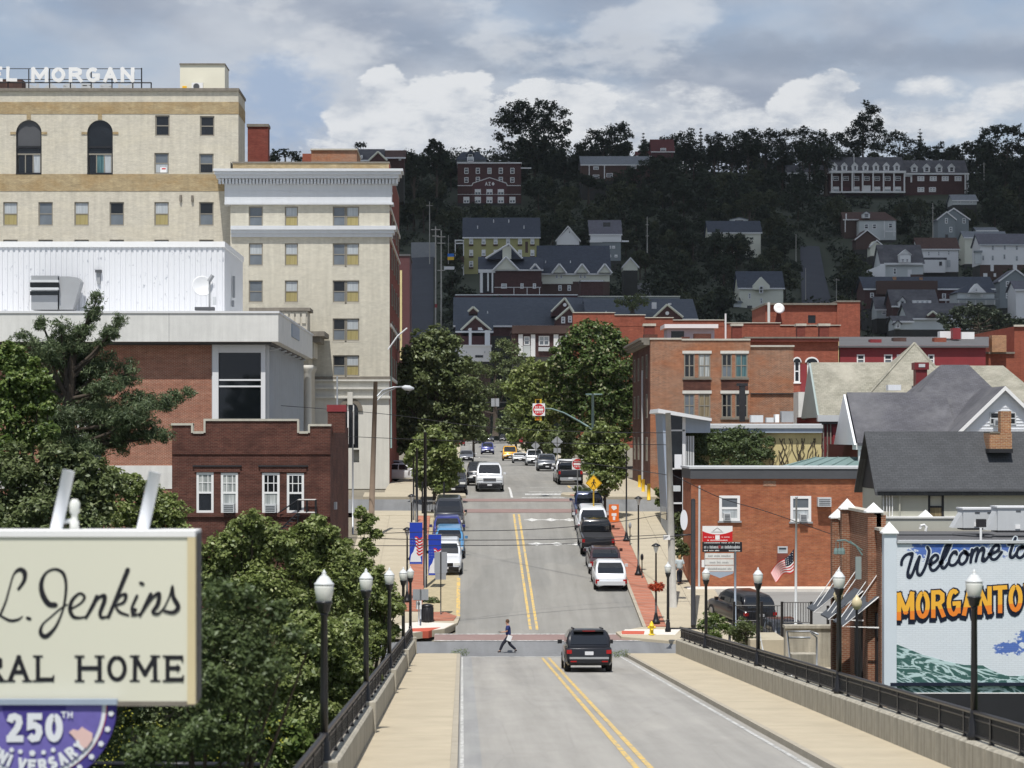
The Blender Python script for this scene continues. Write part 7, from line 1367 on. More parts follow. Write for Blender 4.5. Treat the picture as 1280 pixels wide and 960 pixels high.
    m=MB();m.box(-w_*.46,w_*.46,.5*L-.1,.5*L+.02,zf-.16,zf+.04);g_=m.build('grille','black',t)
    if kind in ('pickup','van'):
        for k in range(2):m=MB();m.box(-w_*.46,w_*.46,.5*L+.02,.5*L+.03,zf-.14+k*.1,zf-.10+k*.1);m.build('grille_bar','rim',g_)
    if plate:m=MB();pz=.68 if kind != 'pickup' else .45;m.box(-.17,.17,-.5*L-.085,-.5*L-.02,pz,pz+.14);m.build('number_plate','plate',t);m=MB();m.box(-.17,.17,.5*L+.05,.5*L+.06,.40,.52);m.build('number_plate','plate',t)
    if kind=='pickup':m=MB();m.box(-w_*.82,w_*.82,-.485*L,-.125*L,1.135,1.165);m.build('bed_cover','blackm',t)
    t.location=(x,yc,z);sl_=(S(yc+1.3)-S(yc-1.3))/2.6;r_=(0 if back else math.pi) if rz is None else rz
    t.rotation_euler=(math.atan(sl_)*math.cos(r_),0,r_);return t
G1='cars parked along the right kerb';G2='cars parked in the left parking bay'
c=car('black compact SUV driving away over the bridge',736,95.6,'cblack','suv',1.87,4.6,1.68,name='moving_car',dark_bumper=True)
m=MB();m.box(-.6,.6,-2.02,-1.72,1.60,1.65);m.build('spoiler','cblack',c);m=MB();m.box(-.25,.25,-2.04,-2.02,1.61,1.635);m.build('brake_light','tail',c)
for s_ in (-1,1):
    m=MB();m.box(s_*.58-.03,s_*.58+.03,-1.6,.3,1.69,1.73);m.build('roof_rail','black',c);m=MB();m.box(s_*.62-.12,s_*.62+.12,-2.39,-2.36,.40,.45);m.build('reflector','tail',c)
m=MB();m.box(-.78,.78,-2.375,-2.30,.52,.60);m.build('bumper_trim','grey',c)
car('white rounded two-door car with red tail lights, nearest on the right kerb',763.5,132.6,'cwhite','beetle',1.82,4.25,1.49,group=G1,plate=False)
car('dark coupe with reddish lights between the white rounded car and the black pickup',757,137.6,'cmaroon','sedan',1.9,4.7,1.38,group=G1)
car('black pickup truck with silver bumper parked on the right',747.5,144.2,'cblack','pickup',2.03,5.7,1.9,group=G1,cat='pickup truck')
car('white SUV hidden between the black and the blue pickup trucks',741,151.2,'cwhite','suv',1.95,4.6,1.86,group=G1)
car('dark blue pickup truck at the far end of the right kerb row',737.5,156.3,'cnavy','pickup',2.0,5.3,1.88,group=G1,cat='pickup truck')
car('white SUV with black trim parked facing the bridge, nearest on the left',557,137.6,'cwhite','suv',1.87,4.5,1.68,back=False,group=G2,dark_bumper=True)
car('bright light blue car second in the left parking bay',561.5,143.2,'csky','suv',1.82,4.2,1.6,back=False,group=G2);car('dark royal blue car third in the left parking bay',559,148.4,'cnavy2','sedan',1.84,4.4,1.5,back=False,group=G2);car('charcoal SUV with roof rack farthest in the left parking bay',561,153.8,'cdark','suv',1.95,4.7,1.85,back=False,group=G2)
car('white and grey pickup truck with white bed cap driving towards the bridge',612,174.5,'cwhite','van',2.02,5.8,1.95,back=False,name='moving_car',cat='pickup truck');car('dark car following beside the white capped truck',598.5,184,'cblack','suv',1.9,4.7,1.8,back=False,name='moving_car')
car('dark truck under the small left street tree',566,171.5,'cdark','pickup',2.0,5.4,1.9,back=False,cat='pickup truck')
car('dark blue minivan coming over the rise',609.5,355,'cnavy2','suv',1.95,4.8,1.75,back=False,name='moving_car');car('low dark car in the left lane before the rise',583,290,'cgrey','sedan',1.75,4.3,1.4,back=False)
car('yellow square off-road car under the right trees',637.5,300,'cyellow','suv',1.9,4.2,1.85,back=False,dark_bumper=True);car('low white car next to the yellow car',650,280,'cwhite','sedan',1.75,4.2,1.2,back=False);car('white SUV parked behind the low white car',668.5,262,'cwhite','suv',1.95,4.8,1.78,back=False,dark_bumper=True)
car('grey-blue estate car facing the bridge on the right',684,232,'cgrey','suv',1.9,4.8,1.65,back=False);car('white SUV parked behind the black pickup past the crossing',709,193,'cwhite','suv',1.95,4.8,1.85);car('black pickup truck parked beyond the second crossing',713,186.4,'cblack','pickup',1.95,5.2,1.8,cat='pickup truck')
for i,(px,d,p_,lb) in enumerate(((575,440,'cred','tiny red car far up the street'),(612,500,'cdark','tiny dark car at the crest of the street'),(600,470,'cgrey','tiny grey car left of the crest'),(630,505,'cblack','tiny black car right of the crest'),(648,455,'cred','tiny red car under the trees far right'))):car(lb,px,d,p_,'sedan' if i else 'suv',1.85,4.4,1.5,back=i%2==0)
car('white car standing side-on in front of the hotel corner',508,190,'cwhite','sedan',1.8,4.4,1.45,rz=math.radians(-115),pos=(X(508,191),191,S(191)+.15));car('silver car behind the white one by the hotel corner',500,195,'csilver','suv',1.8,4.4,1.6,rz=math.radians(-110),pos=(X(499,196),196,S(196)+.15))
car('black SUV angled away in the car park before the brick wall',925,121,'cblack','suv',1.9,4.7,1.70,rz=math.radians(19),pos=(X(925,123.5),123.5,S(123.5)+.05));car('dark sedan half hidden behind the black gate',972,117,'cdark','sedan',1.85,4.6,1.45,rz=math.radians(12),pos=(X(974,118.5),118.5,S(118.5)-.2))
# ---------------------------------------------------------------- people
def skin(name,mat,V,E,parent,smooth=2):
    me=bpy.data.meshes.new(name);me.from_pydata([v[:3] for v in V],E,[]);me.materials.append(M(mat));o=link(name,me,parent)
    md=o.modifiers.new('skin','SKIN');md.use_smooth_shade=True
    if not me.skin_vertices:me.skin_vertices.new()
    for i,v in enumerate(V):me.skin_vertices[0].data[i].radius=(v[3],v[4] if len(v)>4 else v[3]);me.skin_vertices[0].data[i].use_root=(i==0)
    s_=o.modifiers.new('sub','SUBSURF');s_.levels=s_.render_levels=smooth;return o
def person(label,loc,rz,J,shirt,pants,hair,hs=1.0,longhair=False):
    """J: knee/foot/elbow/hand positions for l and r; local +y is forward"""
    t=local('person',label,'person');V=[(0,0,.94,.13,.10),(0,.01,1.10,.125,.09),(0,.02,1.28,.15,.10),(0,.02,1.42,.11,.08),(0,.035,1.50,.055,.055),(0,.06,1.58,.07,.08),(0,.065,1.66,.082,.095),(0,.06,1.73,.06,.07),(0,.155,1.64,.014)];E=[(i,i+1) for i in range(7)]+[(6,8)]
    sh,pt=[(0,0,.90,.185,.16),(0,.01,1.10,.185,.155),(0,.02,1.28,.205,.155),(0,.02,1.43,.15,.11)],[(0,0,1.0,.14,.11),(0,0,.92,.15,.12)]
    Es,Ep=[(0,1),(1,2),(2,3)],[(0,1)]
    for s_,k in ((-1,'l'),(1,'r')):
        hip=(s_*.09,0,.86);kn,an,toe=J['k'+k],J['f'+k],J['t'+k];n=len(V)
        V+=[(*hip,.085),(*kn,.058),(*an,.04),(*toe,.035)];E+=[(0,n),(n,n+1),(n+1,n+2),(n+2,n+3)]
        n=len(pt);pt+=[(*hip,.12),(*kn,.09),(an[0],an[1],an[2]+.03,.07)];Ep+=[(1,n),(n,n+1),(n+1,n+2)]
        so_=(s_*.18,.02,1.42);el,ha=J['e'+k],J['h'+k];n=len(V);V+=[(*so_,.055),(*el,.042),(*ha,.026)];E+=[(3,n),(n,n+1),(n+1,n+2)]
        dv=(Vector(ha)-Vector(el)).normalized();pm=Vector(ha)+dv*.07;V.append((*pm,.032,.016));E.append((n+2,n+3));sd=Vector((0,1,0)) if abs(dv.y)<.7 else Vector((1,0,0))
        for q,(o_,l_) in enumerate(((-.024,.07),(-.008,.08),(.008,.075),(.024,.06))):k2=len(V);b_=pm+sd*o_;V+=[(*(b_+dv*.04),.009),(*(b_+dv*l_+Vector((-.01*s_,0,-.005))),.008)];E+=[(n+3,k2),(k2,k2+1)]
        k2=len(V);V+=[(*(Vector(ha)+sd*.035+dv*.02),.010),(*(Vector(ha)+sd*.045+dv*.06),.009)];E+=[(n+2,k2),(k2,k2+1)]
        n=len(sh);mid=Vector(so_).lerp(Vector(el),.8);sh+=[(*so_,.09),(*mid,.075)];Es+=[(3,n),(n,n+1)]
        m=MB();a_=Vector(an);b_=Vector(toe);m.tube([a_+Vector((0,-.06,-.02)),a_+Vector((0,.02,-.02)),b_],[.045,.05,.035],8);m.build('shoe','blackm',t,smooth=True)
    skin('body','skin',V,E,t);skin('shirt',shirt,sh,Es,t);skin('trousers',pants,pt,Ep,t)
    m=MB();m.lathe([(.02,.115),(.07,.10),(.098,.04),(.102,-.02),(.085,-.07 if not longhair else -.16)],(0,.045,1.69),14,.9,1.02);m.build('hair',hair,t,smooth=True)
    for s_ in (-1,1):m=MB();m.lathe([(.006,-.02),(.012,0),(.006,.02)],(s_*.082,.055,1.655),6);m.build('ear','skin',t);m=MB();m.lathe([(.004,-.006),(.009,0),(.004,.006)],(s_*.03,.152,1.67),6);m.build('eye','ink',t)
    m=MB();m.box(-.022,.022,.148,.156,1.608,1.616);m.build('mouth','redpaint',t)
    t.location=loc;t.rotation_euler=(0,0,rz);t.scale=(hs,)*3;return t
JM=dict(kl=(-.08,.30,.50),fl=(-.08,.46,.10),tl=(-.08,.58,.06),kr=(.09,-.06,.47),fr=(.09,-.40,.14),tr=(.09,-.33,.04),el=(-.22,.08,1.16),hl=(-.14,.36,1.12),er=(.24,-.08,1.14),hr=(.22,.02,.90))
y=115.6;px_=X(635.5,y);man=person('man in navy shirt and dark trousers crossing the street with a phone and white papers',(px_,y,S(y)),math.pi/2,JM,'shirtblue','trousers','hairbrown',.90)
def held(name,label,cat,loc,mat,a,b,c):m=MB();m.box(-a,a,-b,b,-c,c);o=link(name,m.mesh(name,mat));o.location=loc;tag(o,label,cat);return o
o=held('phone','dark phone in the crossing man\'s raised hand','phone',(px_-.43,y-.12,S(y)+1.02),'black',.07,.035,.008);o=held('papers','white papers held at the crossing man\'s side','papers',(px_+.04,y,S(y)+.73),'white',.11,.01,.14);o.location.y=y-.24;o.rotation_euler=(0,.35,0)
JW=dict(kl=(-.08,.08,.50),fl=(-.07,-.06,.10),tl=(-.07,.04,.04),kr=(.08,.14,.48),fr=(.07,.22,.09),tr=(.07,.34,.05),el=(-.25,-.05,1.14),hl=(-.30,.03,.92),er=(.26,-.06,1.14),hr=(.33,-.02,.93))
y=133.6;person('blond woman in pale top and black trousers walking away on the right pavement',(X(849.5,y),y,S(y)+.15),0,JW,'shirtlight','trousers','hairblond',.95,True)
# ---------------------------------------------------------------- street furniture
def top_obj(name,label,cat,loc,group=None):return thing(name,label,cat,tuple(loc),group=group)
def tb(t,name,mat,pts,r,n=8,smooth=True):m=MB();m.tube(pts,r,n);return m.build(name,mat,t,smooth=smooth)
def ped_lamp(label,px,d,H,top=True,basket=False,g='black shaded pavement lamps'):
    z=S(d)+.15;x=X(px,d);t=top_obj('street_lamp',label,'lamp',(x,d,z),g);m=MB();m.lathe([(.22,0),(.22,.08),(.15,.16),(.12,.3),(.075,.5),(.06,.62)],(x,d,z),10);m.build('base','black',t,smooth=True)
    tb(t,'post','black',[(x,d,z+.6),(x,d,z+H-(.5 if top else 0))],[.055,.042])
    if top:m=MB();m.lathe([(.05,-.5),(.07,-.42),(.14,-.2),(.15,-.14)],(x,d,z+H),12);m.build('lantern','globe',t,smooth=True);m=MB();m.lathe([(.24,-.16),(.23,-.12),(.12,-.04),(.03,0)],(x,d,z+H),12);m.build('shade','black',t,smooth=True)
    return t
ped_lamp('tall black lamp post right of the blue pickup truck',783,149,5.6,False);ped_lamp('shaded black lamp by the parked white rounded car',798,136.8,4.5);ped_lamp('shaded black lamp carrying the red flower basket',820,122.5,4.1);ped_lamp('shaded black lamp behind the upper blue banner',514.5,142,3.9);ped_lamp('shaded black lamp holding the upper blue banner',509,128.5,4.0)
d=122.3;x,z=X(820.5,d),Z(733,d);o=link('flower_basket',quads_mesh('flower_basket',leaves([(dx,0,dz,.21) for dx,dz in ((-.24,0),(0,.05),(.24,0),(-.13,-.1),(.14,-.1),(0,-.05))],4200,.07,3),'flower'));o.location=(x,d,z);tag(o,'round basket of red flowers hanging on the lamp post','flowers')
def post_thing(label,px,y0,y1,d,r=.08,mat='black',name='signal_pole',cat='pole'):m=MB();m.tube([P(px,y1,d),P(px,y0,d)],[r,r*.75],10);return m.build(name,mat,label=label,cat=cat,smooth=True)
post_thing('tallest black pole between the two blue banners',531.5,540,736,133.5,.11);post_thing('thin black pole left of the tallest black pole',521,560,656,152,.09);post_thing('slim black pole behind the small left street tree',517,572,650,156,.06)
def banner(label,x0,y0,y1,d):
    a,b=X(x0,d),X(x0+16,d);z0,z1=Z(y1,d),Z(y0,d);t=top_obj('street_banner',label,'banner',((a+b)/2,d,z0),'blue flag banners');h=z1-z0;w_=b-a
    def qd(nm,mt,pts,o_):m=MB();m.prism([(a+u*w_,z0+v*h) for u,v in pts],d-.012-o_,d-.008-o_);m.build(nm,mt,t)
    m=MB();m.box(a,b,d-.008,d+.008,z0,z1);m.build('cloth','bannerblue',t)
    qd('printed_monument','siding',[(.04,.05),(.92,.05),(.86,.16),(.62,.30),(.62,.38),(.42,.42),(.3,.30),(.12,.22)],0)
    for k in range(6):
        y=.62-k*.075;m=MB();ribbon(m,[(a+u*w_,z0+v*h) for u,v in ((.42+.03*k,y+.03),(.58,y+.025),(.72,y-.03),(.84,y-.02),(.99,y+.02))],h*.034,d-.016);m.build('red_stripe','red',t)
        m=MB();ribbon(m,[(a+u*w_,z0+v*h-h*.034) for u,v in ((.44+.03*k,y+.03),(.58,y+.025),(.72,y-.03),(.84,y-.02),(.99,y+.02))],h*.03,d-.014);m.build('white_stripe','siding',t)
    for k in range(10):u,v=.1+(k%3)*.13,.62-(k // 3)*.07;m=MB();m.disc_y(a+u*w_,z0+v*h,.012,d-.02,d-.012,5);m.build('star','white',t)
    for zz in (z0,z1):m=MB();m.tube([(a-.12,d,zz),(b+.03,d,zz)],.015,5);m.build('rod','black',t)
banner('upper blue banner printed with flag stripes and a white monument',512,653,705,128);banner('lower blue banner with flag stripes behind the grey sign back',535.5,668,719,133.3)
def sign_back(label,px0,px1,py0,py1,d,pyb,r=.03,pm='black',mat='steel',px=None):t=top_obj('road_sign',label,'sign',P((px0+px1)/2,pyb,d));m=MB();m.pbox(px0,px1,py0,py1,d,.03,.0);m.build('panel',mat,t);q=px or (px0+px1)/2;tb(t,'post',pm,[P(q,pyb,d-.06),P(q,py0,d-.06)],r);return t
t=sign_back('grey back of a tall road sign in front of the white SUV',543,559,690,716,125,770);m=MB();m.pbox(544,557.5,716,724.5,125,.03,0);m.build('panel','grey',t)
sign_back('grey back of a wide low sign at the left railing end',516,535.5,736.5,750,113.5,782,.035,'steel');t=sign_back('small white notice sign below the wide grey sign',520,527,751,761.5,113,782,.03,'steel','white');m=MB();m.pbox(522,525,753,756,113,.036,0);m.build('symbol','ink',t)
t=top_obj('litter_bin','black slatted litter bin by the left street corner','bin',P(534,781,123));m=MB();m.lathe([(.27,0),(.29,.1),(.31,.75),(.27,.78)],(X(534,123),123,S(123)+.15),16);m.build('body','black',t,smooth=True);m=MB();m.lathe([(.33,.78),(.33,.83),(.2,.9),(.05,.92)],(X(534,123),123,S(123)+.15),16);m.build('lid','black',t,smooth=True)
for k in range(14):a=2*math.pi*k/14;m=MB();xx,yy=X(534,123)+.31*math.cos(a),123+.31*math.sin(a);m.box(xx-.02,xx+.02,yy-.02,yy+.02,S(123)+.2,S(123)+.88);m.build('slat','blackm',t)
# fire hydrant
d=119.6;x,z=X(814.5,d),S(d)+.13;t=top_obj('fire_hydrant','yellow fire hydrant at the right street corner','hydrant',(x,d,z));m=MB();m.lathe([(.15,0),(.15,.05),(.10,.07),(.095,.42),(.13,.44),(.13,.48),(.10,.5),(.09,.58),(.04,.66),(.03,.70)],(x,d,z),12);m.build('barrel','hydrant',t,smooth=True)
for s_ in (-1,1):tb(t,'nozzle','hydrant',[(x+s_*.08,d,z+.38),(x+s_*.2,d,z+.38)],.055)
tb(t,'front_nozzle','hydrant',[(x,d-.08,z+.34),(x,d-.2,z+.34)],.075)
# pedestrian crossing diamond
d=152;cx,cz=X(742,d),Z(604,d);t=top_obj('crossing_sign','yellow diamond pedestrian sign on a yellow post','sign',(cx,d,S(d)+.1));r_=.52
for nm,mt,rr,o_ in (('plate','signyellow',r_,.02),('border','ink',r_*.93,.024),('face','signyellow',r_*.88,.028)):m=MB();m.prism([(cx-rr,cz),(cx,cz-rr),(cx+rr,cz),(cx,cz+rr)],d-o_,d-o_+.006);m.build(nm,mt,t)
sy_=MB();m=sy_;ribbon(m,[(cx+.01,cz+.12),(cx,cz-.04)],.09,d-.034);ribbon(m,[(cx,cz-.02),(cx-.07,cz-.14),(cx-.13,cz-.27)],.05,d-.035);ribbon(m,[(cx,cz-.03),(cx+.08,cz-.14),(cx+.10,cz-.28)],.05,d-.036);ribbon(m,[(cx,cz+.11),(cx-.1,cz+.03),(cx-.14,cz-.05)],.035,d-.037);ribbon(m,[(cx+.02,cz+.11),(cx+.11,cz+.05),(cx+.15,cz-.02)],.035,d-.038);m.prism([(cx+.02+.055*math.cos(a),cz+.2+.055*math.sin(a)) for a in [math.pi*k/5 for k in range(10)]],d-.039,d-.036);m.build('walking_figure','ink',t)
tb(t,'post','yellow',[(cx,d,S(d)),(cx,d,cz-.35)],.045)
def no_entry(label,px,py,w_,d,post=None):
    cx,cz=X(px,d),Z(py,d);h=w_*d/F/2;t=top_obj('no_entry_sign',label,'sign',(cx,d,cz),'do not enter signs');m=MB();m.box(cx-h,cx+h,d-.01,d+.02,cz-h,cz+h);m.build('plate','white',t);m=MB();m.disc_y(cx,cz,h*.93,d-.016,d-.011,24);m.build('red_disc','red',t);m=MB();m.box(cx-h*.72,cx+h*.72,d-.022,d-.017,cz-h*.17,cz+h*.17);m.build('white_bar','white',t)
    m=MB();u=h*2;letters(m,'DO NOT',cx-h*.60,cz+h*.28,u*.085,u*.15,u*.035,u*.028,d-.019,step=.0003);m.build('lettering','white',t);m=MB();letters(m,'ENTER',cx-h*.56,cz-h*.60,u*.10,u*.15,u*.035,u*.028,d-.019,step=.0003);m.build('lettering','white',t)
    if post:tb(t,'post','steel',[(cx,d+.05,S(d)),(cx,d+.05,cz+h)],.04)
    return t
d=168;no_entry('do not enter sign hanging at the signal over the street',673.5,512,15.5,d);t=no_entry('do not enter sign half covered by the small right street tree',722,580,14,160,True)
def sigbox(label,px,y0,y1,d,mt='yellow'):
    t=top_obj('traffic_signal',label,'traffic light',P(px,y1,d),'signal heads on the mast arm');m=MB();m.pbox(px-4,px+4,y0,y1,d,0,.3);m.build('housing',mt,t);m=MB();m.disc_y(X(px-.8,d),Z((y0+y1)/2+.5,d),.11,d-.12,d-.01,12);m.build('lens','ink' if y0<505 else 'orange',t)
    for k in (0,):m=MB();m.pbox(px-3.6,px+2,y0+.4,y0+1.4,d,.2,0);m.build('visor','ink',t)
sigbox('yellow signal head above the hanging do not enter sign',673,499,505,d+.1);sigbox('yellow signal head below the hanging do not enter sign',673,519.5,525.5,d+.1)
t=top_obj('mast_arm','curved signal mast arm reaching over the street from the right','pole',P(741,625,168.6));m=MB();m.tube([P(741,625,168.6),P(741,492,168.6)],[.13,.09],10);m.build('pole','greenmetal',t,smooth=True);tb(t,'arm','greenmetal',[P(741,537,168.6),P(725,527,168.6),P(705,516,168.6),P(690,511,168.6),P(672,510,168.6)],[.07,.06,.05,.045,.04]);tb(t,'crossbar','greenmetal',[P(732,493,168.6),P(753,493,168.6)],.05)
for lb,px,py,d,s_ in (('grey back of a diamond sign beside the yellow car',669.5,557,255,10),('grey back of a larger diamond sign with a plate below',696.5,552,205,13)):
    cx,cz=X(px,d),Z(py,d);r_=s_*d/F/2*1.1;t=top_obj('road_sign',lb,'sign',(cx,d,S(d)),'backs of diamond signs');m=MB();m.prism([(cx-r_,cz),(cx,cz-r_),(cx+r_,cz),(cx,cz+r_)],d,d+.02);m.build('plate','steel',t);tb(t,'post','grey',[(cx,d-.04,S(d)),(cx,d-.04,cz+r_)],.035)
    if s_>10:m=MB();m.pbox(692,701,560,566,d,.0,.02);m.build('lower_plate','steel',t)
t=top_obj('overhead_sign','pair of grey sign backs on a span far up the street','sign',P(619,508,330));[MB().pbox(a,a+4.6,498,508,330,0,.1).build('panel','steel',t) for a in (614,619.3)];tb(t,'span','blackm',[P(600,503,330.2),P(645,503,330.2)],.08)
# orange board, bollards, parking meters, corner fence
d=153.5;t=top_obj('orange_sign_board','orange sign board with white print standing on the pavement','sign',P(767,653,d));m=MB();m.pbox(761,773.5,630.5,652.5,d,.03,.03);m.build('board','orange',t);m=MB();m.prism([(X(764,d),Z(634.5,d)),(X(767,d),Z(638,d)),(X(771,d),Z(636,d)),(X(770.5,d),Z(632.5,d)),(X(765,d),Z(632,d))][::1],d-.04,d-.035);m.build('printed_emblem','white',t);m=MB();m.pbox(764.5,770.5,641.5,645,d,.036,-.03);m.build('printed_emblem','white',t);m=MB();m.pbox(766,769,645.6,650,d,.036,-.03);m.build('printed_emblem','white',t)
for i,(px,y0,y1,d) in enumerate(((799.5,594,613,178),(804,599,619,173),(811,605,625,168))):m=MB();m.tube([P(px,y1,d),P(px,y0,d)],.12,10);m.build('bollard','yellow',label=['farthest of three yellow bollards by the brick corner','middle one of three yellow bollards by the brick corner','nearest of three yellow bollards by the brick corner'][i],cat='bollard',group='yellow bollards',smooth=True)
for lb,px,d in (('parking meter beside the tall lamp post',787.5,147.5),('parking meter beside the middle shaded lamp',802.5,135.8)):
    x,z=X(px,d),S(d)+.15;t=top_obj('parking_meter',lb,'parking meter',(x,d,z),'parking meters on the right pavement');tb(t,'post','black',[(x,d,z),(x,d,z+1.0)],.03);m=MB();m.lathe([(.04,1.0),(.085,1.08),(.09,1.25),(.05,1.36),(.01,1.38)],(x,d,z),10);m.build('head','grey' if px<800 else 'black',t,smooth=True)
t=top_obj('corner_fence','short black fence round the planting bed on the left kerb','fence',P(541,642,160.5));d=160.5
for k in range(14):tb(t,'picket','black',[P(529+k*1.95,641,d),P(529+k*1.95,626.5,d)],.02,4,False)
for yy in (626.5,639):tb(t,'rail','black',[P(528,yy,d),P(555,yy,d)],.025,5,False)
for px in (528,555):m=MB();m.pbox(px-1,px+1,602,643,d,.05,.05);m.build('post','black',t)
sky_tree('low green planting inside the black corner fence',161,[(533,642,4),(540,643,4),(548,642,4)],.12,900,'leafdark',540,S(161),.03,'shrub');sky_tree('dark red planting below the second do not enter sign',171,[(722,612,5),(730,614,6),(738,613,5)],.14,1200,'leafdark',730,S(171),.03,'shrub')
# utility poles and wires
d=150;t=top_obj('utility_pole','brown wooden utility pole with a long curved street lamp on the left','pole',P(467,655,d));m=MB();m.tube([P(464,655,d),P(469.5,477,d)],[.19,.13],10);m.build('post','wood',t,smooth=True);tb(t,'lamp_arm','steel',[P(469,498,d),P(478,488,d),P(492,484,d),P(505,483.5,d)],.05);tb(t,'lamp_arm','steel',[P(469,503,d),P(480,492,d),P(494,485.5,d)],.03);m=MB();m.lathe([(.05,-.4),(.16,-.2),(.17,.1),(.06,.38)],(0,0,0),10);me=m.mesh('lamp_head','lgrey',smooth=True);o=link('lamp_head',me,t);o.location=P(510,485,d)-ORG[t.name];o.rotation_euler=(0,math.radians(97),0)
post_thing('thin steel pole by the dark brick building',441,515,668,126,.05,'steel','pole');post_thing('pole with sloping arm in front of the hotel side wall',489,430,560,182,.06,'greenmetal','pole')
m=MB();m.tube([P(485,437,182),P(497,420,182),P(509,410,182)],.06,6);m.build('sloping_arm','panelw',label='white sloping pole arm beside the hotel side wall',cat='pole arm')
d=127;t=top_obj('utility_pole','tall weathered grey wooden pole on the right pavement','pole',P(840,785,d));m=MB();m.tube([P(842,785,d),P(835,516,d)],[.21,.14],12);m.build('post','woodgrey',t,smooth=True);m=MB();m.pbox(829,837,669,674.5,d,.3,0);m.build('notice_box','white',t);m=MB();m.pbox(841,850,607,614,d,.3,.1);m.build('lamp_box','lgrey',t);tb(t,'bracket','black',[P(840,669,d),P(868,668,d)],.04)
def wire(lb,pts,r=.018):m=MB();q=catmull([tuple(P(*p)) for p in pts],6);m.tube(q,r,4,False);m.build('overhead_wire','blackm',label=lb,cat='wire',group='overhead wires')
wire('upper wire crossing above the far crossing',[(250,500,160),(466,516,150),(600,533,140),(740,540,132),(836,541,127)]);wire('second wire crossing just below the upper one',[(420,545,150),(600,552,140),(836,556,127)])
wire('wire sagging across the street above the parked cars',[(440,668,120),(560,664,122),(660,662,125),(760,654,127),(838,641,127)]);wire('wire sagging across the street below the first arrows',[(430,672,120),(560,675,122),(700,674,125),(838,668,127)]);wire('lowest wire crossing the street at the second arrows',[(440,682,120),(560,682,122),(700,680,125),(860,669,127)])
wire('bright wire from the crossing diamond to the grey pole',[(640,570,150),(742,580,145),(836,594,127),(740,605,140)][:3],.02);wire('service wire running down across the orange brick wall',[(838,592,127),(900,622,128),(960,640,129),(1040,668,130)],.02)
# flagpole and flag
d=112;t=top_obj('flagpole','silver flagpole with its flag at half height','flagpole',P(994.5,785,d));tb(t,'pole','lgrey',[P(994.5,790,d),P(995.5,623,d)],[.07,.04],10);m=MB();m.lathe([(.01,-.08),(.08,0),(.01,.08)],tuple(P(995.5,622,d)),10);m.build('ball','steel',t,smooth=True)
fl=top_obj('flag','stars and stripes flag drooping from the flagpole','flag',P(980,720,d))
def fp(u,v):a=(992.5,686+27*v);e=(963.5+6*v,714+11.5*v);x_=a[0]+(e[0]-a[0])*u;y_=a[1]+(e[1]-a[1])*u+2.5*math.sin(u*7+v);p_=P(x_,y_,d);p_.y+=.12*math.sin(u*9+v*2);return p_
for k in range(13):
    if k<7:u0=.42
    else:u0=0
    m=MB()
    for i in range(10):
        ua,ub=u0+(1-u0)*i/10,u0+(1-u0)*(i+1)/10;m.poly(fp(ua,k/13),fp(ub,k/13),fp(ub,(k+1)/13),fp(ua,(k+1)/13))
    m.build('stripe','red' if k%2==0 else 'white',fl)
m=MB()
for i in range(6):m.poly(fp(.42*i/6,0),fp(.42*(i+1)/6,0),fp(.42*(i+1)/6,7/13),fp(.42*i/6,7/13))
m.build('canton','inkblue',fl)
for a in range(4):
    for b in range(4):p_=fp(.06+a*.1,.06+b*.12);m=MB();m.disc_y(p_.x,p_.z,.022,p_.y-.02,p_.y-.012,5);m.build('star','white',fl)
# business sign board
d=120;t=top_obj('business_sign','stack of business sign boards on blue posts before the orange brick wall','sign',P(900,790,d))
for r_,mt in (((878,915.5,657.5,677,0),'white'),((878,927.5,677.5,690,.01),'ink'),((881,917,691.5,698,0),'offwhite'),((881,917,699,706,0),'offwhite'),((881,917,707,714,0),'offwhite'),((877,880.5,700,709,0),'white')):m=MB();m.pbox(*r_[:4],d,.04+r_[4],.04);m.build('board',mt,t)
m=MB();n_=9;x0_,x1_=878,915.5
for i in range(n_):
    u0,u1=i/n_,(i+1)/n_;c=lambda u:668-4.2*(2*u-1)**2;a,b=x0_+(x1_-x0_)*u0,x0_+(x1_-x0_)*u1
    m.poly(*[(X(p,d),d-.045,Z(q,d)) for p,q in ((a,677),(b,677),(b,c(u1)),(a,c(u0)))])
m.build('red_panel','red',t);m=MB();ribbon(m,[(X(891,d),Z(664,d)),(X(896.5,d),Z(659.8,d)),(X(902,d),Z(664,d))],.03,d-.046);ribbon(m,[(X(889,d),Z(665,d)),(X(904,d),Z(665,d))],.025,d-.047);m.build('roof_emblem','inkgrey',t);m=MB();m.pbox(894,899.5,669,674.5,d,.05,-.045);m.build('white_square','white',t)
def lineof(nm,mt,a,b,y,h,o_,sd):
    q=random.Random(sd);m=MB();x_=a
    while x_<b:w_=q.uniform(.5,1.1);m.pbox(x_,min(b,x_+w_),y-h*q.uniform(.6,1),y+h*.4,d,o_,-o_+.001);x_+=w_+.4+(1.4 if q.random()<.12 else 0)
    m.build(nm,mt,t,kind='stuff')
for nm,mt,a,b,y,h,o_,sd in (('small_print','white',880,892,671.5,.7,.048,1),('small_print','white',902,913,671.5,.7,.048,2),('small_print','white',884,909,675.5,.9,.048,3),('small_print','white',880,925,678.6,.8,.056,4),('small_print','white',880,899,688.4,1,.056,5),('small_print','white',911,925,688.6,1,.056,6),('sign_script','lgrey',880,925,684.5,2.6,.056,7),('painted_name','inkgrey',885,913,695.5,1.9,.044,8),('painted_name','inkgrey',887,911,703.5,1.9,.044,9),('painted_name','inkgrey',885,914,711.5,1.9,.044,10)):lineof(nm,mt,a,b,y,h,o_,sd)
m=MB();m.disc_y(X(899.5,d),Z(683.5,d),.085,d-.064,d-.05,8);m.build('red_emblem','redpaint',t)
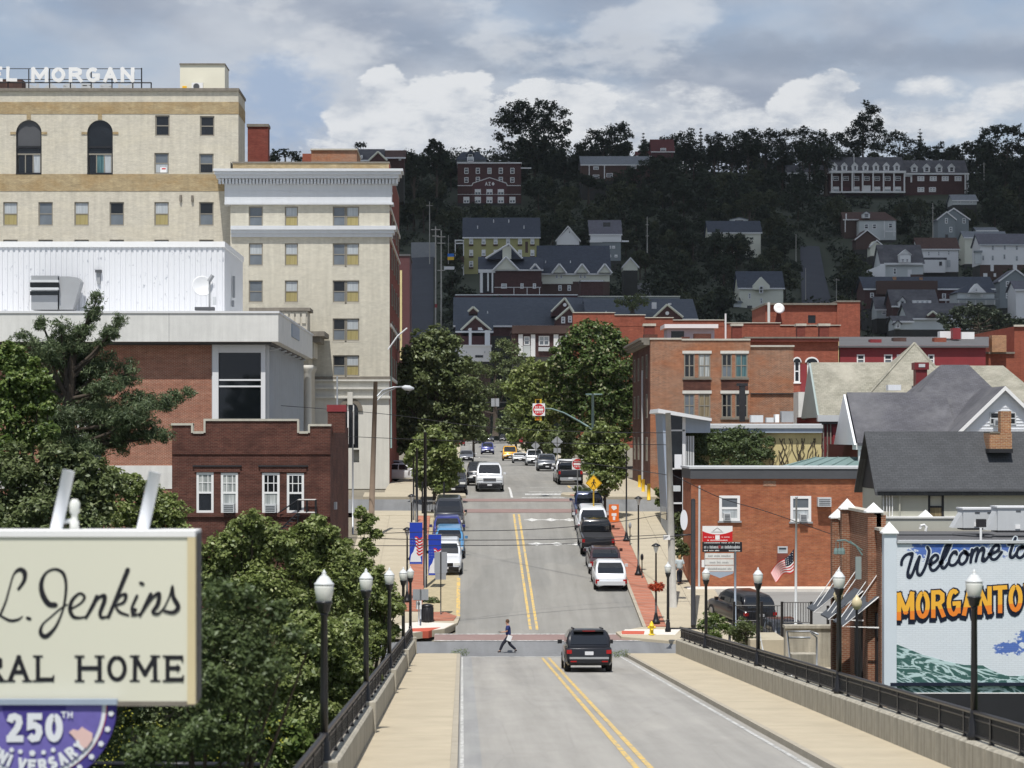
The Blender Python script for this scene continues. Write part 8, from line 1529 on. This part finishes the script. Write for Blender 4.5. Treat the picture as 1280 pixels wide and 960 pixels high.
m=MB();m.prism([(X(883,d),Z(716,d)),(X(900,d),Z(722.5,d)),(X(916,d),Z(717,d)),(X(917,d),Z(714.5,d)),(X(881,d),Z(714.5,d))],d-.05,d+.03);m.build('curved_trim','bluegrey',t)
tb(t,'post','bluegrey',[P(919,795,d),P(919,678,d)],.055);tb(t,'post','grey',[P(881.5,735,d+.08),P(881.5,660,d+.08)],.04)
# black gate, walls and pipe rails between bridge and car park
d=110;t=top_obj('black_gate','black iron gate and fence before the parked cars','gate',P(960,805,d))
for px,y0,y1 in ((917.5,752,800),(952,752,808),(977.5,752,810),(1014,752,800),(1035,757,800)):m=MB();m.pbox(px-1.6,px+1.6,y0,y1,d,.06,.06);m.build('post','black',t)
for a,b,y0,y1 in ((919,952,757,776),(953,976,757,806),(979,1013,753,778)):
    for yy in (y0,y1):tb(t,'rail','black',[P(a,yy,d),P(b,yy,d)],.025,5,False)
    for k in range(int((b-a)/3.3)):x_=a+2+k*3.3;tb(t,'bar','black',[P(x_,y1,d),P(x_,y0,d)],.014,4,False)
t=top_obj('concrete_wall','stained concrete retaining wall with steps behind the right railing','wall',P(1000,850,100));m=MB();m.pbox(982,1040,783,850,100,0,.6);m.build('wall','parapet',t);m=MB();m.pbox(938,984,800,860,103,0,4);m.build('landing','walk',t);m=MB();m.pbox(990,1022,818,850,97,0,1);m.build('block','parapet',t);m=MB();m.pbox(981,1042,782,785.5,100,.08,.7);m.build('coping','parapet',t)
t=top_obj('pipe_railing','grey steel pipe handrail by the concrete steps','railing',P(1005,830,96));d=96
for pts in ([(990,850),(984,789),(1012,789),(1021,797),(1021,850)],[(986,797),(1013,797)],[(1012,789),(1023,793)]):tb(t,'pipe','steel',[P(a,b,d) for a,b in pts],.04)
t=top_obj('pipe_railing','pale leaning handrail beside the black gate','railing',P(950,810,100));tb(t,'pipe','lgrey',[P(946,815,100),P(949,788,100),P(954,815,100)],.035);tb(t,'pipe','lgrey',[P(948,800,100),P(952,801,100)],.025)
t=top_obj('pipe_railing','low black rail running from the right railing end','railing',P(875,800,114));tb(t,'rail','black',[P(838,785.5,114),P(912,786,112)],.04);tb(t,'post','black',[P(912,803,112),P(912,785,112)],.06)
d=40;t=top_obj('metal_rail','short black rail crossing low at the bottom left','railing',P(230,960,d));tb(t,'rail','rail',[P(100,955,d),P(325,956,d)],.045);[tb(t,'post','rail',[P(p,990,d),P(p,955,d)],.03) for p in (125,225,322)]
# ---------------------------------------------------------------- funeral home sign and bunting, close to the camera
D=25;t=top_obj('funeral_home_sign','cream illuminated-box sign with black script and HOME lettering','sign',P(100,880,D));x0,x1,z0,z1=X(-150,D),X(243,D),Z(880,D),Z(665,D)
m=MB();m.box(x0,x1,D,D+.55,z0,z1);b_=m.build('case','offwhite',t);mo=b_.modifiers.new('b','BEVEL');mo.width=.02;mo.segments=2
for nm,mt,a in (('top_trim','white',(x0,x1+.01,D-.03,D+.57,z1-.05,z1+.012)),('side_trim','globecream',(x1-.07,x1+.012,D-.028,D+.1,z0,z1-.05)),('side_strip','dgrey',(x1+.001,x1+.02,D+.12,D+.5,z0+.02,z1-.02)),('bottom_trim','stonedark',(x0,x1,D-.02,D+.5,z0-.02,z0+.03)),('face','signcream',(x0,x1-.07,D-.012,D-.001,z0+.03,z1-.05))):m=MB();m.box(*a);m.build(nm,mt,t)
JK=[[(115,228,14),(150,175,18),(152,125,24),(122,108,20),(85,140,9),(58,230,9),(35,310,10),(0,392,12)],[(0,388,10),(60,420,14),(110,416,12),(140,396,6)],[(170,405,16),(186,411,16)],
      [(342,325,26),(300,318,26),(264,260,26),(256,190,20),(285,128,12),(340,105,12),(390,130,16),(408,200,14),(400,300,12),(380,380,10),(340,465,14),(285,518,22),(252,496,20),(264,445,10),(315,398,8),(370,350,8),(415,322,7)],
      [(438,350,9),(500,312,10),(521,275,14),(492,254,12),(448,292,16),(432,350,20),(452,396,18),(492,404,12),(530,396,8)],[(530,404,14),(572,330,18),(598,272,18)],[(548,380,8),(600,290,12),(642,268,20),(642,305,20),(618,372,18),(628,402,16),(668,394,8)],
      [(668,400,16),(720,275,18),(788,108,22)],[(692,350,8),(738,272,12),(776,262,16),(762,308,14),(716,330,10),(738,368,14),(792,388,10)],[(812,392,8),(838,352,10),(812,345,12),(845,268,14)],[(812,350,14),(822,386,14),(862,378,8)],[(866,190,16),(882,196,16)],
      [(862,392,12),(905,310,18),(930,258,18)],[(885,360,8),(938,282,12),(980,255,18),(972,320,20),(942,368,16),(976,378,12),(1020,330,7)],[(1012,340,7),(1045,270,8),(1062,212,12),(1068,275,20),(1098,335,22),(1068,370,18),(1012,362,14)]]
JK=[[(a,b,c*1.3) for a,b,c in s_] for s_ in JK];m=MB();script(m,JK,0,690,4.923,14,D-.016)
m.build('script_lettering','ink',t)
for ch,a,b in (('F',-128,-104),('U',-98,-70),('N',-64,-36),('R',-21,5),('A',10.5,37),('L',45,68),('H',97,127.5),('O',134,159),('M',166,197),('E',207,230)):
    m=MB();w_=(b-a)/(1.25 if ch=='M' else 1)*D/F;letters(m,ch,X(a,D),Z(852,D),w_,33*D/F,0,5.4*D/F,D-.016,serif=1);m.build('letter','ink',t)
for (a,b,lb) in (((62,700,25.35),(86,588,25.35),'left white tilted post rising behind the funeral home sign'),((170,700,25.35),(194,590,25.35),'right white tilted post rising behind the funeral home sign')):m=MB();m.tube([P(*a),P(*b)],.066,14);m.build('sign_post','siding',label=lb,cat='post',group='tilted posts behind the funeral home sign',smooth=True)
q_=top_obj('post_fitting','small pale knob fitting beside the left tilted post','fitting',P(95,662,25.4));m=MB();m.lathe([(.05,0),(.05,.1),(.035,.12),(.035,.18),(.055,.2),(.06,.3),(.03,.34)],tuple(P(93,664,25.4)),12);m.build('knob','globe',q_,smooth=True);tb(q_,'arm','lgrey',[P(74,652,25.4),P(97,651,25.4)],.025)
D=24.9;t=top_obj('anniversary_bunting','purple-blue half-round 250th anniversary bunting under the funeral home sign','bunting',P(43,985,D));s_=D/F;cx,cz=X(43,D),Z(881,D)
def half(r,y0,nm,mt,a0=180,a1=360,zz=0):m=MB();m.prism([(cx+r*s_*math.cos(math.radians(a0+(a1-a0)*i/32)),cz-zz+r*s_*math.sin(math.radians(a0+(a1-a0)*i/32))) for i in range(33)],y0,y0+.003);m.build(nm,mt,t)
fm('purple',(.06,.045,.24),.8,.45,7);fm('purplelight',(.15,.125,.40),.8,.3,5);fm('pinkish',(.75,.52,.48),.8,.1,3)
half(103,D,'cloth','purple');half(91,D-.005,'red_ring','red');half(90,D-.010,'white_ring','siding');half(85,D-.015,'inner_cloth','purplelight');half(40,D-.02,'center_cloth','purple')  # the centre is a half-disc of darker purple
for k in range(15):a=math.radians(187+k*11.9);m=MB();m.disc_y(cx+96.5*s_*math.cos(a),cz+96.5*s_*math.sin(a),.032,D-.014,D-.008,5);m.build('star','siding',t)
m=MB();letters(m,'250',X(8,D),Z(927,D),22*s_,36*s_,2.6*s_,8.2*s_,D-.03);m.build('number','siding',t)
for k,(px,py) in enumerate(((15,937),(26,939),(41,941),(55,940),(67,937))):m=MB();m.disc_y(X(px,D),Z(py,D),.035 if k==2 else .027,D-.03,D-.024,5);m.build('star','siding',t)
tx='ANNIVERSARY'
for k,ch in enumerate(tx):
    a=math.radians(219+k*9.9);m=MB();letters(m,ch,-5.6*s_,-7.5*s_,11*s_,16*s_,0,4.2*s_,0);rot=a+math.pi/2;cxx,czz=cx+76*s_*math.cos(a),cz+76*s_*math.sin(a)
    m.v=[(cxx+x_*math.cos(rot)-z_*math.sin(rot),D-.03+y_,czz+x_*math.sin(rot)+z_*math.cos(rot)) for x_,y_,z_ in m.v];m.build('letter','siding',t)
m=MB();letters(m,'TH',X(77,D),Z(897,D),6.5*s_,8*s_,1.5*s_,1.8*s_,D-.03);m.build('ordinal','siding',t)
m=MB();m.prism([(X(a,D),Z(b,D)) for a,b in ((103,935),(97,926),(90,918),(86.5,915),(92,911),(98,913),(103,908),(107,911),(116,916),(116,924),(109,934))],D-.03,D-.024);m.build('state_shape','pinkish',t)
m=MB();m.box(X(-80,D),X(147,D),D-.05,D+.03,Z(880.5,D),Z(873.5,D));m.build('header_bar','bluegrey',t)
# ---------------------------------------------------------------- thin summer haze over the whole town
hz=bpy.data.materials.new('haze');hz.use_nodes=True;hz.node_tree.nodes.clear()
ho=hz.node_tree.nodes.new('ShaderNodeOutputMaterial');hv=hz.node_tree.nodes.new('ShaderNodeVolumePrincipled');hv.inputs['Density'].default_value=.00003;hv.inputs['Color'].default_value=(.82,.9,1,1)
hz.node_tree.links.new(hv.outputs[0],ho.inputs['Volume'])
MB().box(-1000,1000,-70,1750,-20,190).build('haze',hz,loc=(0,0,0),kind='stuff')
